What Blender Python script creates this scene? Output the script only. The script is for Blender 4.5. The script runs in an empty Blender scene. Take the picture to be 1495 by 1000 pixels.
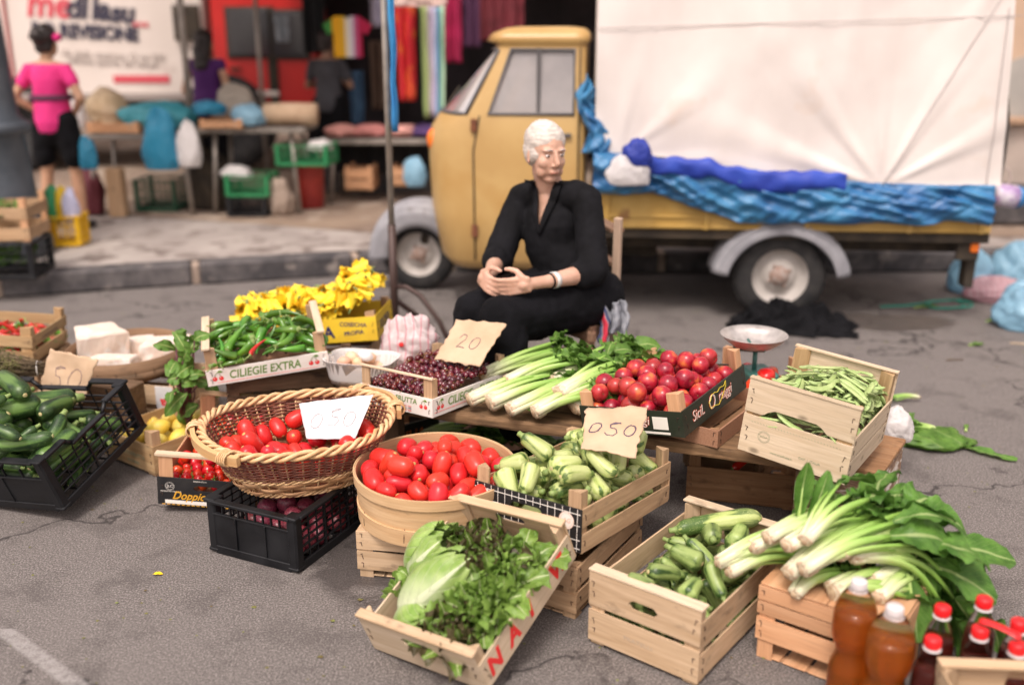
import bpy, math, random
import numpy as np
from mathutils import Vector, Matrix, Euler, noise
random.seed(7)
S = bpy.context.scene
COL = S.collection
PI = math.pi
def R(d): return math.radians(d)
def rnd(a, b): return random.uniform(a, b)

# ------------------------------------------------------------------ camera
CAMH, PITCH, FPX = 1.5, R(17.06), 1450.0
cam = bpy.data.cameras.new('camera'); camo = bpy.data.objects.new('camera', cam); COL.objects.link(camo)
cam.sensor_width = 36.0; cam.lens = 36.0*FPX/1495.0; cam.clip_end = 400; cam.clip_start = .05
camo.location = (0, 0, CAMH); camo.rotation_euler = (PI/2-PITCH, 0, 0)
cam.dof.use_dof = True; cam.dof.focus_distance = 2.98; cam.dof.aperture_fstop = 1.1
S.camera = camo
# the photograph was surveyed once: survey pixel -> world point at a known height z or distance y
def gz(u, v, z=0.0):
    b = (500-v)/FPX; d = Vector(((u-747.5)/FPX, math.cos(PITCH)+b*math.sin(PITCH), -math.sin(PITCH)+b*math.cos(PITCH)))
    return Vector((0, 0, CAMH)) + d*((z-CAMH)/d.z)
def gy(u, v, y):
    b = (500-v)/FPX; d = Vector(((u-747.5)/FPX, math.cos(PITCH)+b*math.sin(PITCH), -math.sin(PITCH)+b*math.cos(PITCH)))
    return Vector((0, 0, CAMH)) + d*(y/d.y)

# ------------------------------------------------------------------ materials
def nn(t, ty, **k):
    n = t.nodes.new(ty)
    for a, b in k.items(): setattr(n, a, b)
    return n
def newmat(name):
    m = bpy.data.materials.new(name); m.use_nodes = True
    t = m.node_tree; b = t.nodes['Principled BSDF']
    return m, t, b
def c4(c): return (c[0], c[1], c[2], 1.0)
def coords(t, kind, stretch=(1, 1, 1)):
    if kind == 'gc':
        a = nn(t, 'ShaderNodeAttribute', attribute_name='gc'); o = a.outputs['Vector']
    elif kind == 'world':
        a = nn(t, 'ShaderNodeNewGeometry'); o = a.outputs['Position']
    else:
        a = nn(t, 'ShaderNodeTexCoord'); o = a.outputs['Object']
    m = nn(t, 'ShaderNodeMapping'); m.inputs['Scale'].default_value = stretch
    t.links.new(o, m.inputs['Vector']); return m.outputs['Vector']
def noi(t, vec, scale, detail=4, rough=.55, dist=0):
    n = nn(t, 'ShaderNodeTexNoise'); n.inputs['Scale'].default_value = scale; n.inputs['Detail'].default_value = detail
    n.inputs['Roughness'].default_value = rough; n.inputs['Distortion'].default_value = dist
    t.links.new(vec, n.inputs['Vector']); return n.outputs['Fac']
def ramp(t, fac, stops):
    r = nn(t, 'ShaderNodeValToRGB'); e = r.color_ramp.elements
    while len(e) < len(stops): e.new(.5)
    for x, (p, c) in zip(e, stops):
        x.position = p; x.color = c4(c) if hasattr(c, '__len__') else (c, c, c, 1)
    t.links.new(fac, r.inputs['Fac']); return r.outputs['Color']
def mixc(t, fac, a, b, mode='MIX'):
    m = nn(t, 'ShaderNodeMix', data_type='RGBA', blend_type=mode)
    for s, v in ((m.inputs['Factor'], fac), (m.inputs['A'], a), (m.inputs['B'], b)):
        if hasattr(v, 'is_linked') or hasattr(v, 'links'): t.links.new(v, s)
        elif hasattr(v, '__len__'): s.default_value = c4(v)
        else: s.default_value = v
    return m.outputs['Result']
def bumpn(t, b, h, strength, dist=.002):
    n = nn(t, 'ShaderNodeBump'); n.inputs['Strength'].default_value = strength; n.inputs['Distance'].default_value = dist
    t.links.new(h, n.inputs['Height']); t.links.new(n.outputs['Normal'], b.inputs['Normal'])
def mth(t, op, a, b=0.0):
    n = nn(t, 'ShaderNodeMath', operation=op)
    for s, v in ((n.inputs[0], a), (n.inputs[1], b)):
        if isinstance(v, (int, float)): s.default_value = v
        else: t.links.new(v, s)
    return n.outputs[0]
def mat(name, c1, c2=None, scale=6, rough=.6, bump=0, bscale=None, kind='obj', stretch=(1, 1, 1), rand=0.0, spec=.5,
        sss=0, trans=0, metal=0, lo=.38, hi=.62, detail=4, bdist=.002, coat=0, tint2=None, sscol=None, rough2=None):
    m, t, b = newmat(name)
    b.inputs['Roughness'].default_value = rough; b.inputs['Metallic'].default_value = metal
    b.inputs['Specular IOR Level'].default_value = spec; b.inputs['Transmission Weight'].default_value = trans
    b.inputs['Coat Weight'].default_value = coat; b.inputs['Coat Roughness'].default_value = .15
    vec = coords(t, kind, stretch)
    col = None
    if c2 is not None:
        f = noi(t, vec, scale, detail); col = ramp(t, f, [(lo, c1), (hi, c2)])
        if rough2 is not None:
            t.links.new(ramp(t, f, [(lo, rough), (hi, rough2)]), b.inputs['Roughness'])
    if tint2 is not None:
        f2 = noi(t, vec, tint2[1], 3); col = mixc(t, ramp(t, f2, [(tint2[2], 0), (tint2[2]+.12, 1)]), col if col is not None else c1, tint2[0])
    if rand:
        oi = nn(t, 'ShaderNodeObjectInfo'); hs = nn(t, 'ShaderNodeHueSaturation')
        v = mth(t, 'MULTIPLY_ADD', oi.outputs['Random'], rand); t.nodes[-1].inputs[2].default_value = 1-rand/2
        h = mth(t, 'MULTIPLY_ADD', oi.outputs['Random'], rand*.08); t.nodes[-1].inputs[2].default_value = .5-rand*.04
        t.links.new(v, hs.inputs['Value']); t.links.new(h, hs.inputs['Hue'])
        if col is not None: t.links.new(col, hs.inputs['Color'])
        else: hs.inputs['Color'].default_value = c4(c1)
        col = hs.outputs['Color']
    if col is not None: t.links.new(col, b.inputs['Base Color'])
    else: b.inputs['Base Color'].default_value = c4(c1)
    if sss:
        b.inputs['Subsurface Weight'].default_value = sss; b.inputs['Subsurface Radius'].default_value = sscol or (.02, .006, .003); b.inputs['Subsurface Scale'].default_value = .3
    if bump: bumpn(t, b, noi(t, vec, bscale or scale*3, 5), bump, bdist)
    return m
def wood(name, c1, c2, dirt=(.10, .07, .045), dirtlo=.60, rough=.75, knots=True, grain=1.0):
    m, t, b = newmat(name); b.inputs['Roughness'].default_value = rough; b.inputs['Specular IOR Level'].default_value = .25
    v1 = coords(t, 'gc', (3, 40, 40)); v2 = coords(t, 'gc', (9, 160, 160)); v3 = coords(t, 'gc', (7, 14, 14)); v4 = coords(t, 'gc', (1, 1, 1))
    f = noi(t, v1, 1.0, 5, .6, .6); g = noi(t, v2, 1.0, 3)
    col = ramp(t, f, [(.32, c1), (.68, c2)])
    col = mixc(t, mth(t, 'MULTIPLY', ramp(t, g, [(.45, 0), (.72, 1)]), .35*grain), col, tuple(x*.62 for x in c1))
    d = noi(t, v3, 1.0, 5, .65)
    col = mixc(t, ramp(t, d, [(dirtlo, 0), (dirtlo+.16, .75)]), col, dirt)
    if knots:
        vo = nn(t, 'ShaderNodeTexVoronoi'); vo.inputs['Scale'].default_value = 1.0
        t.links.new(coords(t, 'gc', (7, 12, 12)), vo.inputs['Vector'])
        k = ramp(t, vo.outputs['Distance'], [(.05, 1), (.14, 0)])
        vc = mth(t, 'GREATER_THAN', vo.outputs['Color'], .60)
        col = mixc(t, mth(t, 'MULTIPLY', k, mth(t, 'MULTIPLY', vc, .75)), col, tuple(x*.32 for x in c1))
    # per board tone
    tone = noi(t, coords(t, 'gc', (.35, .35, .35)), 1.0, 1)
    col = mixc(t, .5, col, ramp(t, tone, [(.35, .58), (.65, 1.08)]), 'MULTIPLY')
    t.links.new(col, b.inputs['Base Color']); bumpn(t, b, mth(t, 'ADD', f, mth(t, 'MULTIPLY', g, .8)), .35, .0016)
    return m

# ------------------------------------------------------------------ mesh builder
class MB:
    def __init__(s): s.v = []; s.f = []; s.m = []; s.g = []; s.s = []
    def add(s, vs, fs, mat=0, gc=None, M=None, smooth=False):
        o = len(s.v)
        if M is not None: vs = [M @ Vector(v) for v in vs]
        s.v += [tuple(v) for v in vs]
        s.g += [tuple(g) for g in (gc if gc is not None else vs)]
        s.f += [tuple(i+o for i in f) for f in fs]
        s.m += [mat]*len(fs) if isinstance(mat, int) else list(mat); s.s += [smooth]*len(fs)
        return s
    def box(s, c, d, mat=0, M=None, ch=.0012, rot=None, warp=0):
        hx, hy, hz = d[0]/2, d[1]/2, d[2]/2; ch = min(ch, hx*.6, hy*.6, hz*.6)
        vs = []
        for sx in (-1, 1):
            for sy in (-1, 1):
                for sz in (-1, 1):
                    vs += [(sx*hx, sy*(hy-ch), sz*(hz-ch)), (sx*(hx-ch), sy*hy, sz*(hz-ch)), (sx*(hx-ch), sy*(hy-ch), sz*hz)]
        def I(sx, sy, sz, k): return ((sx > 0)*4+(sy > 0)*2+(sz > 0))*3+k
        fs = []
        for a in (-1, 1):
            fs.append([I(a, -1, -1, 0), I(a, 1, -1, 0), I(a, 1, 1, 0), I(a, -1, 1, 0)][::a])
            fs.append([I(-1, a, -1, 1), I(-1, a, 1, 1), I(1, a, 1, 1), I(1, a, -1, 1)][::a])
            fs.append([I(-1, -1, a, 2), I(1, -1, a, 2), I(1, 1, a, 2), I(-1, 1, a, 2)][::a])
        for a in (-1, 1):
            for b in (-1, 1):
                fs.append([I(a, b, -1, 0), I(a, b, -1, 1), I(a, b, 1, 1), I(a, b, 1, 0)][::a*b])
                fs.append([I(a, -1, b, 0), I(a, 1, b, 0), I(a, 1, b, 2), I(a, -1, b, 2)][::a*b])
                fs.append([I(-1, a, b, 1), I(-1, a, b, 2), I(1, a, b, 2), I(1, a, b, 1)][::a*b])
                for e in (-1, 1): fs.append([I(a, b, e, 0), I(a, b, e, 2), I(a, b, e, 1)][::a*b*e])
        o = sorted(range(3), key=lambda k: -d[k]); off = (rnd(0, 50), rnd(0, 50), rnd(0, 50))
        gc = [(v[o[0]]+off[0], v[o[1]]+off[1], v[o[2]]+off[2]) for v in vs]
        X = Matrix.Translation(c) @ (Euler(rot).to_matrix().to_4x4() if rot else Matrix())
        if M is not None: X = M @ X
        return s.add(vs, fs, mat, gc, X)
    def tube(s, pts, r, n=8, mat=0, caps=True, closed=False, M=None, flat=1.0, up=None):
        pts = [Vector(p) for p in pts]; N = len(pts)
        rr = r if hasattr(r, '__len__') else [r]*N
        tg = []
        for i in range(N):
            a = pts[(i-1) % N] if (closed or i > 0) else pts[i]; b = pts[(i+1) % N] if (closed or i < N-1) else pts[i]
            tg.append((b-a).normalized() if (b-a).length > 1e-9 else Vector((0, 0, 1)))
        u = Vector(up) if up else (Vector((0, 0, 1)) if abs(tg[0].z) < .9 else Vector((1, 0, 0)))
        u = (u-tg[0]*u.dot(tg[0])).normalized(); vs = []; gc = []; L = 0; off = rnd(0, 30)
        for i in range(N):
            if i: L += (pts[i]-pts[i-1]).length
            u = (u-tg[i]*u.dot(tg[i])); u = u.normalized() if u.length > 1e-6 else tg[i].orthogonal().normalized()
            w = tg[i].cross(u)
            for k in range(n):
                a = 2*PI*k/n; vs.append(pts[i]+(u*math.cos(a)*flat+w*math.sin(a))*rr[i]); gc.append((L+off, math.cos(a)*rr[i]+off, math.sin(a)*rr[i]))
        fs = []
        for i in range(N if closed else N-1):
            j = (i+1) % N
            for k in range(n):
                l = (k+1) % n; fs.append((i*n+k, i*n+l, j*n+l, j*n+k))
        if caps and not closed: fs += [tuple(range(n))[::-1], tuple(range((N-1)*n, N*n))]
        return s.add(vs, fs, mat, gc, M, smooth=True)
    def lathe(s, prof, n=32, mat=0, M=None, sc=(1, 1), cap0=False, cap1=False, wob=0, power=2.0):
        vs = []; gc = []; L = 0
        for i, (r, z) in enumerate(prof):
            if i: L += math.hypot(r-prof[i-1][0], z-prof[i-1][1])
            for k in range(n):
                a = 2*PI*k/n; q = r*(1+wob*math.sin(3*a+z*20)); ca, sa = math.cos(a), math.sin(a)
                if power != 2.0:
                    ca = math.copysign(abs(ca)**(2/power), ca); sa = math.copysign(abs(sa)**(2/power), sa)
                vs.append((q*ca*sc[0], q*sa*sc[1], z)); gc.append((a*.2, L, r))
        fs = []
        for i in range(len(prof)-1):
            for k in range(n):
                l = (k+1) % n; fs.append((i*n+k, i*n+l, (i+1)*n+l, (i+1)*n+k))
        if cap0: fs.append(tuple(range(n))[::-1])
        if cap1: fs.append(tuple(range((len(prof)-1)*n, len(prof)*n)))
        return s.add(vs, fs, mat, gc, M, smooth=True)
    def ell(s, c, r, n=16, m=10, mat=0, M=None, rot=None):
        X = Matrix.Translation(c) @ (Euler(rot).to_matrix().to_4x4() if rot else Matrix()) @ Matrix.Diagonal((r[0], r[1], r[2], 1))
        if M is not None: X = M @ X
        prof = [(max(1e-4, math.sin(PI*i/m)), -math.cos(PI*i/m)) for i in range(m+1)]
        return s.lathe(prof, n, mat, X)
    def sheet(s, fn, nu, nv, mat=0, th=0, M=None, gcf=None, smooth=True):
        P = [[Vector(fn(i/nu, j/nv)) for j in range(nv+1)] for i in range(nu+1)]
        W = nv+1; idx = lambda i, j: i*W+j
        vs = [P[i][j] for i in range(nu+1) for j in range(nv+1)]; o = rnd(0, 40)
        gc = [((gcf(i/nu, j/nv)) if gcf else (i/nu, j/nv, o)) for i in range(nu+1) for j in range(nv+1)]
        fs = [(idx(i, j), idx(i+1, j), idx(i+1, j+1), idx(i, j+1)) for i in range(nu) for j in range(nv)]
        if th:
            N = len(vs); bk = []
            for i in range(nu+1):
                for j in range(nv+1):
                    a = P[min(i+1, nu)][j]-P[max(i-1, 0)][j]; b = P[i][min(j+1, nv)]-P[i][max(j-1, 0)]
                    nrm = a.cross(b); bk.append(P[i][j]-(nrm.normalized() if nrm.length > 1e-12 else Vector((0, 0, 1)))*th)
            vs += bk; gc += gc
            fs += [tuple(N+k for k in f[::-1]) for f in fs]
            rim = [idx(i, 0) for i in range(nu)]+[idx(nu, j) for j in range(nv)]+[idx(i, nv) for i in range(nu, 0, -1)]+[idx(0, j) for j in range(nv, 0, -1)]
            for k in range(len(rim)):
                a, b = rim[k], rim[(k+1) % len(rim)]; fs.append((b, a, N+a, N+b))
        return s.add(vs, fs, mat, gc, M, smooth=smooth)
    def prism(s, poly, d, mat=0, M=None):
        """poly: xy outline (ccw), extruded along z by d"""
        n = len(poly); vs = [(x, y, 0) for x, y in poly]+[(x, y, d) for x, y in poly]
        fs = [tuple(range(n))[::-1], tuple(range(n, 2*n))]+[(i, (i+1) % n, n+(i+1) % n, n+i) for i in range(n)]
        o = rnd(0, 50)
        return s.add(vs, fs, mat, [(v[0]+o, v[1]+o, v[2]) for v in vs], M)
    def board(s, x0, x1, fb, ft, t, mat=0, M=None, n=1, skip=None, gz_=None):
        """board in the xz plane, y from 0 (outer) to t; bottom edge fb(x), top edge ft(x)"""
        vs = []; o = gz_ or (rnd(0, 50), rnd(0, 50)); gc = []
        for i in range(n+1):
            x = x0+(x1-x0)*i/n
            for y in (0, t):
                for z in (fb(x), ft(x)): vs.append((x, y, z)); gc.append((x+o[0], z+o[1], y))
        fs = []
        for i in range(n):
            a = i*4; b = a+4
            fs += [(a, b, b+1, a+1), (a+2, a+3, b+3, b+2), (a, a+2, b+2, b), (a+1, b+1, b+3, a+3)]
        fs += [(0, 1, 3, 2), (n*4, n*4+2, n*4+3, n*4+1)]
        return s.add(vs, fs, mat, gc, M)
    def build(s, name, mats, parent=None, loc=None, rot=None, matrix=None):
        me = bpy.data.meshes.new(name)
        me.from_pydata(s.v, [], s.f)
        for m in (mats if isinstance(mats, (list, tuple)) else [mats]): me.materials.append(m)
        me.polygons.foreach_set('material_index', s.m); me.polygons.foreach_set('use_smooth', s.s)
        at = me.attributes.new('gc', 'FLOAT_VECTOR', 'POINT'); at.data.foreach_set('vector', [c for g in s.g for c in g])
        me.update()
        o = bpy.data.objects.new(name, me); COL.objects.link(o)
        if parent: o.parent = parent
        if loc is not None: o.location = loc
        if rot is not None: o.rotation_euler = rot
        if matrix is not None: o.matrix_local = matrix
        return o
def tag(o, label=None, cat=None, group=None, kind=None):
    if label: o['label'] = label
    if cat: o['category'] = cat
    if group: o['group'] = group
    if kind: o['kind'] = kind
    return o
def thing(name, label, cat, loc=(0, 0, 0), rot=(0, 0, 0), group=None):
    o = bpy.data.objects.new(name, None); o.empty_display_size = .05; COL.objects.link(o)
    o.location = loc; o.rotation_euler = rot
    return tag(o, label, cat, group)
def copy_tree(o, parent=None):
    c = o.copy(); COL.objects.link(c)
    if parent: c.parent = parent
    for ch in KIDS.get(o.name, [x for x in bpy.data.objects if x.parent == o]): copy_tree(ch, c)
    return c
KIDS = {}
def freeze(o):     # remember the children of a prototype so copying stays quick
    KIDS[o.name] = [x for x in bpy.data.objects if x.parent == o]
    for k in KIDS[o.name]: freeze(k)
    return o
def spin(M3): return M3.to_4x4()
def text_mesh(name, s, size, m, parent, M, shear=0, align='CENTER', bold=0, ext=.0003, sx=1.0, space=1.0):
    cu = bpy.data.curves.new(name, 'FONT'); cu.body = s; cu.size = size; cu.align_x = align; cu.align_y = 'CENTER'; cu.shear = shear
    cu.offset = bold; cu.extrude = ext; cu.space_character = space; cu.resolution_u = 4
    o = bpy.data.objects.new(name, cu); COL.objects.link(o)
    dg = bpy.context.evaluated_depsgraph_get(); me = bpy.data.meshes.new_from_object(o.evaluated_get(dg)); me.name = name
    bpy.data.objects.remove(o); bpy.data.curves.remove(cu)
    me.materials.clear(); me.materials.append(m); me.transform(Matrix.Diagonal((sx, 1, 1, 1)))
    o = bpy.data.objects.new(name, me); COL.objects.link(o); o.parent = parent; o.matrix_local = M
    return o

# ------------------------------------------------------------------ pile packing (capsules settling under gravity)
def pack(n, Ls, Rs, a, b, h, g=(0, 0, -1), floor=None, iters=110, seed=1, rnd_shape=None, z0=None, flat=.25, wall=True, align=None):
    """capsules of core length Ls and radius Rs settle in a box a x b with walls up to h (or an ellipse). -> (P, Q)"""
    rg = np.random.RandomState(seed); Ls = np.array(Ls); Rs = np.array(Rs)
    fl = floor or (lambda x, y: x*0)
    ang = rg.uniform(0, 2*np.pi, n) if align is None else rg.normal(align, .35, n)+np.pi*rg.randint(0, 2, n)
    d = np.stack([np.cos(ang), np.sin(ang), rg.normal(0, flat, n)], 1); d /= np.linalg.norm(d, axis=1)[:, None]
    mx = np.maximum(.01, a/2-Rs-Ls*.3); my = np.maximum(.01, b/2-Rs-Ls*.3)
    if rnd_shape:
        th = rg.uniform(0, 2*np.pi, n); q = np.sqrt(rg.uniform(0, 1, n)); x = mx*q*np.cos(th); y = my*q*np.sin(th)
    else: x = rg.uniform(-1, 1, n)*mx; y = rg.uniform(-1, 1, n)*my
    vol = np.sum(np.pi*Rs**2*(Ls+Rs*1.33)); hz = vol/(a*b*.62)
    z = fl(x, y)+Rs+rg.uniform(0, 1, n)*(z0 or hz*1.5)
    C = np.stack([x, y, z], 1); P = C-d*Ls[:, None]/2; Q = C+d*Ls[:, None]/2
    gv = np.array(g, float); gv /= np.linalg.norm(gv); iu, ju = np.triu_indices(n, 1)
    for it in range(iters):
        st = .0035*(1-it/iters)**1.2+.0002
        P += gv*st; Q += gv*st
        for sub in range(2):
            C = (P+Q)/2; dc = C[iu]-C[ju]
            k = np.nonzero((dc*dc).sum(1) < ((Ls[iu]+Ls[ju])/2+Rs[iu]+Rs[ju])**2)[0]
            if len(k):
                i, j = iu[k], ju[k]; d1 = Q[i]-P[i]; d2 = Q[j]-P[j]; r = P[i]-P[j]
                A = (d1*d1).sum(1)+1e-9; E = (d2*d2).sum(1)+1e-9; F = (d2*r).sum(1); Cc = (d1*r).sum(1); B = (d1*d2).sum(1)
                s = np.clip((B*F-Cc*E)/np.maximum(A*E-B*B, 1e-9), 0, 1); t = np.clip((B*s+F)/E, 0, 1); s = np.clip((B*t-Cc)/A, 0, 1)
                pp = P[i]+d1*s[:, None]-P[j]-d2*t[:, None]; L = np.sqrt((pp*pp).sum(1))+1e-7; pen = Rs[i]+Rs[j]-L
                q = pen > 0; i, j, s, t, pen = i[q], j[q], s[q], t[q], pen[q]; nv = pp[q]/L[q][:, None]
                w = nv*(pen*.42)[:, None]
                ks = 1/((1-s)**2+s**2); kt = 1/((1-t)**2+t**2)
                np.add.at(P, i, w*((1-s)*ks)[:, None]); np.add.at(Q, i, w*(s*ks)[:, None])
                np.add.at(P, j, -w*((1-t)*kt)[:, None]); np.add.at(Q, j, -w*(t*kt)[:, None])
            for X in (P, Q):
                if wall:
                    ins = X[:, 2] < h+.01
                    if rnd_shape:
                        rr = np.sqrt((X[:, 0]/(a/2-Rs))**2+(X[:, 1]/(b/2-Rs))**2); f = np.where(ins & (rr > 1), 1/np.maximum(rr, 1e-6), 1)
                        X[:, 0] *= f; X[:, 1] *= f
                    else:
                        o = np.where(ins, 0, .012)
                        X[:, 0] = np.clip(X[:, 0], -(a/2-Rs)-o, (a/2-Rs)+o); X[:, 1] = np.clip(X[:, 1], -(b/2-Rs)-o, (b/2-Rs)+o)
                X[:, 2] = np.maximum(X[:, 2], fl(X[:, 0], X[:, 1])+Rs)
            d = Q-P; L = np.linalg.norm(d, axis=1)+1e-9; C = (P+Q)/2; d = d/L[:, None]*Ls[:, None]/2; P = C-d; Q = C+d
    return P, Q
def place_pack(protos, P, Q, W, Ls, base, labels, group, rg=None, sc=None, upz=False, Rs=None):
    """copies of the prototypes (long axis x) on the settled capsules; W = world matrix of the container"""
    out = []
    for i in range(len(P)):
        p = Vector(P[i]); q = Vector(Q[i]); c = (p+q)/2; d = (q-p)
        d = d.normalized() if d.length > 1e-6 else Vector((rnd(-1, 1), rnd(-1, 1), rnd(-1, 1))).normalized()
        pr = protos[random.randrange(len(protos))]
        o = pr if not pr.get('_used') else copy_tree(pr); pr['_used'] = 1
        if '_used' in o.keys() and o is not pr: del o['_used']
        y = d.orthogonal().normalized(); z = d.cross(y)
        M = Matrix((d, y, z)).transposed().to_4x4() @ Matrix.Rotation(rnd(0, 2*PI), 4, 'X')
        if upz: # keep the bend lying sideways
            y = Vector((0, 0, 1)).cross(d).normalized(); z = d.cross(y); M = Matrix((d, y, z)).transposed().to_4x4() @ Matrix.Rotation(rnd(-.5, .5)+(PI if random.random() < .5 else 0), 4, 'X')
        s = sc[i] if sc is not None else 1.0
        if pr.get('_len') and Rs is not None: s = (Ls[i]+2*Rs[i])/pr['_len']
        o.matrix_world = W @ Matrix.Translation(c) @ M @ Matrix.Diagonal((s, s, s, 1))
        lab = labels if isinstance(labels, str) else labels[i % len(labels)]
        tag(o, lab, base, group); out.append(o)
    return out
def pose(x, y, z, rx, ry, rz): return Matrix.Translation((x, y, z)) @ Euler((R(rx), R(ry), R(rz))).to_matrix().to_4x4()
def localg(W):
    g = W.to_3x3().inverted() @ Vector((0, 0, -1)); return tuple(g)
# ------------------------------------------------------------------ material library
W_PALE = wood('pale_poplar', (.48, .33, .195), (.64, .47, .31), dirtlo=.58)
W_TAN = wood('tan_poplar', (.40, .25, .14), (.57, .39, .235), dirtlo=.57)
W_GOLD = wood('golden_poplar', (.42, .26, .125), (.57, .40, .22), dirtlo=.58)
W_WHITE = wood('white_poplar', (.56, .43, .29), (.70, .57, .42), dirtlo=.61)
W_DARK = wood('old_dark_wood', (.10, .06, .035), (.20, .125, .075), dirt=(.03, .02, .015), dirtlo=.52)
W_BROWN = wood('brown_wood', (.26, .135, .065), (.40, .23, .12), dirt=(.06, .035, .02), dirtlo=.58)
W_PLANK = wood('weathered_plank', (.11, .065, .035), (.33, .20, .105), dirt=(.05, .03, .02), dirtlo=.54)
W_ORANGE = wood('orange_poplar', (.55, .29, .15), (.68, .40, .23), dirtlo=.66)
CARD_BR = mat('brown_fibreboard', (.30, .15, .085), (.36, .19, .115), scale=180, rough=.85, bump=.25, kind='gc', bscale=300)
W_BOARDW = mat('white_printed_board', (.78, .73, .68), (.70, .62, .55), scale=9, rough=.6, kind='gc', lo=.5, hi=.8)
W_BOARDK = mat('black_printed_board', (.012, .012, .014), (.03, .028, .027), scale=14, rough=.5, kind='gc', lo=.5, hi=.75)
W_BOARDG = mat('dark_green_printed_board', (.018, .024, .016), (.035, .04, .03), scale=14, rough=.45, kind='gc', lo=.5, hi=.75)
W_BOARDY = mat('yellow_printed_board', (.80, .56, .03), (.72, .47, .03), scale=12, rough=.55, kind='gc')
STAPLE = mat('rusty_staple_wire', (.05, .035, .03), (.12, .07, .05), scale=80, rough=.5, metal=.7)
PLASTIC_K = mat('black_crate_plastic', (.0045, .005, .0065), (.010, .0105, .0125), scale=9, rough=.36, rough2=.6, spec=.35, bump=.12, bscale=60)
INK_G = mat('green_ink', (.13, .24, .04), rough=.6); INK_R = mat('red_ink', (.72, .03, .03), rough=.6)
INK_B = mat('navy_ink', (.02, .02, .10), rough=.6); INK_GOLD = mat('gold_ink', (.70, .36, .03), rough=.5)
INK_W = mat('white_ink', (.78, .74, .68), rough=.6); INK_PINK = mat('salmon_ink', (.72, .42, .30), rough=.6)
INK_FAINT = mat('faded_green_stamp_ink', (.30, .33, .22), rough=.8); INK_Y = mat('yellow_ink', (.75, .58, .04), rough=.6)
INK_PEN = mat('ballpoint_ink', (.09, .06, .10), rough=.6); INK_PALE = mat('pale_pencil_mark', (.55, .50, .50), rough=.8)
CARD = mat('corrugated_cardboard', (.46, .32, .205), (.55, .40, .27), scale=7, rough=.85, kind='obj', bump=.1, bscale=90)
PAPER = mat('white_paper', (.66, .66, .67), (.60, .60, .62), scale=5, rough=.8)
STRING = mat('white_string', (.75, .72, .66), rough=.8)

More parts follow.
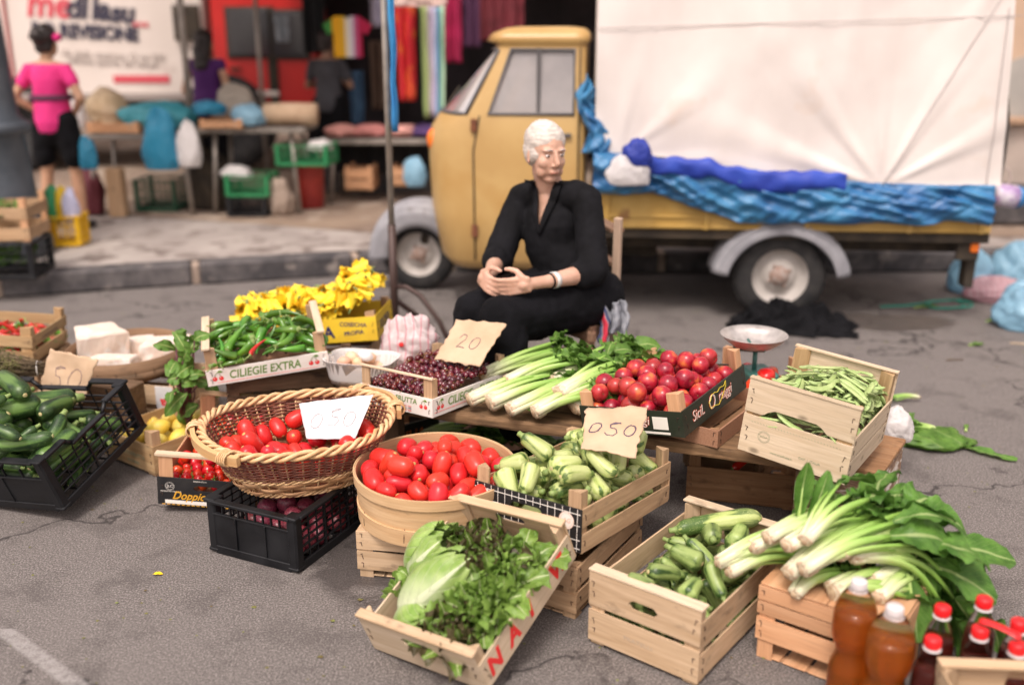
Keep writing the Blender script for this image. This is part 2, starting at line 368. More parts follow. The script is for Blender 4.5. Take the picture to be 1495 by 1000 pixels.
# ------------------------------------------------------------------ ground, kerb, pavement
def asphalt():
    m, t, b = newmat('asphalt'); b.inputs['Roughness'].default_value = .88; b.inputs['Specular IOR Level'].default_value = .3
    v = coords(t, 'world')
    fine = noi(t, v, 190, 4, .75); med = noi(t, v, 55, 4, .65); big = noi(t, v, 1.1, 6, .62); mid = noi(t, v, 5, 6, .65)
    col = ramp(t, fine, [(.34, (.045, .039, .037)), (.5, (.130, .116, .110)), (.64, (.36, .33, .31))])
    col = mixc(t, ramp(t, med, [(.48, .0), (.72, .45)]), col, (.075, .065, .062))
    col = mixc(t, ramp(t, big, [(.40, 0), (.66, .35)]), col, (.19, .17, .16))
    col = mixc(t, ramp(t, mid, [(.52, 0), (.64, .38)]), col, (.055, .047, .045))
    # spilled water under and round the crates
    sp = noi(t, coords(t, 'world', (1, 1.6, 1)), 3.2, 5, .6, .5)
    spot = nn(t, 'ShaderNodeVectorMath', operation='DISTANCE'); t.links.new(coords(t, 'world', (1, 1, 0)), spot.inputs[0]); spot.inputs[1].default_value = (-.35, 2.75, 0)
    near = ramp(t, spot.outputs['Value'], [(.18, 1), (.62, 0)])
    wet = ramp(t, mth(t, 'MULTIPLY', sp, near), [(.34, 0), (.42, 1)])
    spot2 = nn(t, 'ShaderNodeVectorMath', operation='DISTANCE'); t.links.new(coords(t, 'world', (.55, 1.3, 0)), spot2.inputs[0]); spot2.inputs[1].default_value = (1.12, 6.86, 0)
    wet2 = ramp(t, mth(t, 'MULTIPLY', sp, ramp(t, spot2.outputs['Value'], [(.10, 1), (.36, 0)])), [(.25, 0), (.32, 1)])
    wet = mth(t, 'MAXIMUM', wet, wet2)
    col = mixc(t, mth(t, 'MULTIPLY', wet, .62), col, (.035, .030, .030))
    # small oil and chewing gum spots
    vo = nn(t, 'ShaderNodeTexVoronoi'); vo.inputs['Scale'].default_value = 5.5; t.links.new(v, vo.inputs['Vector'])
    sep = mth(t, 'GREATER_THAN', vo.outputs['Color'], .6)
    col = mixc(t, mth(t, 'MULTIPLY', ramp(t, mth(t, 'ADD', vo.outputs['Distance'], mth(t, 'MULTIPLY', mid, .25)), [(.13, .45), (.19, 0)]), sep), col, (.04, .035, .034))
    # hairline cracks
    cr = nn(t, 'ShaderNodeTexVoronoi', feature='DISTANCE_TO_EDGE'); cr.inputs['Scale'].default_value = .75
    dv = nn(t, 'ShaderNodeVectorMath', operation='ADD'); t.links.new(v, dv.inputs[0])
    nc = nn(t, 'ShaderNodeTexNoise'); nc.inputs['Scale'].default_value = 3.0; nc.inputs['Detail'].default_value = 6; t.links.new(v, nc.inputs['Vector'])
    ms = nn(t, 'ShaderNodeVectorMath', operation='SCALE'); t.links.new(nc.outputs['Color'], ms.inputs[0]); ms.inputs['Scale'].default_value = .9; t.links.new(ms.outputs[0], dv.inputs[1])
    t.links.new(dv.outputs[0], cr.inputs['Vector'])
    crk = mth(t, 'MULTIPLY', ramp(t, cr.outputs['Distance'], [(.003, 1), (.010, 0)]), ramp(t, big, [(.42, 0), (.50, .85)]))
    col = mixc(t, crk, col, (.03, .026, .026))
    # worn pale line along the bottom left of the street
    sx = nn(t, 'ShaderNodeSeparateXYZ'); t.links.new(v, sx.inputs[0])
    lin = mth(t, 'ABSOLUTE', mth(t, 'ADD', mth(t, 'ADD', sx.outputs['Y'], mth(t, 'MULTIPLY', sx.outputs['X'], .80)), -1.215))
    ln = mth(t, 'MULTIPLY', ramp(t, lin, [(.02, 1), (.032, 0)]), ramp(t, med, [(.35, .3), (.6, 1)]))
    ln = mth(t, 'MULTIPLY', ln, mth(t, 'LESS_THAN', sx.outputs['Y'], 2.3))
    col = mixc(t, mth(t, 'MULTIPLY', ln, .5), col, (.42, .40, .39))
    t.links.new(col, b.inputs['Base Color'])
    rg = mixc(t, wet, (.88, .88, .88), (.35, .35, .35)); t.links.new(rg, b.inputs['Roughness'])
    bumpn(t, b, mth(t, 'ADD', fine, mth(t, 'MULTIPLY', med, .8)), .65, .0022)
    return m
ASPH = asphalt()
def flat(name, poly, z, m, kind='structure'):
    mb = MB(); mb.add([(x, y, z) for x, y in poly], [tuple(range(len(poly)))]); o = mb.build(name, m); o['kind'] = kind; return o
def ground():
    mb = MB(); xs = [-120, -30, -8, -4, 0, 4, 8, 30, 120]; ys = [-60, -10, 0, 2, 4, 6, 9, 20, 60, 200]
    vs = [(x, y, 0) for x in xs for y in ys]; n = len(ys)
    mb.add(vs, [(i*n+j, (i+1)*n+j, (i+1)*n+j+1, i*n+j+1) for i in range(len(xs)-1) for j in range(n-1)])
    o = mb.build('road', ASPH); o['kind'] = 'structure'
ground()
KERB = [(-9, 3.95), (-5, 5.2), (-3.09, 5.8), (-2.0, 6.14), (-1.03, 6.42), (-.4, 6.5), (1, 6.5), (3, 6.5), (12, 6.4)]
PAVE = mat('pavement_concrete', (.38, .34, .31), (.27, .235, .215), scale=1.6, rough=.9, bump=.3, bscale=60, kind='world', tint2=((.16, .13, .115), 5, .52))
DIRT = mat('dusty_ground', (.27, .20, .145), (.17, .12, .09), scale=1.4, rough=.95, bump=.6, bscale=25, kind='world', tint2=((.36, .29, .23), 4, .52))
LAVA = mat('dark_lava_kerbstone', (.045, .042, .045), (.11, .10, .10), scale=7, rough=.8, bump=.7, bscale=20, kind='world', bdist=.01, tint2=((.24, .21, .19), 9, .60))
MORTAR = mat('pale_mortar', (.38, .30, .24), (.26, .20, .16), scale=8, rough=.9, bump=.4, kind='world')
def pavement():
    n = len(KERB); vs = []; fs = []
    for x, y in KERB: vs += [(x, y+.13, .135), (x, 60, .135)]
    for i in range(n-1): fs.append((2*i, 2*i+2, 2*i+3, 2*i+1))
    mb = MB(); mb.add(vs, fs); o = mb.build('pavement', PAVE); o['kind'] = 'structure'
    mb = MB(); mb.add([(-120, 8.05, .139), (-3.4, 8.0, .139), (-1.9, 7.5, .139), (-.6, 7.0, .139), (14, 7.0, .139), (60, 60, .139), (-120, 60, .139)], [tuple(range(7))])
    o = mb.build('dirt_ground', DIRT); o['kind'] = 'structure'
    st = MB(); jn = MB()
    for i in range(n-1):
        a = Vector((*KERB[i], 0)); b = Vector((*KERB[i+1], 0)); L = (b-a).length; d = (b-a)/L; k = max(1, round(L/1.05))
        ang = math.atan2(d.y, d.x)
        for q in range(k):
            c = a+d*(L*(q+.5)/k); l = L/k-.05
            X = Matrix.Translation((c.x, c.y, 0)) @ Matrix.Rotation(ang, 4, 'Z')
            st.box((0, .06+rnd(-.008, .008), .07), (l, .15, .142+rnd(-.008, .008)), 0, X, ch=.016)
            jn.box((l/2+.025, .066, .064), (.05, .135, .128), 0, X, ch=.008)
    o = st.build('kerb', LAVA); o['kind'] = 'structure'; o = jn.build('kerb_joints', MORTAR); o['kind'] = 'structure'
pavement()

# ------------------------------------------------------------------ crates
def staples(mb, side_len, z, t, M, mat=1, n=1, both=True):
    for s in ((-1, 1) if both else (1,)):
        for k in range(n):
            x = s*(side_len/2-.014-rnd(0, .006)); a = rnd(-.3, .3)
            mb.box((x, -.0006, z+(k-(n-1)/2)*.028+rnd(-.003, .003)), (.0016, .0018, .013), mat, M, ch=.0003, rot=(0, a, 0))
            mb.box((x+s*.003, -.0006, z+(k-(n-1)/2)*.028+.007), (.007, .0018, .0014), mat, M, ch=.0003, rot=(0, a, 0))
def side_matrix(side, a, b):
    if side == 'front': return Matrix.Translation((0, -b/2, 0))
    if side == 'back': return Matrix.Translation((0, b/2, 0)) @ Matrix.Rotation(PI, 4, 'Z')
    if side == 'right': return Matrix.Translation((a/2, 0, 0)) @ Matrix.Rotation(PI/2, 4, 'Z')
    return Matrix.Translation((-a/2, 0, 0)) @ Matrix.Rotation(-PI/2, 4, 'Z')
def crate(name, label, cat, ps, dims, sides, post=(.032, .17), wm=None, pm=None, bm=None, bars=(), barm=None, th=.005, group=None, bottom=True, postshape='tri', barw=.03):
    a, b, h = dims; wm = wm or W_PALE; pm = pm or wm
    t = thing(name, label, cat, ps[:3], tuple(R(x) for x in ps[3:]), group)
    for side in ('front', 'back', 'left', 'right'):
        sp = sides.get(side)
        if not sp: continue
        M = side_matrix(side, a, b); L = (a if side in ('front', 'back') else b) - (0 if side in ('front', 'back') else .0+2*th+.0012)
        mb = MB(); m = sp.get('mat', wm)
        for bi, bd in enumerate(sp['boards']):
            z0, z1 = bd[0], bd[1]; o = (rnd(0, 50), rnd(0, 50)); tilt = rnd(-.0015, .0015)
            hole = bd[2] if len(bd) > 2 else None
            jag = rnd(0, 9); rough_ = lambda x, k: .0009*noise.noise((x*22+jag, k, 0))
            if not hole:
                mb.board(-L/2, L/2, lambda x: z0+tilt*x*4+rough_(x, 1), lambda x: z1+tilt*x*4+rough_(x, 2), th, 0, M, n=10, gz_=o)
            elif hole[0] == 'slot':      # ('slot', zc, halflen, halfheight)
                _, zc, hl, hh = hole
                def hz(x):
                    q = abs(x); 
                    if q > hl: return 0
                    e = max(0, q-(hl-hh)); return math.sqrt(max(0, hh*hh-e*e))
                N = 60
                mb.board(-L/2, L/2, lambda x: zc+hz(x), lambda x: z1, th, 0, M, n=N, gz_=o)
                mb.board(-L/2, L/2, lambda x: z0, lambda x: zc-hz(x), th, 0, M, n=N, gz_=o)
            elif hole[0] == 'notch':     # arch cut into the lower edge: ('notch', xc, halflen, height)
                _, xc, hl, hh = hole
                f = lambda x: z0+hh*min(1, max(0, (1-abs((x-xc)/hl))*3.0))**.6 if abs(x-xc) < hl else z0
                mb.board(-L/2, L/2, f, lambda x: z1, th, 0, M, n=48, gz_=o)
            if sp.get('staples', True): staples(mb, L, (z0+z1)/2, th, M, 1, n=2 if z1-z0 > .055 else 1)
        mb.build('end_panel' if side in ('left', 'right') else 'side_panel', [m, STAPLE], t)
    hp = post[1] if hasattr(post[1], '__len__') else [post[1]]*4
    for k, (sx, sy) in enumerate(((-1, -1), (1, -1), (1, 1), (-1, 1))):
        w = post[0]; x = sx*(a/2-th-.0006); y = sy*(b/2-th-.0006); mb = MB(); hh = hp[k]+rnd(-.002, .002)
        if hh <= 0: continue
        if postshape == 'tri': pl = [(x, y), (x-sx*w*1.25, y), (x-sx*w*1.25, y-sy*.006), (x-sx*.006, y-sy*w*1.0), (x, y-sy*w*1.0)]
        else: pl = [(x, y), (x-sx*w, y), (x-sx*w, y-sy*w*.7), (x, y-sy*w*.7)]
        if sx*sy < 0: pl = pl[::-1]
        z0 = post[2] if len(post) > 2 else .0
        n = len(pl); o = rnd(0, 50); vs = [(px, py, z) for z in (z0, hh) for px, py in pl]
        if sx*sy > 0: pass
        mb.add(vs, [tuple(range(n)), tuple(range(n, 2*n))[::-1]]+[((i+1) % n, i, n+i, n+(i+1) % n) for i in range(n)], 0, [(v[2]+o, v[0]+o, v[1]) for v in vs])
        mb.f = [f[::-1] for f in mb.f] if False else mb.f
        mb.build('corner_post', [pm], t)
    if bottom:
        mb = MB(); n = max(3, round(a/.075)); w = (a-2*th)/n
        for i in range(n): mb.box((-a/2+th+w*(i+.5), 0, .0065), (w-.008, b-2*th-.002, .004), 0, ch=.0008)
        for s in (-1, 0, 1): mb.box((0, s*(b/2-.03), .002), (a-.012, .03, .004), 0, ch=.0008)
        mb.build('bottom', [bm or wm], t)
    for side in bars:
        M = side_matrix(side, a, b); L = (a if side in ('front', 'back') else b)+rnd(0, .004); mb = MB()
        mb.box((0, barw/2-.001, max(hp)+.0045), (L, barw, .007), 0, M, ch=.001)
        mb.build('handle_bar', [barm or wm], t)
    return t
def face_matrix(side, a, b, x, z, off=.0006):
    """drawing plane on the outside of a crate side: X right, Y up, Z out"""
    return side_matrix(side, a, b) @ Matrix.Translation((x, -off, z)) @ Matrix.Rotation(PI/2, 4, 'X')
def cherries_mark(parent, M, s=.02):
    r = MB(); g = MB(); w = MB()
    for dx in (-.55, .55):
        r.lathe([(1e-4, .0004), (.42*s, .0004)], 16, 0, Matrix.Translation((dx*s, -.3*s, 0)))
        w.lathe([(1e-4, .0006), (.10*s, .0006)], 8, 0, Matrix.Translation((dx*s-.1*s, -.15*s, 0)))
        g.tube([(dx*s, .1*s, .0006), (dx*s*.6, .6*s, .0006), (.1*s, 1.0*s, .0006)], .045*s, 4)
    g.prism([(.1*s, 1.0*s), (.5*s, .75*s), (1.0*s, .8*s), (.7*s, 1.15*s), (.3*s, 1.2*s)], .0006)
    p = r.build('cherry_emblem', [INK_R], parent, matrix=M); g.build('stalk_mark', [INK_G], p); w.build('highlight_mark', [INK_W], p)
def ring_mark(parent, M, r, m, disc=None, name='emblem'):
    mb = MB()
    if disc: mb.lathe([(1e-4, .0003), (r, .0003)], 28, 1)
    for q in (r, r*.82): mb.lathe([(q*.95, .0006), (q*1.0, .0006)], 28, 0)
    return mb.build(name, [m, disc or m], parent, matrix=M)
def strokes(name, lines, r, m, parent, M, wob=.0004, zf=None):
    zf = zf or (lambda x, y: 0)
    mb = MB()
    for ln in lines:
        pts = []
        for i in range(len(ln)-1):
            a, b = ln[i], ln[i+1]
            for k in range(4):
                q = k/4; pts.append((a[0]+(b[0]-a[0])*q+rnd(-wob, wob), a[1]+(b[1]-a[1])*q+rnd(-wob, wob), r*.4))
        pts.append((*ln[-1], r*.4)); pts = [(p[0], p[1], p[2]+zf(p[0], p[1])) for p in pts]; mb.tube(pts, r, 4)
    return mb.build(name, [m], parent, matrix=M)
def glyph(ch, x, y, s):
    if ch == '0': return [[(x+s*.33*math.cos(a)*(1+.08*math.sin(2*a)), y+s*.42*math.sin(a+.2)) for a in [2*PI*i/16 for i in range(18)]]]
    if ch == '5': return [[(x+.35*s, y+.5*s), (x-.15*s, y+.38*s), (x-.1*s, y+.1*s), (x+.2*s, y+.05*s), (x+.3*s, y-.2*s), (x+.1*s, y-.45*s), (x-.25*s, y-.42*s), (x-.33*s, y-.3*s)], [(x-.15*s, y+.4*s), (x+.1*s, y+.55*s), (x+.4*s, y+.5*s)]]
    if ch == '2': return [[(x-.3*s, y+.2*s), (x-.1*s, y+.48*s), (x+.2*s, y+.42*s), (x+.22*s, y+.15*s), (x-.05*s, y-.15*s), (x-.3*s, y-.45*s), (x, y-.38*s), (x+.32*s, y-.44*s)]]
    return []
def price_sign(label, corners, txt, m=None, pen=None, size=.05, thick=.0035, jag=True, group=None, loop=False, crump=.004, shift=(0, 0)):
    """a card held up by what it leans on; corners in world space: bottom left, bottom right, top right, top left"""
    bl, br, tr, tl = [Vector(c) for c in corners]; c0 = (bl+br+tr+tl)/4
    X = ((br-bl)+(tr-tl)).normalized(); Yv = ((tl-bl)+(tr-br)); N = X.cross(Yv).normalized(); Yv = N.cross(X).normalized()
    W = Matrix((X, Yv, N)).transposed().to_4x4(); W.translation = c0; Wi = W.inverted()
    L = [Wi @ c for c in (bl, br, tr, tl)]; sd = rnd(0, 90)
    def fn(u, v):
        p = (L[0]*(1-u)+L[1]*u)*(1-v)+(L[3]*(1-u)+L[2]*u)*v
        e = min(u, 1-u, v, 1-v)
        if jag and e < .02 and 0 < u+v: p = p+Vector((noise.noise((u*9+sd, v*9, 0)), noise.noise((u*9, v*9+sd, 3)), 0))*(.008 if m is not PAPER else .002)
        p.z = crump*noise.noise((p.x*14+sd, p.y*14, 0))*2+(.0004*math.sin(p.y*900) if m is not PAPER else 0)
        return p
    t = thing('price_sign', label, 'price sign'); t.matrix_world = W; tag(t, group=group)
    MB().sheet(fn, 26, 22, 0, th=thick).build('card', [m or CARD], t)
    ls = []; n = len(txt); x = -(n-1)*size*.5+shift[0]
    for ch in txt: ls += glyph(ch, x, shift[1]+rnd(-.1, .1)*size, size*rnd(.95, 1.1)); x += size
    if loop: ls += [[(px+rnd(-.002, .002), py+rnd(-.002, .002)) for px, py in l] for l in ls]
    ls += [[(px+rnd(-.0016, .0016), py+rnd(-.0016, .0016)) for px, py in l] for l in ls]; strokes('handwritten_number', ls, .0009, pen or INK_PEN, t, Matrix(), zf=lambda x, y: crump*noise.noise((x*14+sd, y*14, 0))*2+.0004)
    return t
# ------------------------------------------------------------------ fruit and vegetables: one of each kind, copied later
PROTOS = []
def proto(root): root['_p'] = 1; PROTOS.append(root); return freeze(root)
def spindle(L, prof, n=16, m=14, bend=0, ribs=(0, 0), mat=0, mb=None, twist=0, lump=0, flat=1.0):
    mb = mb or MB(); vs = []; gc = []; sd = rnd(0, 50)
    us = [.5-.5*math.cos(PI*i/m) for i in range(m+1)]
    for u in us:
        r = max(1e-4, prof(u)); x = (u-.5)*L; bx = bend*(1-(2*u-1)**2)
        for k in range(n):
            a = 2*PI*k/n; q = r*(1+ribs[1]*math.cos(ribs[0]*a+twist*u)+lump*noise.noise((x*30+sd, math.cos(a)*1.3, math.sin(a)*1.3)))
            v = (x, bx+q*math.cos(a), q*math.sin(a)*flat); vs.append(v); gc.append((v[0], v[1]-bx, v[2]))
    fs = [(i*n+k, (i+1)*n+k, (i+1)*n+(k+1) % n, i*n+(k+1) % n) for i in range(m) for k in range(n)]
    fs = [f[::-1] for f in fs]
    return mb.add(vs, fs, mat, gc, None, True)
RED_T = mat('ripe_plum_tomato_skin', (.66, .026, .022), (.56, .024, .018), scale=22, spec=.4, rough=.31, rand=.12, sss=.12, tint2=((.68, .07, .03), 14, .70), lo=.3, hi=.7)
RED_V = mat('vine_tomato_skin', (.55, .012, .010), (.48, .02, .008), scale=30, rough=.18, rand=.3, sss=.1)
SCAR = mat('tomato_scar', (.45, .30, .10), rough=.7)
CALYX = mat('green_stalk', (.10, .22, .03), (.18, .30, .06), scale=60, rough=.6)
def plum(L, r):
    t = thing('plum_tomato', '', ''); k = rnd(.9, 1.1)
    spindle(L, lambda u: r*(max(0, 1-abs(2*u-1)**2.7)**.47)*(1+.10*(u-.5)*k), 18, 18, bend=rnd(-.002, .004), lump=.08).build('tomato_flesh', [RED_T], t)
    MB().lathe([(1e-4, .0008), (.0035, .0016), (.0052, .0004), (.0062, -.0012)], 9, 0, Matrix.Translation((L/2-.0006, 0, 0)) @ Matrix.Rotation(PI/2, 4, 'Y')).build('stem_scar', [SCAR], t)
    return proto(t)
PLUM = [plum(.080, .0265), plum(.072, .026), plum(.088, .0255), plum(.076, .028), plum(.066, .0255)]
def vine_t(r):
    t = thing('vine_tomato', '', '')
    spindle(r*1.85, lambda u: r*(math.sin(PI*u)**.72), 16, 12, lump=.03).build('tomato_flesh', [RED_V], t)
    c = MB()
    for i in range(5):
        a = 2*PI*i/5+rnd(-.2, .2); e = r*rnd(.55, .8)
        c.tube([(r*.9, 0, 0), (r*.98, e*.5*math.cos(a), e*.5*math.sin(a)), (r*rnd(.8, 1.1), e*math.cos(a), e*math.sin(a))], [.0016, .0014, .0004], 4)
    c.tube([(r*.88, 0, 0), (r*1.2, .002, 0), (r*1.5, .006, .002)], [.0015, .0013, .0018], 5)
    c.build('calyx', [CALYX], t); return proto(t)
VINE = [vine_t(.020), vine_t(.0185), vine_t(.0215)]
def nect_mat():
    m, t, b = newmat('nectarine_skin'); b.inputs['Roughness'].default_value = .28
    v = coords(t, 'obj'); col = ramp(t, noi(t, v, 16, 3), [(.40, (.22, .006, .022)), (.58, (.40, .014, .03)), (.72, (.64, .16, .05))])
    col = mixc(t, ramp(t, noi(t, v, 160, 2), [(.62, 0), (.78, .35)]), col, (.55, .16, .09))
    oi = nn(t, 'ShaderNodeObjectInfo'); col = mixc(t, mth(t, 'MULTIPLY', ramp(t, oi.outputs['Random'], [(.55, 0), (1, 1)]), .30), col, (.62, .10, .03))
    t.links.new(col, b.inputs['Base Color']); return m
NECTM = nect_mat()
def nect(r):
    t = thing('nectarine', '', '')
    mb = MB(); n, m = 20, 16; vs = []
    for i in range(m+1):
        th = PI*i/m
        for k in range(n):
            a = 2*PI*k/n; q = r*(1-.07*math.exp(-(a-PI)**2/.04)-.22*math.exp(-(th/.28)**2)); vs.append((-q*math.cos(th)*.96*-1, q*math.sin(th)*math.cos(a)+1e-5*k, q*math.sin(th)*math.sin(a)))
    mb.add(vs, [(i*n+k, (i+1)*n+k, (i+1)*n+(k+1) % n, i*n+(k+1) % n) for i in range(m) for k in range(n)], 0, vs, None, True)
    mb.build('fruit_flesh', [NECTM], t)
    MB().tube([(r*.70, 0, 0), (r*.82, .001, 0)], [.003, .002], 6).build('stem_pit', [mat('nectarine_stem_pit', (.16, .08, .03), rough=.8)], t)
    return proto(t)
NECT = [nect(.0315), nect(.0305)]
def zmat(name, ca, cb, cc, st=60):
    m, t, b = newmat(name); b.inputs['Roughness'].default_value = .38; b.inputs['Specular IOR Level'].default_value = .4
    v = coords(t, 'gc', (4, st, st)); v2 = coords(t, 'obj', (1, 1, 1))
    gx = nn(t, 'ShaderNodeSeparateXYZ'); t.links.new(coords(t, 'gc'), gx.inputs[0]); s = noi(t, v, 1.0, 3, .5, .3); en = ramp(t, mth(t, 'MULTIPLY', mth(t, 'ABSOLUTE', gx.outputs[0]), 10), [(.22, 0), (.62, .16)]); s = mth(t, 'SUBTRACT', s, en); sp = noi(t, v2, 260, 2); bl = noi(t, v2, 16, 3)
    col = ramp(t, s, [(.34, ca), (.41, cb), (.58, cc)])
    col = mixc(t, ramp(t, sp, [(.60, 0), (.70, .45)]), col, tuple(min(1, x*1.35+.03) for x in cc))
    col = mixc(t, ramp(t, bl, [(.45, 0), (.7, .35)]), col, cc)
    oi = nn(t, 'ShaderNodeObjectInfo'); hs = nn(t, 'ShaderNodeHueSaturation'); t.links.new(col, hs.inputs['Color'])
    vv = mth(t, 'MULTIPLY_ADD', oi.outputs['Random'], .5); t.nodes[-1].inputs[2].default_value = .72; t.links.new(vv, hs.inputs['Value'])
    t.links.new(hs.outputs['Color'], b.inputs['Base Color']); bumpn(t, b, s, .05, .001); return m
ZPALE = zmat('pale_striped_courgette_skin', (.07, .13, .03), (.36, .44, .13), (.50, .56, .24))
ZMID = zmat('mid_green_courgette_skin', (.03, .07, .015), (.17, .25, .065), (.30, .39, .13), 50)
ZDARK = zmat('dark_cucumber_skin', (.012, .032, .010), (.026, .068, .018), (.11, .20, .045), 40)
STEMM = mat('cut_stem_end', (.42, .44, .20), (.50, .38, .18), scale=80, rough=.7)
STEMG = mat('green_stem', (.17, .26, .07), (.26, .34, .11), scale=50, rough=.6)
def courgette(L, r0, r1, m, name='courgette', bend=.004, ribs=(8, .010), stemg=True, neck=.5, mm=22):
    t = thing(name, '', '')
    def pf(u):
        e = min(1, (u/.10))**.55 if u < .10 else (max(0, 1-((u-.80)/.20)**2)**.5 if u > .80 else 1)
        return e*(r0+(r1-r0)*(u**1.2))*(1 if u > .1 else 1)
    spindle(L, pf, 24, mm, bend, ribs, lump=.012).build('vegetable_flesh', [m], t)
    rs = max(.0045, r0*neck); s = MB(); d = L/2
    s.tube([(-d+.006, 0, 0), (-d-.004, 0, 0), (-d-.016, rnd(-.002, .002), 0)], [rs*1.15, rs*.8, rs*.78], 6); s.build('cut_stem', [STEMG if stemg else STEMM, STEMM], t)
    MB().lathe([(1e-4, .0016), (.0045, .0022), (.0068, .0012), (.0076, -.001)], 10, 0, Matrix.Translation((d-.0014, 0, 0)) @ Matrix.Rotation(PI/2, 4, 'Y')).build('blossom_scar', [STEMM], t)
    t['_len'] = L+.026; return proto(t)
CPALE = [courgette(.118, .023, .032, ZPALE, bend=.005), courgette(.100, .022, .034, ZPALE), courgette(.135, .022, .030, ZPALE, bend=.008), courgette(.088, .021, .034, ZPALE)]
CMID = [courgette(.105, .018, .030, ZMID, bend=.004), courgette(.125, .019, .028, ZMID, bend=.008), courgette(.09, .02, .031, ZMID)]
CUKE = [courgette(.23, .024, .029, ZDARK, 'cucumber', .012, (7, .015)), courgette(.20, .027, .031, ZDARK, 'cucumber', .006, (7, .015)), courgette(.26, .023, .027, ZDARK, 'cucumber', .016, (7, .015)), courgette(.15, .026, .032, ZDARK, 'cucumber', .004, (7, .02))]
PEPG = mat('green_pepper_skin', (.045, .15, .012), (.11, .26, .025), scale=12, rough=.2, rand=.5, coat=.3)
PEPR = mat('red_pepper_skin', (.42, .012, .008), (.55, .03, .01), scale=12, rough=.2, coat=.3)
def pepper(L, r, bend, m=PEPG, name='green_pepper'):
    t = thing(name, '', '')
    spindle(L, lambda u: r*(min(1, u/.08)**.5)*(1-.72*u**1.7)*(max(0, 1-u)**.12), 12, 16, bend, (3, .07), lump=.12, twist=1.5).build('pepper_flesh', [m], t)
    s = MB(); d = L/2; s.lathe([(r*.75, 0), (r*.45, .004), (.002, .006)], 8, 0, Matrix.Translation((-d+.003, 0, 0)) @ Matrix.Rotation(-PI/2, 4, 'Y'))
    s.tube([(-d-.001, 0, 0), (-d-.012, rnd(-.003, .003), 0), (-d-.026, rnd(-.012, .012), rnd(-.004, .004))], [.0022, .0019, .0024], 6); s.build('stalk', [STEMG], t)
    return proto(t)
PEPS = [pepper(.115, .0165, .014), pepper(.13, .015, .028), pepper(.105, .018, .008), pepper(.125, .0165, -.02), pepper(.14, .0145, .040)]
CHIL = [pepper(.085, .009, .012, PEPR, 'red_chilli'), pepper(.075, .010, .004, PEPR, 'red_chilli')]
CHERM = mat('dark_cherry_skin', (.055, .004, .010), (.13, .006, .016), scale=30, rough=.15, rand=.6, coat=.5)
def cherry(r):
    t = thing('cherry', '', ''); spindle(r*1.9, lambda u: r*(math.sin(PI*u)**.7)*(1-.12*math.exp(-((1-u)/.05)**2)), 14, 10).build('fruit_flesh', [CHERM], t)
    a = rnd(-.02, .02); MB().tube([(r*.85, 0, 0), (r*1.5, a*.3, .002), (r*2.4, a*.8, .004), (r*3.2, a*1.6, .003)], [.0007, .0006, .0006, .001], 4).build('stalk', [mat('cherry_stalk', (.22, .22, .05), (.28, .14, .05), scale=90, rough=.6)], t)
    return proto(t)
CHER = [cherry(.0125), cherry(.0118), cherry(.013)]
EGGM = mat('brown_egg_shell', (.62, .36, .22), (.70, .46, .32), scale=9, rough=.55, rand=.3)
def egg():
    mb = spindle(.056, lambda u: .0215*(math.sin(PI*u)**.55)*(1+.14*(u-.5)), 16, 14); t = mb.build('egg', [EGGM]); return proto(t)
EGG = [egg()]
BEANM = mat('flat_bean_pod_skin', (.30, .40, .14), (.42, .52, .22), scale=18, rough=.45, rand=.3)
def bean(L, bend, w):
    t = thing('bean_pod', '', '')
    spindle(L, lambda u: w*(min(1, u/.12)**.6)*(min(1, (1-u)/.14)**.8)*(1+.08*math.sin(u*34)), 8, 18, bend, flat=.42).build('pod', [BEANM], t)
    d = L/2; MB().tube([(-d, 0, 0), (-d-.006, .001, 0), (-d-.012, .003, 0)], [.0018, .0013, .0016], 5).build('stalk', [STEMG], t); t['_len'] = L+.012; return proto(t)
BEAN = [bean(.11, .008, .0102), bean(.10, .016, .0098), bean(.12, .004, .0104), bean(.09, -.012, .0098), bean(.115, .024, .0096)]
LEMM = mat('yellow_fruit_skin', (.72, .50, .06), (.66, .55, .16), scale=9, rough=.45, rand=.2, bump=.1, bscale=120)
def lemon():
    return proto(spindle(.10, lambda u: .031*(math.sin(PI*u)**.6)*(1-.3*math.exp(-(u/.15)**2)), 16, 14, lump=.05).build('yellow_fruit', [LEMM]))
LEM = [lemon()]
ONIM = mat('red_onion_skin', (.12, .012, .03), (.26, .05, .07), scale=10, rough=.35, rand=.4, kind='gc', stretch=(2, 30, 30))
def onion():
    return proto(spindle(.07, lambda u: .032*(math.sin(PI*min(1, u*1.15))**.6 if u < .8 else .24*(1-u)/.2+.02), 16, 16, lump=.03).build('red_onion', [ONIM]))
ONI = [onion()]
BLOM = mat('courgette_blossom_petal', (.88, .56, .012), (.90, .70, .05), scale=25, rough=.6, rand=.15, sss=.0, tint2=((.60, .60, .10), 20, .70))
def blossom(k):
    t = MB(); L = .058; ph = rnd(0, 6)
    def fn(u, v):
        a = 2*PI*v; r = .006+.016*u**1.0+.006*max(0, u-.55)*2*abs(math.sin(2.5*a+ph)); x = L*(u-.45)+.010*max(0, u-.5)*math.cos(5*a+ph)
        w = .0045*math.sin(11*a+ph*2)*u*u+.003*math.sin(23*a)*u
        return (x, (r+w)*math.cos(a), (r+w)*math.sin(a)*(.62+.1*k))
    t.sheet(fn, 9, 26)
    t.tube([(-L*.42, 0, 0), (-L*.6, .002, 0), (-L*.78, .004, 0)], [.006, .003, .003], 6, 1)
    return proto(t.build('courgette_blossom', [BLOM, STEMG]))
BLO = [blossom(k) for k in range(4)]

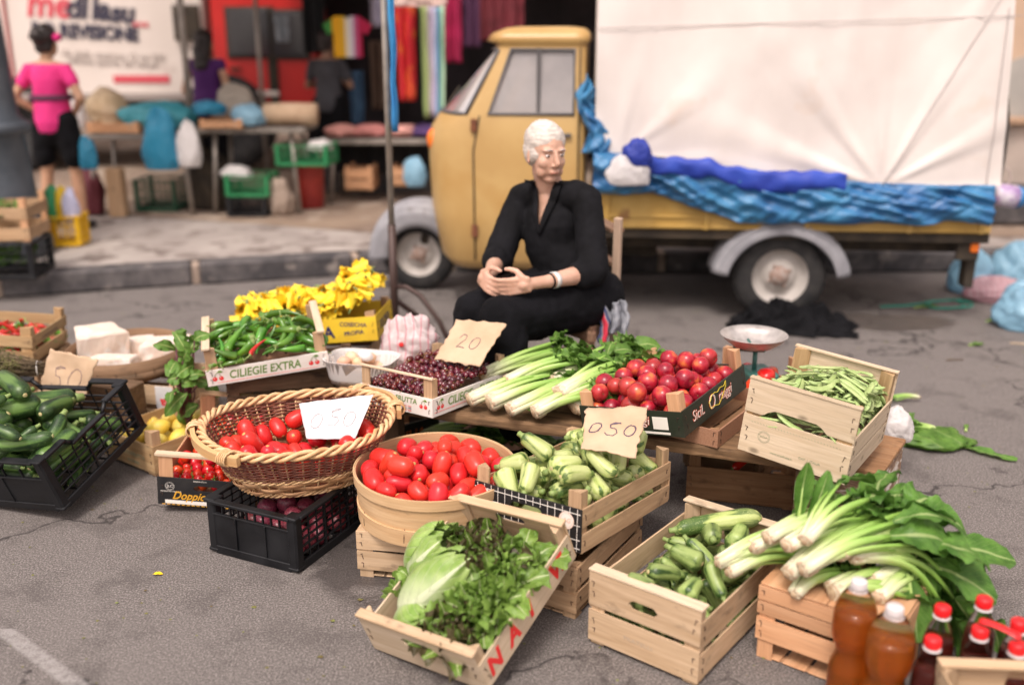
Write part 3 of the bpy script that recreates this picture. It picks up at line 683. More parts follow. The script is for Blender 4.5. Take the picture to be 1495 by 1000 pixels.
# ------------------------------------------------------------------ leaves
def leafmat(name, dark, light, rib, rough=.45, trans=.25, veins=9, edge=None, rand=.2, bump=.6, basep=0):
    m, t, b = newmat(name); b.inputs['Roughness'].default_value = rough; b.inputs['Specular IOR Level'].default_value = .35
    a = nn(t, 'ShaderNodeAttribute', attribute_name='gc'); sx = nn(t, 'ShaderNodeSeparateXYZ'); t.links.new(a.outputs['Vector'], sx.inputs[0])
    u, v, w = sx.outputs
    ob = coords(t, 'obj'); f = noi(t, ob, 22, 4); col = ramp(t, f, [(.35, dark), (.66, light)])
    av = mth(t, 'ABSOLUTE', mth(t, 'SUBTRACT', v, .5))
    # herring-bone veins
    ph = mth(t, 'SUBTRACT', mth(t, 'MULTIPLY', u, veins), mth(t, 'MULTIPLY', av, veins*.9)); tri = mth(t, 'PINGPONG', ph, .5)
    vn = ramp(t, tri, [(.0, 1), (.07, 0)])
    col = mixc(t, mth(t, 'MULTIPLY', vn, .4), col, rib)
    wd = mth(t, 'MULTIPLY_ADD', u, -.055); t.nodes[-1].inputs[2].default_value = .075
    mid = mth(t, 'LESS_THAN', av, wd)
    col = mixc(t, mth(t, 'MULTIPLY', mid, .85), col, rib)
    if basep: col = mixc(t, mth(t, 'MULTIPLY', ramp(t, mth(t, 'ADD', u, mth(t, 'MULTIPLY', av, .8)), [(.42, 1), (basep, 0)]), .92), col, rib)
    if edge is not None:
        e = mth(t, 'ADD', mth(t, 'MULTIPLY', av, 1.3), mth(t, 'MULTIPLY', u, .55)); e = mth(t, 'ADD', e, mth(t, 'MULTIPLY', f, .5))
        col = mixc(t, ramp(t, e, [(.96, 0), (1.14, .85)]), col, edge)
    tn = noi(t, coords(t, 'gc', (0, 0, .7)), 1.0, 1); col = mixc(t, .6, col, ramp(t, tn, [(.3, .6), (.7, 1.15)]), 'MULTIPLY')
    t.links.new(col, b.inputs['Base Color'])
    tr = nn(t, 'ShaderNodeBsdfTranslucent'); t.links.new(col, tr.inputs['Color']); mx = nn(t, 'ShaderNodeMixShader'); mx.inputs[0].default_value = trans
    t.links.new(b.outputs[0], mx.inputs[1]); t.links.new(tr.outputs[0], mx.inputs[2]); t.links.new(mx.outputs[0], t.nodes['Material Output'].inputs['Surface'])
    bumpn(t, b, mth(t, 'ADD', vn, noi(t, ob, 120, 4)), bump, .0025); return m
CHARD = leafmat('chard_leaf', (.058, .155, .022), (.15, .32, .055), (.40, .52, .20))
CELL = leafmat('celery_leaf', (.075, .17, .025), (.15, .30, .05), (.34, .46, .15))
LETG = leafmat('lettuce_leaf', (.13, .25, .035), (.28, .44, .09), (.56, .66, .34), rough=.38, veins=7)
LETP = leafmat('pale_lettuce_leaf', (.22, .38, .07), (.40, .54, .17), (.74, .80, .55), rough=.35, veins=7, basep=.85)
LETR = leafmat('bronze_lettuce_leaf', (.12, .23, .03), (.25, .39, .07), (.56, .64, .32), rough=.4, edge=(.075, .035, .03), veins=7)
BEET = leafmat('beet_leaf', (.09, .20, .03), (.17, .33, .06), (.36, .46, .15), veins=8)
HERB = leafmat('small_herb_leaf', (.04, .10, .015), (.09, .19, .03), (.16, .24, .08))
def leaf(mb, base, d, nrm, L, W, curl=.3, ruffle=.15, cup=.2, nu=12, nv=8, mat=0, shape=None, wav=3, droop=0.0, notch=0):
    d = Vector(d).normalized(); nrm = Vector(nrm); nrm = (nrm-d*nrm.dot(d)); nrm = nrm.normalized() if nrm.length > 1e-5 else d.orthogonal().normalized()
    s = d.cross(nrm); ph = rnd(0, 6); base = Vector(base); sd = rnd(0, 99); o = rnd(0, 40); hk = rnd(-.3, .3)
    sh = shape or (lambda u: (math.sin(PI*min(1, u*.93+.05))**.75)*(.45+.75*u))
    def fn(u, v):
        w = (v-.5)*2; a = curl*u*u*1.3; ww = W*.5*max(.02, sh(u))
        p = base+d*(L*u*math.cos(a*.5))+nrm*(-L*u*math.sin(a*.6))
        rf = ruffle*W*(abs(w)**1.6)*(math.sin(u*wav*5+ph+w*2)+.6*math.sin(u*wav*11+ph*2-w*3))*.4
        p = p+s*(w*ww*(1-.12*notch*math.sin(u*37+ph)*abs(w))+hk*.25*W*u*u)+nrm*(cup*ww*w*w+rf+.10*W*noise.noise((u*4+sd, w*2.2, sd)))
        p.z -= droop*L*u*u
        return p
    mb.sheet(fn, nu, nv, mat, gcf=lambda u, v: (u, v, o)); return fn
def stalkmat():
    m, t, b = newmat('celery_stalk'); b.inputs['Roughness'].default_value = .36
    a = nn(t, 'ShaderNodeAttribute', attribute_name='gc'); sx = nn(t, 'ShaderNodeSeparateXYZ'); t.links.new(a.outputs['Vector'], sx.inputs[0])
    st = noi(t, coords(t, 'gc', (5, 150, 150)), 1.0, 3)
    col = ramp(t, mth(t, 'ADD', sx.outputs['X'], mth(t, 'MULTIPLY', mth(t, 'SUBTRACT', st, .5), .22)), [(.0, (.50, .34, .22)), (.025, (.66, .62, .46)), (.20, (.60, .65, .38)), (.42, (.40, .55, .17)), (.75, (.22, .40, .07))])
    col = mixc(t, ramp(t, st, [(.55, 0), (.7, .35)]), col, (.34, .46, .16))
    t.links.new(col, b.inputs['Base Color']); bumpn(t, b, st, .35, .0015); return m
STALK = stalkmat()
CUTEND = mat('cut_celery_base', (.50, .38, .24), (.30, .19, .11), scale=60, rough=.8, bump=.4)
def bunch(name, label, butt, tip, thick=.032, n=9, leafL=.16, leafW=.10, nl=10, lm=None, spread=.10, rise=.02, seed=0, sag=0.02, group=None, cat='vegetable', hang=0.0, thin=1.0, leafn=None, clean=False):
    """a tied bunch of stalks: butt (cut end) to tip, leaves beyond"""
    random.seed(seed+100); lm = lm or CELL
    butt = Vector(butt); tip = Vector(tip); d = tip-butt; L = d.length; dn = d/L
    side = dn.cross(Vector((0, 0, 1))).normalized(); up = side.cross(dn)
    t = thing(name, label, cat, butt, group=group); st = MB(); lv = MB(); ends = []
    for i in range(n):
        a = 2*PI*i/n+rnd(-.3, .3); rr = thick*(.72 if i % 3 else .30); ca, sa = math.cos(a), math.sin(a)*.75
        e = spread*rnd(.3, 1.0); lng = L*rnd(.78, 1.0); k = rnd(.85, 1.2)*thin
        pts = []; rs = []
        for q in range(9):
            s_ = q/8; w = rr+(e-rr)*s_**1.25
            p = dn*(s_*lng)+side*(w*ca)+up*(w*sa*.8+rise*math.sin(PI*s_))-Vector((0, 0, 1))*(sag*s_*s_*(1+e*3)+hang*max(0, s_-.5)**2*2)
            if butt.z+p.z < .012: p.z = .012-butt.z
            pts.append(p); rs.append(k*(thick*.33*(1-s_)**.65+.0046))
        # crescent section stalks: flattened tubes
        o = len(st.v); st.tube(pts, rs, 8, 0, flat=.62, up=(up*sa+side*ca))
        for z in range(9):
            for q in range(8): g = st.g[o+z*8+q]; st.g[o+z*8+q] = (z/8, g[1]*1.0+i, g[2])
        ends.append((pts[-1], (pts[-1]-pts[-2]).normalized(), pts[5], (pts[6]-pts[5]).normalized()))
    # root plate
    X = Matrix.Translation(dn*.001) @ dn.to_track_quat('Z', 'Y').to_matrix().to_4x4()
    st.lathe([(1e-4, -.006), (thick*.45, -.005), (thick*.72, 0), (thick*.86, .012), (thick*.7, .035)], 16, 0, X, wob=.08)
    for q in range(16*5): st.g[-80+q] = (.012+.0*q, q*.1, 0)
    ct = MB(); ct.lathe([(1e-4, -.0095), (thick*.30, -.009), (thick*.50, -.0055)], 14, 0, X, wob=.1)
    for i in range(nl):
        p, dd, p5, d5 = ends[i % n]; q = (i//n)
        base = p-dd*(.045*q) if q < 2 else p5; dirv = (dd+side*rnd(-.55, .55)+up*rnd(-.05, .45)); ll = leafL*rnd(.65, 1.15)
        if leafn:  # feathery: three leaflets
            for j in range(leafn):
                dj = dirv+side*rnd(-.7, .7)+up*rnd(-.3, .4); leaf(lv, base+dd*rnd(-.02, .03), dj, up+side*rnd(-.8, .8), ll*rnd(.5, .9), leafW*rnd(.6, 1), rnd(.2, .8), .35, rnd(.0, .4), 8, 6, notch=2, droop=rnd(.05, .35))
        else: leaf(lv, base, dirv, up+side*rnd(-.7, .7), ll, leafW*rnd(.7, 1.15), rnd(.1, .7), rnd(.14, .3), rnd(.1, .5), 16, 10, droop=rnd(.1, .45), wav=3)
    lo = .006-butt.z
    for k, v in enumerate(lv.v):
        if v[2] < lo: lv.v[k] = (v[0], v[1], lo+.004*abs(noise.noise((v[0]*30, v[1]*30, 0))))
    st.build('stalks', [STALK], t); lv.build('leaves', [lm], t); ct.build('cut_base', [CUTEND], t)
    return t
# ------------------------------------------------------------------ the crates of the stall
def W_(ps): return pose(*ps)
# -- support crates and plank
def simple_sides(h, n=2, mat=None, gap=.018, z0=.012, ends=None):
    w = (h-z0-gap*(n-1))/n; bd = [(z0+i*(w+gap), z0+i*(w+gap)+w) for i in range(n)]
    d = dict(boards=bd); 
    if mat: d['mat'] = mat
    return dict(front=d, back=dict(d), left=dict(ends or d), right=dict(ends or d))
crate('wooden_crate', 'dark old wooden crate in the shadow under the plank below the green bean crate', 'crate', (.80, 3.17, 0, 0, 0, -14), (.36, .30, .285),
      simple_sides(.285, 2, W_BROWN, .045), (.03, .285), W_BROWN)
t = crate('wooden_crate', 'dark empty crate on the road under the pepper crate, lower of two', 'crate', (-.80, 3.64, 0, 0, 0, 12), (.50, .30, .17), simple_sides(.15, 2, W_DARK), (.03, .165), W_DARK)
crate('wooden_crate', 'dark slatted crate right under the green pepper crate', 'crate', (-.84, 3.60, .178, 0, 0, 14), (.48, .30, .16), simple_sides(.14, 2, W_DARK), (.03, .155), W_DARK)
crate('wooden_crate', 'slatted crate under the yellow blossom box', 'crate', (-.83, 4.03, .0, 0, 0, -3), (.50, .30, .29), simple_sides(.28, 3, W_TAN), (.03, .285), W_TAN)
PLK = (.17, 3.192, .30, 0, 0, -20)
def plank():
    mb = MB(); L, Wd, T = 1.62, .40, .036; n = 60
    ol = []
    for i in range(n+1): ol.append((-L/2+L*i/n, -Wd/2+.006*noise.noise((i*.35, 0, 0))))
    for i in range(n+1): ol.append((L/2-L*i/n, Wd/2+.006*noise.noise((i*.35, 5, 0))))
    e = .05; ol[0] = (-L/2+e, -Wd/2); ol.insert(0, (-L/2+.008, -Wd/2+.05))
    o = (3, 7); k = len(ol); vs = []
    for z, s in ((-T, .985), (-T*.8, 1), (-T*.25, 1.0), (0, .985)):
        for x, y in ol: vs.append((x*(1 if s == 1 else .998), y*s+(.003*noise.noise((x*30, z*300, 1))), z))
    fs = [tuple(range(k))[::-1], tuple(range(3*k, 4*k))]
    for q in range(3): fs += [(q*k+i, q*k+(i+1) % k, (q+1)*k+(i+1) % k, (q+1)*k+i) for i in range(k)]
    mb.add(vs, fs, 0, [(v[0]+3, v[1]*.8, v[2]) for v in vs])
    t = mb.build('plank', [W_PLANK], None, PLK[:3], tuple(R(a) for a in PLK[3:]))
    tag(t, 'thick weathered brown plank laid across crates, carrying the celery and cherries', 'plank')
plank()
def post_leg():
    mb = MB(); mb.box((0, 0, .13), (.06, .05, .262), 0, ch=.004); t = mb.build('wooden_block', [W_DARK], None, (-.42, 3.30, 0), (0, 0, R(-20)))
    tag(t, 'short dark wooden block standing upright under the plank beside the wicker basket', 'wooden block')
post_leg()
# painted box at the right end
def paint_box():
    m, tt, b = newmat('peeling_white_paint_on_wood'); b.inputs['Roughness'].default_value = .8
    v = coords(tt, 'gc', (6, 22, 6)); f = noi(tt, v, 1.0, 5, .7)
    col = ramp(tt, f, [(.45, (.62, .56, .50)), (.50, (.30, .19, .12)), (.60, (.16, .09, .06))])
    col = mixc(tt, ramp(tt, noi(tt, coords(tt, 'gc', (14, 30, 14)), 1.0, 3), [(.62, 0), (.66, .9)]), col, (.03, .035, .07))
    tt.links.new(col, b.inputs['Base Color']); bumpn(tt, b, f, .5, .003)
    a, bb, h = .25, .32, .26
    t = thing('painted_box', 'old box with peeling white paint and bare brown top at the right plank end', 'box', (1.078, 2.916, 0), (0, 0, R(-33)))
    for nme, c, d in (('side_panel', (0, -bb/2+.008, h/2-.008), (a, .016, h-.018)), ('side_panel', (0, bb/2-.008, h/2-.008), (a, .016, h-.018)),
                      ('end_panel', (-a/2+.008, 0, h/2-.008), (.016, bb-.034, h-.018)), ('end_panel', (a/2-.008, 0, h/2-.008), (.016, bb-.034, h-.018))):
        mb = MB(); mb.box(c, d, ch=.003); mb.build(nme, [m], t)
    mb = MB()
    for i in range(3): mb.box((0, -bb/3+i*bb/3, h-.008), (a+.012, bb/3-.003, .017), ch=.003)
    mb.build('top_board', [W_BROWN], t)
paint_box()

# -- Z1b / Z1 pale courgettes behind the check panel
crate('wooden_crate', 'slatted crate on the road carrying the pale courgette crate with the check panel', 'crate', (.150, 2.60, 0, 0, 0, -31), (.31, .43, .165),
      dict(front=dict(boards=[(.02, .075), (.095, .155)]), back=dict(boards=[(.02, .075), (.095, .155)]), left=dict(boards=[(.02, .075), (.095, .155)]), right=dict(boards=[(.03, .082), (.098, .158)])), (.03, .160), W_TAN)
P_Z1 = (.184, 2.648, .17, -4.4, -2.0, -36.5); D_Z1 = (.358, .497, .128)
z1 = crate('courgette_crate', 'wooden crate of pale green courgettes with a black and white check end panel', 'crate', P_Z1, D_Z1,
      dict(front=dict(boards=[(.004, .124, ('slot', .082, .052, .013))], mat=W_BOARDK), back=dict(boards=[(.004, .124)]),
           left=dict(boards=[(.0, .052), (.072, .124)]), right=dict(boards=[(.0, .052), (.072, .124)])), (.032, .168), W_TAN)
def check_panel(t, a, b):
    mb = MB(); M = side_matrix('front', a, b)
    for i in range(15):
        x = -a/2+.012+i*(a-.024)/14
        if abs(x) > .054: mb.box((x, -.0006, .064), (.0016, .001, .118), 0, M, ch=.0002)
        else: mb.box((x, -.0006, .034), (.0016, .001, .058), 0, M, ch=.0002); mb.box((x, -.0006, .1115), (.0016, .001, .024), 0, M, ch=.0002)
    for z in (.014, .038, .110): mb.box((0, -.0009, z), (a-.004, .001, .0018), 0, M, ch=.0002)
    for sx in (-1, 1): mb.box((sx*(a/4+.027), -.0009, .078), (a/2-.06, .001, .0015), 0, M, ch=.0002)
    mb.build('check_print', [INK_W], t)
    for x, z, s in ((-a/2+.042, .066, 'JV'), (a/2-.045, .062, 'AG')):
        z = .086
        e = ring_mark(t, face_matrix('front', a, b, x, z, .0022), .024, INK_PINK, INK_W); text_mesh('lettering', s, .018, INK_PINK, t, face_matrix('front', a, b, x, z, .003), .3)
    text_mesh('lettering', 'SICILIA ITALIA', .0065, INK_W, t, face_matrix('front', a, b, a/2-.052, .030, .0018)); text_mesh('lettering', 'ORTOFRUTTA', .0065, INK_W, t, face_matrix('front', a, b, a/2-.052, .022, .0018))
    for i in range(7): ring_mark(t, face_matrix('front', a, b, -.075+i*.022, .021+.004*(i % 2), .002), .0075, INK_PINK, INK_W, 'printed_dot')
check_panel(z1, D_Z1[0], D_Z1[1])
W = pose(*P_Z1); n = 62
def fill(protos, n, Ls, Rs, ps, dims, label, cat, group, floor=None, seed=1, z0=None, iters=110, h=None, sc=None, flat=.25, align=None, margin=.011, upz=False):
    W = pose(*ps); base = .012; fl = (lambda x, y: floor(x, y)+base) if floor else (lambda x, y: x*0+base)
    P, Q = pack(n, Ls, Rs, dims[0]-2*margin, dims[1]-2*margin, h if h is not None else dims[2], localg(W), fl, iters, seed, None, z0, flat, align=align)
    return place_pack(protos, P, Q, W, Ls, cat, label, group, sc=sc, upz=upz, Rs=Rs)
def mound(H, a, b, e=.0): return lambda x, y: H*np.clip(1-(2*x/a)**2*.5-(2*y/b)**2*.35, 0, 1)+e
cs = [rnd(.86, 1.12) for _ in range(52)]
fill(CPALE, 52, [.066*s for s in cs], [.0315*s for s in cs], P_Z1, D_Z1, 'pale green striped courgette in the crate with the check panel', 'courgette', 'pale courgettes in the check crate', lambda x, y: x*0+.004, 11, .34, 130, sc=cs, flat=.5)

# -- Z2
P_Z2 = (.483, 2.348, .004, 0, 0, -37.8); D_Z2 = (.315, .528, .190)
z2 = crate('courgette_crate', 'tall pale wood crate with an oval hand hole half full of small courgettes', 'crate', P_Z2, D_Z2,
      dict(front=dict(boards=[(.010, .098), (.112, .206, ('slot', .155, .038, .012))]), back=dict(boards=[(.010, .098), (.112, .206, ('slot', .155, .038, .012))]),
           left=dict(boards=[(.014, .082), (.100, .172)]), right=dict(boards=[(.014, .082), (.100, .172)])), (.030, .205), W_PALE)
for sd in ('front', 'back'):
    mb = MB(); mb.box((0, .016, .2105), (D_Z2[0]+.006, .034, .006), 0, side_matrix(sd, D_Z2[0], D_Z2[1]), ch=.001); mb.build('handle_bar', [W_WHITE], z2)
text_mesh('lettering', 'FRATELLI', .016, mat('faded_stamp', (.42, .33, .24), rough=.8), z2, face_matrix('front', D_Z2[0], D_Z2[1], -.01, .055), sx=1.3)
cs = [rnd(.84, 1.1) for _ in range(62)]
fill(CMID, 62, [.060*s for s in cs], [.0285*s for s in cs], P_Z2, D_Z2, 'small dark striped courgette in the tall front crate', 'courgette', 'small courgettes in the tall front crate', lambda x, y: x*0+.0, 21, .35, 150, sc=cs, flat=.35)
big = courgette(.25, .022, .031, ZPALE, 'courgette', .010, (8, .02)); PROTOS.pop(); big['_used'] = 1
P = W_(P_Z2) @ Vector((-.015, .165, .208)); big.matrix_world = Matrix.Translation(P) @ Matrix.Rotation(R(8), 4, 'Z') @ Matrix.Rotation(R(-5), 4, 'Y')
tag(big, 'longest pale smooth courgette lying on top at the back of the tall front crate', 'courgette')

# -- B1 beans
P_B1 = (.90, 2.758, .335, -.6, 5.9, -34.2); D_B1 = (.315, .400, .160)
b1 = crate('bean_crate', 'pale wooden crate with tall ends full of flat green beans, tilted on the plank', 'crate', P_B1, D_B1,
      dict(front=dict(boards=[(.0, .115), (.125, .222, ('notch', -.01, .09, .022))], mat=W_WHITE), back=dict(boards=[(.0, .115), (.125, .222)], mat=W_WHITE),
           left=dict(boards=[(.0, .062), (.072, .135)]), right=dict(boards=[(.0, .062), (.072, .135)])), (.034, .222), W_WHITE, W_GOLD)
for sd in ('front', 'back'):
    mb = MB(); mb.box((0, .008, .2255), (D_B1[0]+.004, .020, .006), 0, side_matrix(sd, D_B1[0], D_B1[1]), ch=.001); mb.build('handle_bar', [W_WHITE], b1)
M = face_matrix('front', *D_B1[:2], -.088, .062); ring_mark(b1, M, .018, INK_FAINT); text_mesh('lettering', 'SICILIA', .007, INK_FAINT, b1, M @ Matrix.Translation((0, 0, .0004)))
text_mesh('lettering', 'www.ortofrutta.it', .009, INK_FAINT, b1, face_matrix('front', *D_B1[:2], -.03, .022)); text_mesh('lettering', 'CAT. I  ITALIA', .010, INK_FAINT, b1, face_matrix('front', *D_B1[:2], .05, .034))
mb = MB(); M = side_matrix('front', D_B1[0], D_B1[1])
for i in range(30): mb.box((-.13+i*.0088, -.0005, .098-.0*i), (.005, .0008, .0012), 0, M, ch=.0002, rot=(0, .8, 0))
mb.build('stamped_dashes', [INK_FAINT], b1)
N = 275; ls = [rnd(.075, .10) for _ in range(N)]
fill(BEAN, N, ls, [.0085]*N, P_B1, D_B1, 'pale green flat bean pod in the tilted bean crate', 'bean', 'green beans in the crate',
     lambda x, y: .062+.070*np.clip(1-(2*x/.3)**2*.8-((y-.0)/.2)**2*.8, 0, 1), 31, .10, 70, sc=[l/.10 for l in ls], flat=.2, h=.19, upz=True, margin=.014)

# -- N1 nectarines
P_N1 = (.505, 3.044, .342, 3.8, -9.6, -36.6); D_N1 = (.365, .450, .080)
crate('cardboard_box', 'flat brown printed box under the right side of the nectarine crate', 'box', (.632, 3.055, .302, 0, 0, -35), (.28, .42, .058), dict(front=dict(boards=[(.0, .056)], mat=CARD_BR), back=dict(boards=[(.0, .056)], mat=CARD_BR), left=dict(boards=[(.0, .056)], mat=CARD_BR), right=dict(boards=[(.0, .056)], mat=CARD_BR)), (.02, .056), W_BROWN)
n1 = crate('nectarine_crate', 'black printed crate with tall corner posts heaped with red nectarines', 'crate', P_N1, D_N1,
      {s: dict(boards=[(.0, .080)], mat=W_BOARDG) for s in ('front', 'back', 'left', 'right')}, (.034, (.125, .135, .135, .135)), W_ORANGE, W_ORANGE, CARD_BR)
for sd in ('front', 'back', 'left', 'right'):
    a, b = D_N1[0]-.0125, D_N1[1]-.0125; mb = MB(); L = a if sd in ('front', 'back') else b
    mb.box((0, .0015, .0385), (L-.003, .002, .076), 0, side_matrix(sd, a, b), ch=.0003); mb.build('inner_board', [CARD_BR], n1)
ORL = mat('salmon_red_ink', (.55, .10, .05), rough=.6)
for k, (ch_, x, s) in enumerate((('SiciL', -.125, .047), ('O', -.030, .066), ('rtaggi', .066, .047))):
    text_mesh('lettering', ch_, s, ORL, n1, face_matrix('right', *D_N1[:2], x, .040, .0008), .1, bold=.0011, sx=.92)
    text_mesh('lettering', ch_, s, INK_W, n1, face_matrix('right', *D_N1[:2], x, .040, .0016), .1, bold=-.0006, sx=.92)
strokes('island_outline', [[(-.075, -.018), (-.082, .004), (-.070, .010), (-.06, .022), (-.04, .024), (-.02, .018), (.0, .026), (.03, .022), (.045, .034), (.043, .018), (.02, .0), (.0, -.014), (-.02, -.024), (-.05, -.016), (-.075, -.018)]], .0011, INK_Y, n1, face_matrix('right', *D_N1[:2], .03, .042, .0018))
mb = MB(); M = side_matrix('front', D_N1[0], D_N1[1]); mb.box((.105, -.0006, .040), (.052, .001, .040), 0, M, ch=.0002); mb.box((.085, -.0006, .008), (.10, .001, .007), 0, M, ch=.0002); mb.build('printed_label', [INK_W], n1)
text_mesh('lettering', 'gi', .04, ORL, n1, face_matrix('front', *D_N1[:2], .055, .045, .0008), .1, bold=.001); text_mesh('lettering', 'gi', .04, INK_W, n1, face_matrix('front', *D_N1[:2], .055, .045, .0016), .1, bold=-.0004)
N = 62; cs = [rnd(.9, 1.08) for _ in range(N)]
fill(NECT, N, [.002]*N, [.0305*s for s in cs], P_N1, D_N1, 'red and yellow nectarine heaped in the black printed crate', 'nectarine', 'nectarines in the printed crate', mound(.035, .36, .45), 41, .12, 110, sc=cs)

# -- CH1 cherries
P_CH = (-.269, 3.264, .308, -2.6, -1.5, -35.4); D_CH = (.320, .410, .062)
ch = crate('cherry_crate', 'low white printed crate with thin posts holding dark cherries under torn film', 'crate', P_CH, D_CH,
      {s: dict(boards=[(.0, .062)], mat=W_BOARDW) for s in ('front', 'back', 'left', 'right')}, (.028, .125), W_TAN, W_TAN, CARD_BR, bars=('front',), barm=W_WHITE, barw=.010)
text_mesh('lettering', 'LIBORIO FRUTTA', .026, INK_G, ch, face_matrix('front', *D_CH[:2], -.005, .042), .12, sx=.98, bold=.0003)
for i, z in enumerate((.022, .015, .008)): text_mesh('lettering', 'Commercio ingrosso ortofrutta - Sicilia - Italia', .0068, INK_B if i % 2 else INK_R, ch, face_matrix('front', *D_CH[:2], .0, z), sx=1.1)
ring_mark(ch, face_matrix('front', *D_CH[:2], -.128, .040), .012, INK_B); cherries_mark(ch, face_matrix('front', *D_CH[:2], .122, .036), .017)
cherries_mark(ch, face_matrix('right', *D_CH[:2], -.165, .034), .018); text_mesh('lettering', 'CILIEGIE', .040, INK_G, ch, face_matrix('right', *D_CH[:2], -.060, .036), .15, sx=.9, bold=.0004); text_mesh('lettering', 'EXTRA', .040, INK_G, ch, face_matrix('right', *D_CH[:2], .10, .036), .15, sx=.9, bold=.0004)
mb = MB(); mb.box((0, -.0005, .014), (.39, .0008, .0012), 0, side_matrix('right', *D_CH[:2])); mb.build('printed_line', [INK_R], ch)
film, tt, bb = newmat('clear_film'); bb.inputs['Transmission Weight'].default_value = 1; bb.inputs['Roughness'].default_value = .12; bb.inputs['IOR'].default_value = 1.12; bb.inputs['Base Color'].default_value = (.95, .95, .95, 1)
mb = MB()
mb.sheet(lambda u, v: ((u-.5)*.30, -.197+.002*math.sin(u*9), .060+v*(.050+.006*math.sin(u*13))), 20, 5); mb.sheet(lambda u, v: (.152+.003*math.sin(u*8), (u-.5)*.38, .060+v*(.034+.014*math.sin(u*6)+.02*u)), 20, 5); mb.build('film_wrap', [film], ch)
N = 235; cs = [rnd(.9, 1.1) for _ in range(N)]
fill(CHER, N, [.001]*N, [.0122*s for s in cs], P_CH, D_CH, 'dark red cherry in the low white crate', 'cherry', 'cherries in the white crate',
     lambda x, y: .042+.030*np.clip(1-(2*x/.32)**2*.5-((y-.06)/.2)**2, 0, 1), 51, .06, 70, sc=cs, h=.085)
price_sign('torn cardboard price sign reading 20, standing in the cherries', [gy(636, 527, 3.30), gy(698, 532, 3.18), gy(741, 476, 3.30), gy(664, 463, 3.40)], '20', size=.055, thick=.004, pen=INK_PALE if False else INK_PEN)

# -- P1 green peppers
P_P1 = (-.912, 3.523, .354, 6.2, -4.9, 15.3); D_P1 = (.428, .311, .058)
p1 = crate('pepper_crate', 'low white printed crate with two handle bars full of green peppers', 'crate', P_P1, D_P1,
      dict(front=dict(boards=[(.0, .060)], mat=W_BOARDW), back=dict(boards=[(.0, .060)], mat=CARD_BR), left=dict(boards=[(.0, .060)], mat=CARD_BR), right=dict(boards=[(.0, .060)], mat=CARD_BR)), (.030, .136), W_BROWN, W_TAN, CARD_BR)
for s in (-1, 1):
    mb = MB(); mb.box((s*(D_P1[0]/2-.014), 0, .1405), (.028, D_P1[1]+.004, .008), ch=.001); mb.build('handle_bar', [W_WHITE], p1)
text_mesh('lettering', 'CILIEGIE EXTRA', .043, INK_G, p1, face_matrix('front', *D_P1[:2], -.012, .031), .16, sx=.83, bold=.0007)
cherries_mark(p1, face_matrix('front', *D_P1[:2], -.176, .030), .020); cherries_mark(p1, face_matrix('front', *D_P1[:2], .162, .032), .020)
mb = MB(); mb.box((0, -.0005, .008), (.36, .0008, .0012), 0, side_matrix('front', *D_P1[:2])); mb.build('printed_line', [INK_R], p1)
N = 64; cs = [rnd(.82, 1.12) for _ in range(N)]
pp = fill(PEPS, N, [.088*s for s in cs], [.0158*s for s in cs], P_P1, D_P1, 'glossy green pepper in the white crate with bars', 'green pepper', 'green peppers in the white crate', mound(.045, .42, .34, .012), 61, .10, 100, sc=cs, h=.07, upz=True)
def extra_red(P, rz, lab):
    o = copy_tree(CHIL[0]); o.matrix_world = Matrix.Translation(P) @ Matrix.Rotation(rz, 4, 'Z') @ Matrix.Rotation(-.5, 4, 'Y'); tag(o, lab, 'chilli'); 
    if '_used' in o: del o['_used']
    return o

extra_red(gz(377, 507, .475), .9, 'red tipped chilli among the green peppers')
o = extra_red((.80, 3.06, .150), .1, 'long red pepper glimpsed between the slats of the dark crate under the beans'); o.scale = (1.7, 1.7, 1.7)
# -- BL1 courgette blossoms
P_BL = (-.828, 4.02, .30, -3.6, -4.9, -2.9); D_BL = (.60, .353, .098)
bl = crate('blossom_box', 'yellow printed box heaped with yellow courgette blossoms', 'box', P_BL, D_BL,
      {s: dict(boards=[(.0, .098)], mat=W_BOARDY) for s in ('front', 'back', 'left', 'right')}, (.03, .115), W_TAN, W_TAN, CARD_BR)
text_mesh('lettering', 'VITA', .066, INK_B, bl, face_matrix('front', *D_BL[:2], .055, .040), 0, bold=.002, sx=1.0)
text_mesh('lettering', 'COSECHA', .024, INK_B, bl, face_matrix('front', *D_BL[:2], .205, .068) @ Matrix.Rotation(-.10, 4, 'Z'), 0, bold=.0006)
text_mesh('lettering', 'PROPIA', .024, INK_B, bl, face_matrix('front', *D_BL[:2], .205, .034) @ Matrix.Rotation(.08, 4, 'Z'), 0, bold=.0006)
text_mesh('lettering', 'DOLCEVITA', .05, INK_B, bl, face_matrix('right', *D_BL[:2], .0, .045), 0, bold=.001, sx=.8)
N = 298; cs = [rnd(.8, 1.15) for _ in range(N)]
fill(BLO, N, [.026*s for s in cs], [.0130*s for s in cs], P_BL, D_BL, 'bright yellow courgette blossom in the yellow box', 'courgette blossom', 'courgette blossoms in the yellow box',
     lambda x, y: .068+.05*np.clip(1-(2*x/.62)**6-(2*y/.40)**4, 0, 1)+.115*np.clip(1-((x-.24)/.11)**2-(y/.2)**2, 0, 1), 71, .12, 60, sc=cs, h=.10, flat=.8)

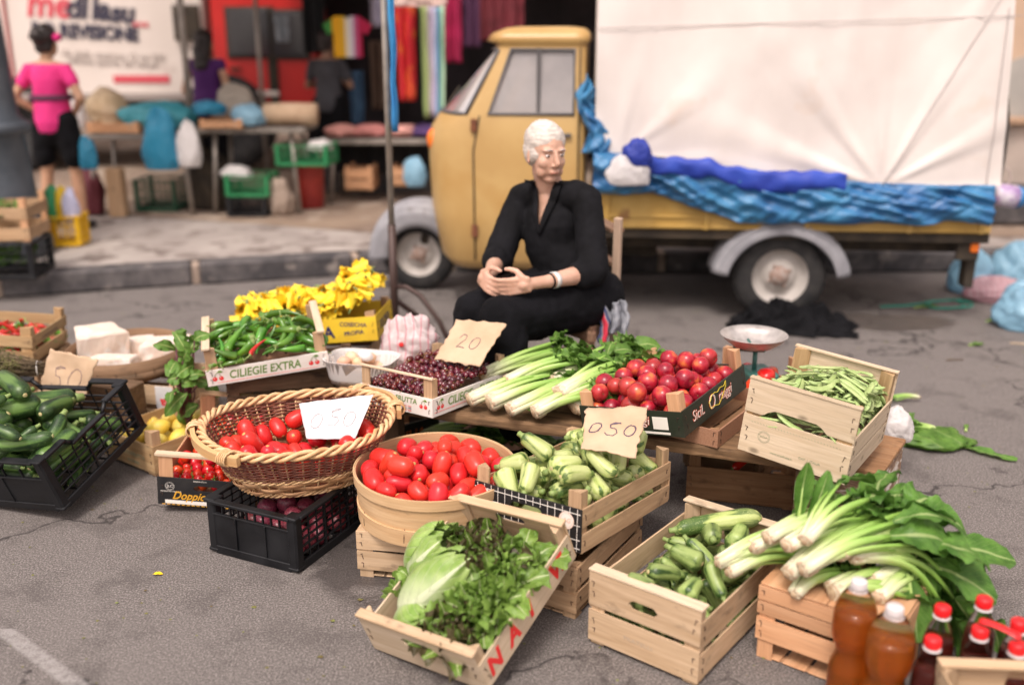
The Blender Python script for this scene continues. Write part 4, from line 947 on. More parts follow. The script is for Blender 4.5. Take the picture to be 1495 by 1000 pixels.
# -- T1 vine tomatoes
P_T1 = (-1.005, 3.22, .040, 4.0, 5.0, .3); D_T1 = (.318, .507, .095)
t1 = crate('tomato_crate', 'long crate with a black printed end and orange wood bars holding vine tomatoes', 'crate', P_T1, D_T1,
      dict(front=dict(boards=[(.0, .100, ('slot', .066, .040, .010))], mat=W_BOARDK), back=dict(boards=[(.0, .100, ('slot', .070, .040, .010))], mat=CARD_BR),
           left=dict(boards=[(.0, .092)], mat=W_ORANGE), right=dict(boards=[(.0, .092)], mat=W_ORANGE)), (.036, .175), W_ORANGE, W_ORANGE, CARD_BR)
for s, m_ in ((-1, W_WHITE), (1, W_TAN)):
    mb = MB(); mb.box((0, s*(D_T1[1]/2-.012), .1805), (D_T1[0]+.01, .024, .010), ch=.001); mb.build('handle_bar', [m_], t1)
ring_mark(t1, face_matrix('front', *D_T1[:2], -.118, .070), .015, INK_W); text_mesh('lettering', 'JLC', .013, INK_W, t1, face_matrix('front', *D_T1[:2], -.118, .070, .001)); text_mesh('lettering', 'Doppio', .040, INK_GOLD, t1, face_matrix('front', *D_T1[:2], -.058, .036, .001), .45, bold=.0006, sx=.88)
text_mesh('lettering', 'PRODOTTO ITALIANO', .0065, INK_W, t1, face_matrix('front', *D_T1[:2], -.115, .050)); text_mesh('lettering', 'ORIGINE SICILIA', .006, INK_W, t1, face_matrix('front', *D_T1[:2], -.02, .093))
mb = MB(); mb.box((-.035, -.0006, .012), (.20, .001, .013), 0, side_matrix('front', *D_T1[:2]), ch=.0002); mb.build('printed_strip', [INK_W], t1)
mb = MB()
for i in range(18): mb.box((-.14+i*.016, -.0006, .002), (.010, .001, .003), 0, side_matrix('front', *D_T1[:2]), ch=.0002)
mb.build('printed_dashes', [INK_GOLD], t1)
N = 110; cs = [rnd(.88, 1.12) for _ in range(N)]
fill(VINE, N, [.001]*N, [.0200*s for s in cs], P_T1, D_T1, 'small round vine tomato with green stalk in the black ended crate', 'tomato', 'vine tomatoes in the long crate',
     lambda x, y: .035+.055*np.clip(1-((y-.12)/.13)**2-((x+.02)/.16)**2*.6, 0, 1), 81, .08, 90, sc=cs)
crate('wooden_crate', 'low crate with orange posts standing behind the vine tomatoes', 'crate', (-.62, 3.46, .0, 0, 0, 4), (.34, .24, .10), simple_sides(.10, 1, CARD_BR), (.03, .25), W_ORANGE, W_TAN, bars=('back',))

# -- Y1 yellow fruit crate
P_Y1 = (-1.30, 3.46, .004, 0, 0, -36); D_Y1 = (.31, .32, .120)
y1 = crate('fruit_crate', 'pale wooden crate of yellow fruit between the cucumber crate and the vine tomatoes', 'crate', P_Y1, D_Y1,
      simple_sides(.115, 1, W_GOLD), (.034, .165), W_PALE, W_TAN)
text_mesh('lettering', 'ORTOFRUTTA', .022, INK_FAINT, y1, face_matrix('front', *D_Y1[:2], .03, .058)); text_mesh('lettering', 'PACHINO', .016, INK_FAINT, y1, face_matrix('front', *D_Y1[:2], .03, .030))
fill(LEM, 26, [.034]*26, [.030]*26, P_Y1, D_Y1, 'smooth yellow fruit in the small crate', 'yellow fruit', 'yellow fruit in the crate', None, 91, .15, 90)

# -- sieve of cheese on its crate
P_S = (-1.50, 3.86, 0, 0, 0, -12)
s_ = crate('wooden_crate', 'slatted crate with a white paper label, under the cheese sieve', 'crate', P_S, (.46, .30, .20), simple_sides(.19, 2, W_PALE, .022), (.03, .198), W_PALE)
mb = MB(); mb.box((.165, -.0012, .11), (.075, .002, .16), 0, side_matrix('front', .46, .30)); mb.build('paper_label', [PAPER], s_)
text_mesh('lettering', 'ia', .055, INK_R, s_, face_matrix('front', .46, .30, .165, .12, .0030) @ Matrix.Rotation(PI, 4, 'Z'), 0, bold=.0015)
def sieve():
    r = .235; h = .085; t = thing('wooden_sieve', 'round brown wooden sieve rim holding white cheese blocks', 'sieve', (-1.585, 3.90, .205), (R(2), R(-1), R(10)))
    m = wood('old_sieve_wood', (.24, .14, .08), (.36, .23, .14), dirtlo=.5); mb = MB()
    for q in range(48):
        pass
    mb.lathe([(r-.006, .0), (r, .0), (r+.002, h*.5), (r, h), (r-.005, h), (r-.007, h*.5), (r-.006, 0)], 56, 0); mb.build('rim', [m], t)
    g = MB()
    for v in range(len(mb.v)): mb.g[v] = mb.g[v]
    b2 = MB(); b2.lathe([(r+.002, .008), (r+.006, .010), (r+.006, .036), (r+.002, .038)], 56, 0); b2.build('hoop', [m], t)
    fl = MB(); fl.lathe([(1e-4, .010), (r-.007, .010)], 40, 0); fl.build('mesh_floor', [W_TAN], t)
    st = MB()
    for q in range(10):
        a = -PI/2+(q-5)*.3; st.box((math.cos(a)*(r+.007), math.sin(a)*(r+.007), .04), (.002, .002, .022), 0, rot=(0, 0, a))
    st.build('wire_stitch', [STAPLE], t)
sieve()
CHEESE = mat('salted_cheese', (.70, .60, .52), (.62, .49, .40), scale=7, rough=.8, bump=.5, bscale=50, tint2=((.74, .69, .64), 12, .5), sss=.1)
def cheese(P, dims, rz, lab, seed, wedge=.0, rx=0):
    random.seed(seed); vs = []; a, b, h = dims
    pl = [(-a/2, -b/2), (a/2, -b/2*.8), (a/2*(1-wedge), b/2), (-a/2*.9, b/2*.8)]
    mb = MB(); n = 9
    def ring(z, s): 
        out = []
        for i in range(4):
            p, q = pl[i], pl[(i+1) % 4]
            for k in range(n):
                f = k/n; x, y = p[0]+(q[0]-p[0])*f, p[1]+(q[1]-p[1])*f; w = noise.noise((x*20+seed, y*20, z*20))*.008
                out.append(((x+w)*s, (y+w)*s, z+noise.noise((x*16, y*16, seed))*.008))
        return out
    R_ = [ring(0, .96), ring(.006, 1), ring(h*.5, 1.01), ring(h-.007, .99), ring(h, .93)]
    vs = [v for r in R_ for v in r]; k = 4*n
    fs = [tuple(range(k))[::-1], tuple(range(4*k, 5*k))]+[(q*k+i, q*k+(i+1) % k, (q+1)*k+(i+1) % k, (q+1)*k+i) for q in range(4) for i in range(k)]
    mb.add(vs, fs); o = mb.build('cheese_block', [CHEESE], None, P, (rx, 0, rz)); tag(o, lab, 'cheese'); return o
cheese((-1.70, 3.93, .222), (.20, .16, .135), .5, 'tallest chunk of white cheese standing at the left of the sieve', 3, .45, .12)
cheese((-1.61, 3.80, .220), (.19, .09, .055), -.1, 'flat slab of white cheese at the near edge of the sieve', 5)
cheese((-1.43, 3.93, .220), (.20, .15, .085), .12, 'broad white cheese block with a dark rind edge at the right of the sieve', 8, .1)
cheese((-1.56, 3.99, .220), (.10, .09, .075), .3, 'small cheese piece between the two larger chunks at the back of the sieve', 12)

# -- red chilli crate at far left and a support
crate('wooden_crate', 'low crate on the road under the chilli crate at the far left', 'crate', (-2.147, 4.06, 0, 0, 0, 0), (.36, .34, .212), simple_sides(.20, 2, W_TAN), (.03, .21), W_TAN)
P_PR = (-2.147, 4.04, .222, 0, 4, .9); D_PR = (.36, .34, .13)
pr = crate('chilli_crate', 'slatted wooden crate of red and green chillies at the left edge', 'crate', P_PR, D_PR, simple_sides(.125, 2, W_GOLD, .02), (.034, .160), W_GOLD, W_GOLD)
text_mesh('lettering', 'CONTE NATURA', .02, mat('dark_stamp', (.16, .10, .08), rough=.8), pr, face_matrix('right', *D_PR[:2], .0, .095))
N = 90; cs = [rnd(.95, 1.3) for _ in range(N)]
fill([CHIL[0], CHIL[1], CHIL[0], PEPS[0]], N, [.07*s for s in cs], [.0125*s for s in cs], P_PR, D_PR, 'shiny long chilli in the far left crate', 'chilli', 'chillies in the far left crate', None, 95, .14, 80, sc=cs)

# -- big tomatoes between the nectarines and the scale
P_T2 = (.84, 3.40, .12, 0, 0, -36); D_T2 = (.30, .34, .20)
crate('wooden_crate', 'low crate behind the plank under the large tomatoes', 'crate', (.84, 3.40, 0, 0, 0, -36), (.29, .33, .112), simple_sides(.11, 1, W_TAN), (.03, .112), W_TAN)
crate('tomato_crate', 'small orange wood crate of large tomatoes in front of the green scale', 'crate', P_T2, D_T2, simple_sides(.18, 2, W_ORANGE), (.034, .26), W_ORANGE)
BIGT = mat('large_orange_red_tomato_skin', (.62, .07, .02), (.60, .025, .012), scale=14, rough=.25, rand=.2)
mb = spindle(.066, lambda u: .040*(math.sin(PI*u)**.6), 20, 14, ribs=(7, .05)); bt = proto(mb.build('large_tomato', [BIGT]))
fill([bt], 26, [.003]*26, [.037]*26, P_T2, D_T2, 'large orange red tomato in front of the green scale', 'tomato', 'large tomatoes by the scale', lambda x, y: x*0+.07, 96, .16, 80)

# -- L1 lettuce crate
P_L1 = (-.091, 2.262, .105, 22.7, -3.7, -35.3); D_L1 = (.362, .439, .085)
l1 = crate('lettuce_crate', 'steeply tilted wooden crate with tall ends, full of lettuce, in the front', 'crate', P_L1, D_L1,
      dict(front=dict(boards=[(.0, .127, ('slot', .088, .052, .012))], mat=W_WHITE), back=dict(boards=[(.0, .127, ('slot', .090, .048, .011))], mat=W_PALE),
           left=dict(boards=[(.0, .085)], mat=W_WHITE), right=dict(boards=[(.0, .085)], mat=W_WHITE)), (.034, .124), W_PALE, W_PALE, W_PALE)
for sd in ('front', 'back'):
    mb = MB(); mb.box((0, .009, .1305), (D_L1[0]+.006, .026, .007), 0, side_matrix(sd, D_L1[0], D_L1[1]), ch=.001); mb.build('handle_bar', [W_PALE], l1)
text_mesh('lettering', 'VI', .075, INK_R, l1, face_matrix('right', *D_L1[:2], .135, .042, .0008), .1, bold=.003, sx=1.0)
text_mesh('lettering', 'N', .075, INK_R, l1, face_matrix('right', *D_L1[:2], -.165, .042, .0008), .1, bold=.003, sx=.9); text_mesh('lettering', 'I', .075, INK_R, l1, face_matrix('right', *D_L1[:2], .0, .042, .0008), .1, bold=.003, sx=.9); text_mesh('lettering', 'A', .075, INK_R, l1, face_matrix('right', *D_L1[:2], -.08, .042, .0008), .1, bold=.003, sx=.9)

# -- crate bottom right, C1 under the chard
P_C1 = (.824, 2.177, .0, 0, 0, -37); D_C1 = (.34, .25, .205)
c1 = crate('wooden_crate', 'orange brown slatted crate carrying the heap of celery in the front right', 'crate', P_C1, D_C1,
      dict(front=dict(boards=[(.055, .115), (.128, .162), (.166, .203)]), back=dict(boards=[(.055, .115), (.128, .2)]), left=dict(boards=[(.055, .115), (.128, .2)]), right=dict(boards=[(.055, .115), (.128, .2)])), (.032, .203), W_ORANGE)
mb = MB()
for i in range(4): mb.box((-.126+.084*i, 0, .2085), (.082, D_C1[1]-.004, .006), ch=.001)
mb.build('lid_board', [W_ORANGE], c1)
P_BR = (1.10, 1.66, .0, 0, 0, -4); D_BR = (.42, .28, .24)
crate('wooden_crate', 'pale blurred crate end at the bottom right corner in front of the bottles', 'crate', P_BR, D_BR, simple_sides(.235, 3, W_PALE, .02), (.032, .24), W_PALE, bars=('back', 'front'))
# ------------------------------------------------------------------ plastic crates
def plastic_crate(label, ps, dims, mt, rows=5, cols=8, solid=('front',), dip=True, group=None, name='plastic_crate', cat='crate', dips=('front', 'back')):
    a, b, h = dims; t = thing(name, label, cat, ps[:3], tuple(R(x) for x in ps[3:]), group)
    for side in ('front', 'back', 'left', 'right'):
        M = side_matrix(side, a, b); L = (a if side in ('front', 'back') else b); mb = MB(); zt = h-.012
        mb.box((0, .006, .014), (L-.05, .012, .028), 0, M, ch=.002)
        dd = dip and side in dips; dw = L*.22
        if dd:   # rim dips at the hand hold
            for s in (-1, 1):
                mb.box((s*(L/2-.02-(L/2-dw-.02)/2), .004, zt), (L/2-dw-.03, .026, .010), 0, M, ch=.002)
                mb.tube([(s*(dw+.012), .006, zt), (s*(dw-.006), .006, zt-.018), (s*(dw-.022), .006, zt-.03)], .0075, 6, 0, M=M)
            mb.box((0, .005, zt-.032), (2*dw-.03, .022, .010), 0, M, ch=.002)
        else: mb.box((0, .004, zt), (L-.036, .026, .010), 0, M, ch=.002)
        top = zt-.034 if dd else zt-.004
        if side in solid:
            mb.box((0, .006, .028+(top*.62)/2), (L-.052, .006, top*.62), 0, M, ch=.001)
            z0 = .028+top*.62; mb.box((0, .005, z0), (L-.05, .012, .006), 0, M, ch=.001)
            k = cols; 
            for i in range(k+1):
                x = -L/2+.03+i*(L-.06)/k; mb.box((x, .006, (z0+top)/2), (.005, .008, top-z0), 0, M, ch=.001)
            for i in (.33, .66): mb.box((-L/2+L*i, .002, .028+top*.31), (.006, .008, top*.6), 0, M, ch=.001)
        else:
            for i in range(1, rows):
                z = .028+(top-.028)*i/rows; mb.box((0, .0055, z), (L-.05, .008, .005), 0, M, ch=.001)
            for i in range(cols+1):
                x = -L/2+.03+i*(L-.06)/cols; mb.box((x, .0065, (.028+top)/2), (.007 if i % 3 == 0 else .004, .010 if i % 3 == 0 else .006, top-.028), 0, M, ch=.001)
        mb.build('lattice_side', [mt], t)
    for sx in (-1, 1):
        for sy in (-1, 1):
            mb = MB(); x, y = sx*(a/2-.017), sy*(b/2-.017)
            mb.box((x, y, h/2-.004), (.034, .034, h-.012), ch=.006); mb.box((x, y, h-.011), (.044, .044, .012), ch=.004); mb.box((x, y, .012), (.038, .038, .012), ch=.004); mb.build('corner_post', [mt], t)
    mb = MB()
    for i in range(9): mb.box((-a/2+.03+i*(a-.06)/8, 0, .006), (.010, b-.03, .006), ch=.001)
    for i in range(6): mb.box((0, -b/2+.03+i*(b-.06)/5, .0055), (a-.03, .008, .005), ch=.001)
    mb.build('bottom', [mt], t); return t
P_K1 = (-1.636, 3.19, .080, 16.8, -5.8, -20.4); D_K1 = (.585, .448, .212)
plastic_crate('tilted black plastic crate heaped with dark green cucumbers at the left', P_K1, D_K1, PLASTIC_K, 5, 7, ('front',), dips=('front', 'right', 'back'))
random.seed(5); cs = [rnd(.7, 1.12) for _ in range(80)]
fill(CUKE, 80, [.165*s for s in cs], [.0275*s for s in cs], P_K1, D_K1, 'dark green cucumber heaped in the tilted black crate', 'cucumber', 'cucumbers in the tilted black crate', lambda x, y: x*0+.004, 101, .40, 150, sc=cs, flat=.3, h=.21, margin=.018)
price_sign('cardboard price sign reading 50 stuck upright behind the cucumbers', [gy(54, 578, 3.50), gy(118, 592, 3.42), gy(143, 525, 3.44), gy(73, 509, 3.52)], '50', size=.085, pen=INK_PEN)
mb = MB(); mb.box((-1.62, 3.62, .12), (.40, .10, .236), ch=.004, rot=(0, 0, -.3)); tag(mb.build('wooden_block', [W_DARK]), 'dark wood block propping the cucumber crate from behind', 'wooden block')

P_O1 = (-.685, 2.835, 0, 0, 0, -25); D_O1 = (.33, .42, .186)
plastic_crate('black plastic crate of red onions on the road under the wicker basket', P_O1, D_O1, PLASTIC_K, 6, 9, ('front',), dip=False)
fill(ONI, 34, [.01]*34, [.030]*34, P_O1, D_O1, 'red onion inside the black crate under the wicker basket', 'onion', 'red onions under the basket', None, 111, .16, 70)

# ------------------------------------------------------------------ wicker basket
WICK_L = mat('peeled_willow', (.55, .33, .15), (.68, .47, .26), scale=30, rough=.5, kind='gc', stretch=(1, 1, 1), tint2=((.36, .18, .08), 14, .6))
WICK_D = mat('brown_willow', (.13, .035, .022), (.24, .08, .045), scale=24, rough=.45, kind='gc', tint2=((.36, .19, .10), 30, .66))
WICK_C = mat('peach_wood_chip', (.50, .27, .13), (.60, .36, .19), scale=10, rough=.6, kind='gc')
def wicker(ps):
    t = thing('wicker_basket', 'large oval wicker basket of plum tomatoes standing on the black onion crate', 'basket', ps[:3], tuple(R(x) for x in ps[3:]))
    Hh = .165
    def AB(z): f = (z/Hh); return .195+.090*f**.8, .140+.068*f**.8
    def pt(a, z, o=0): A, B = AB(z); return (math.copysign(abs(math.cos(a))**.88, math.cos(a))*(A+o), math.copysign(abs(math.sin(a))**.88, math.sin(a))*(B+o), z+.018*abs(math.cos(a))**3*(z/Hh))
    ns = 44
    mb = MB()
    for i in range(ns):
        a = 2*PI*i/ns; mb.tube([pt(a, z) for z in (0, .04, .08, .12, Hh)], .0033, 5)
    mb.build('stakes', [WICK_L], t)
    mb = MB(); k = 17
    for q in range(k):
        z = .068+(Hh-.075)*q/(k-1); N = ns*4; ph = q % 2
        mb.tube([pt(2*PI*i/N, z+.0012*math.sin(i*.37+q), .0042*math.cos(PI*(i/4+ph))) for i in range(N)], .0027+rnd(-.0003, .0004), 5, closed=True)
    mb.build('woven_wall', [WICK_D], t)
    mb = MB()
    for q in range(3):
        z = .010+.019*q; N = 22*6; ph = q % 2
        for dz in (0,):
            vs = []; gc = []
            for i in range(N):
                a = 2*PI*i/N; o = .0075*math.cos(PI*(i/6+ph))
                for (oo, zz) in ((o-.0015, z-.009), (o+.0015, z-.008), (o+.0022, z), (o+.0015, z+.008), (o-.0015, z+.009)):
                    vs.append(pt(a, max(.001, zz), oo)); gc.append((a*.25, zz, q))
            mb.add(vs, [(i*5+j, ((i+1) % N)*5+j, ((i+1) % N)*5+(j+1) % 5, i*5+(j+1) % 5) for i in range(N) for j in range(5)], 0, gc, None, True)
    mb.build('chip_weave', [WICK_C], t)
    for z, r, R2, nm, st in ((.064, .0036, .005, 'waist_braid', 3), (.004, .0036, .005, 'foot_braid', 3), (Hh+.006, .0068, .0095, 'rim_braid', 3)):
        mb = MB(); N = 220; tw = 15 if r > .005 else 22
        for s in range(st):
            mb.tube([(lambda p, c: (p[0], p[1], p[2]+R2*math.sin(c)))(pt(2*PI*i/N, z, R2*math.cos(2*PI*(tw*i/N)+2*PI*s/st)), 2*PI*(tw*i/N)+2*PI*s/st) for i in range(N)], r*rnd(.9, 1.1), 6, closed=True)
        mb.build(nm, [WICK_L], t)
    mb = MB(); mb.lathe([(1e-4, .006), (.98, .006)], 44, 0, Matrix.Diagonal((.205, .140, 1, 1))); mb.build('base', [WICK_C], t)
    hw = wood('bent_handle_wood', (.60, .34, .14), (.70, .45, .22), dirtlo=.7)
    for s, c0 in ((1, PI+.42), (-1, .42)):
        for e in (0,):
            mb = MB(); N = 22
            P = [Vector(pt(c0+(-.62+1.24*i/N)*.95, Hh+.004, .024)) for i in range(N+1)]
            vs = []; gc = []
            for i, p in enumerate(P):
                o = Vector((p.x, p.y, 0)).normalized()
                for (dx, dz) in ((-.007, -.015), (.008, -.016), (.008, .013), (-.006, .015)): vs.append(p+o*dx+Vector((0, 0, dz))); gc.append((i*.02, dx, dz+.3))
            fs = [(i*4+j, i*4+(j+1) % 4, i*4+4+(j+1) % 4, i*4+4+j) for i in range(N) for j in range(4)]+[(0, 1, 2, 3), (N*4+3, N*4+2, N*4+1, N*4)]
            mb.add(vs, fs, 0, gc, None, False); h_ = mb.build('handle', [hw], t)
            for ii in (3, N-3):
                w = MB(); p = P[ii]; o = Vector((p.x, p.y, 0)).normalized(); tg = (P[ii+1]-P[ii-1]).normalized()
                for q in range(5):
                    c = p+tg*(q-2)*.0062-o*.006; w.tube([c+o*.026*math.cos(2*PI*k/12)+Vector((0, 0, .022*math.sin(2*PI*k/12))) for k in range(12)], .0031, 5, closed=True)
                w.build('willow_binding', [WICK_L], h_)
    return t
P_WB = (-.662, 2.885, .188, 5.5, -1.5, 14)
wicker(P_WB)
def plum_fill(P_, a, b, h, N, label, group, fl, seed, z0, cat='tomato'):
    W = pose(*P_); cs = [rnd(.88, 1.15) for _ in range(N)]
    P, Q = pack(N, [.028*s for s in cs], [.0262*s for s in cs], a, b, h, localg(W), fl, 120, seed, True, z0, .3)
    return place_pack(PLUM, P, Q, W, None, cat, label, group, sc=cs)
plum_fill(P_WB, .50, .36, .16, 46, 'ripe red plum tomato lying in the oval wicker basket', 'plum tomatoes in the wicker basket', lambda x, y: .012+.16*np.clip((x/.25)**2+(y/.17)**2-.45, 0, 1)+np.clip(-.05-x, 0, .3)*.30+np.clip(y-.03, 0, .2)*.35, 121, .10)
price_sign('white paper price sign reading 0 50 standing among tomatoes in the wicker basket', [gy(447, 640, 2.90), gy(520, 641, 2.87), gy(544, 575, 2.96), gy(437, 590, 3.00)], '050', m=PAPER, pen=mat('grey_pencil', (.36, .33, .35), rough=.8), size=.055, thick=.0008, crump=.003)

# ------------------------------------------------------------------ round basket on crate
def round_basket(ps, r=.2375, h=.148):
    t = thing('round_basket', 'round bent wood basket brimming with plum tomatoes, standing on a slatted crate', 'basket', ps[:3], tuple(R(x) for x in ps[3:]))
    m = wood('bent_veneer', (.56, .35, .18), (.68, .47, .27), dirtlo=.60); mb = MB()
    q = .0004
    def band(ri, ro, z0, z1, ro2=None): ro2 = ro2 or ro; return [(ri, z0), (ri, z0+q), (ri, z0), (ro, z0), (ro, z0+q), (ro2, z1-q), (ro2, z1), (ro2-q, z1+.0002), (ri+q, z1+.0002), (ri, z1), (ri, z1-q), (ri, z0+q)]
    for nme, (ri, ro, z0, z1, ro2), off in (('veneer_wall', (r-.016, r-.012, 0, h, r-.001), 0), ('lower_hoop', (r-.0115, r-.0065, .001, .052, r-.003), 3), ('upper_hoop', (r-.0005, r+.0025, h-.030, h+.0008, r+.0035), 9)):
        mb = MB(); mb.lathe(band(ri, ro, z0, z1, ro2) if nme != 'veneer_wall' else [(r-.016, 0), (r-.012, 0), (r-.012, q), (r-.001, h-q), (r-.001, h), (r-.001-q, h+.0002), (r-.005, h), (r-.005, h-q), (r-.016, q)], 72, 0, wob=.003); mb.g = [(math.atan2(v[1], v[0])*r+off, v[2], 0) for v in mb.v]; mb.build(nme, [m], t)
    st = MB()
    for a in (-1.9, -1.45, -1.05, -2.6, -.4):
        for dz in (.03,):
            c, s = math.cos(a), math.sin(a); st.tube([((r-.006)*c, (r-.006)*s, .012), ((r-.003)*c+.002, (r-.003)*s, .03), ((r-.004)*c+.004, (r-.004)*s, .056)], .0012, 5)
    st.build('wire_stitch', [STAPLE], t)
    fl = MB(); fl.lathe([(1e-4, .006), (r-.014, .006)], 40, 0); fl.build('base', [W_TAN], t); return t
P_R1 = (-.225, 2.690, .152, 1, 0, 0)
round_basket(P_R1)
plum_fill(P_R1, .440, .440, .14, 68, 'ripe red plum tomato heaped in the round bent wood basket', 'plum tomatoes in the round basket', lambda x, y: .052+.025*np.clip(1-(x/.2)**2-(y/.2)**2, 0, 1), 131, .16)
crate('wooden_crate', 'slatted crate with a split upper slat under the round tomato basket', 'crate', (-.262, 2.715, .0, 0, 0, -10), (.315, .36, .15), dict(front=dict(boards=[(.026, .084), (.092, .148)]), back=dict(boards=[(.026, .084), (.092, .148)]), left=dict(boards=[(.026, .084), (.092, .148)]), right=dict(boards=[(.026, .084), (.092, .148)])), (.032, .149), W_PALE)

# ------------------------------------------------------------------ sign on the courgettes
W = pose(*P_Z1)
price_sign('torn cardboard price sign reading 0 50 leaning on the pale courgettes', [gy(848, 655, 2.56), gy(926, 667, 2.50), gy(947, 594, 2.68), gy(856, 595, 2.72)], '050', size=.050, loop=True, crump=.006)

# ------------------------------------------------------------------ egg tub
def egg_tub():
    m, tt, b = newmat('clear_white_plastic'); b.inputs['Base Color'].default_value = (.82, .80, .78, 1); b.inputs['Transmission Weight'].default_value = .45; b.inputs['Roughness'].default_value = .3; b.inputs['IOR'].default_value = 1.2
    t = thing('plastic_tub', 'white ribbed plastic tub of brown eggs beside the cherry crate', 'tub', (-.545, 3.43, .304), (0, 0, R(-14)))
    mb = MB(); n = 96; pr = [(.088, .002), (.092, .0), (.098, .02), (.106, .075), (.110, .088), (.116, .090), (.116, .087), (.108, .084), (.094, .006), (.001, .006)]
    mb.lathe(pr, n, 0, Matrix.Diagonal((1.15, .80, 1, 1)), power=4.2)
    for i, v in enumerate(mb.v):
        q = i//n
        if 2 <= q <= 3: k = 1+.010*math.sin((i % n)*PI/1.5); mb.v[i] = (v[0]*k, v[1]*k, v[2])
    mb.build('tub_wall', [m], t)
    P, Q = pack(15, [.012]*15, [.0222]*15, .20, .145, .09, (0, 0, -1), lambda x, y: x*0+.018, 80, 3, None, .08)
    place_pack(EGG, P, Q, t.matrix_world if False else pose(-.545, 3.43, .304, 0, 0, -14), None, 'egg', 'brown egg in the white plastic tub', 'brown eggs in the tub')
    o = spindle(.056, lambda u: .0215*(math.sin(PI*u)**.55), 16, 14).build('egg', [mat('white_egg_shell', (.82, .80, .78), rough=.5)], None, (-.525, 3.40, .407), (.3, .5, .4)); tag(o, 'single white egg on top of the brown eggs', 'egg')
egg_tub()

# ------------------------------------------------------------------ thin plastic bags
def bagmat(name, c, stripe=None, alpha=.35):
    m, t, b = newmat(name); b.inputs['Roughness'].default_value = .28; b.inputs['Base Color'].default_value = c4(c)
    if stripe:
        v = coords(t, 'obj', (1, 1, 1)); sx = nn(t, 'ShaderNodeSeparateXYZ'); t.links.new(v, sx.inputs[0])
        f = mth(t, 'PINGPONG', mth(t, 'ADD', mth(t, 'MULTIPLY', sx.outputs[0], 34), mth(t, 'MULTIPLY', noi(t, v, 9, 2), 1.2)), .5)
        col = mixc(t, ramp(t, f, [(.05, 1), (.10, 0)]), c, stripe); t.links.new(col, b.inputs['Base Color'])
    tr = nn(t, 'ShaderNodeBsdfTransparent'); tl = nn(t, 'ShaderNodeBsdfTranslucent'); tl.inputs[0].default_value = c4(c); m1 = nn(t, 'ShaderNodeMixShader'); m1.inputs[0].default_value = .35
    m2 = nn(t, 'ShaderNodeMixShader'); m2.inputs[0].default_value = alpha*.6
    t.links.new(b.outputs[0], m1.inputs[1]); t.links.new(tl.outputs[0], m1.inputs[2]); t.links.new(m1.outputs[0], m2.inputs[1]); t.links.new(tr.outputs[0], m2.inputs[2]); t.links.new(m2.outputs[0], t.nodes['Material Output'].inputs['Surface'])
    bumpn(t, b, noi(t, coords(t, 'obj'), 35, 4, .5, 1.5), .5, .01); return m
BAG_PINK = bagmat('white_and_pink_bag_film', (.80, .70, .70), (.75, .25, .32), .2)
BAG_BLUE = bagmat('pale_blue_bag_film', (.33, .58, .74), None, .2); BAG_TEAL = bagmat('blue_bag_film', (.04, .30, .48), None, .1)
BAG_PK2 = bagmat('pale_pink_bag_film', (.74, .52, .56), (.60, .18, .26), .2); BAG_W = bagmat('white_bag_film', (.80, .77, .76), None, .15)
def crumpled(name, label, P, dims, m, seed, ears=0, cat='bag', rz=0, sharp=1.0, n=30, group=None):
    o = Vector((seed*3.1, seed*1.7, 0)); mb = MB(); N, K = n*2, n; vs = []
    for i in range(K+1):
        th = PI*i/K
        for k in range(N):
            a = 2*PI*k/N; d = Vector((math.sin(th)*math.cos(a), math.sin(th)*math.sin(a), math.cos(th)))
            r = 1+.22*sharp*noise.noise(d*1.6+o)+.20*sharp*(.5-abs(noise.noise(d*3.2+o)))+.10*sharp*abs(noise.noise(d*7+o))
            if ears: r += ears*max(0, d.z-.45)*(1+math.cos(2*a+seed))
            v = Vector((d.x*r*dims[0]/2, d.y*r*dims[1]/2, d.z*r*dims[2]*.62+dims[2]*.42)); v.z = max(0.003, v.z); vs.append(v)
    mb.add(vs, [(i*N+k, (i+1)*N+k, (i+1)*N+(k+1) % N, i*N+(k+1) % N) for i in range(K) for k in range(N)], 0, vs, None, True)
    ob = mb.build(name, [m], None, P, (0, 0, rz)); return tag(ob, label, cat, group)
crumpled('plastic_bag', 'crumpled white plastic bag with thin pink stripes behind the egg tub', (-.385, 3.62, .300), (.18, .13, .165), BAG_PINK, 2, .12, sharp=1.8)
strokes('pink_star', [[(-.01, 0), (.01, 0)], [(0, -.01), (0, .01)], [(-.007, -.007), (.007, .007)], [(.007, -.007), (-.007, .007)]], .003, INK_R, bpy.data.objects['plastic_bag'], Matrix.Translation((-.03, -.064, .10)) @ Matrix.Rotation(PI/2, 4, 'X'))

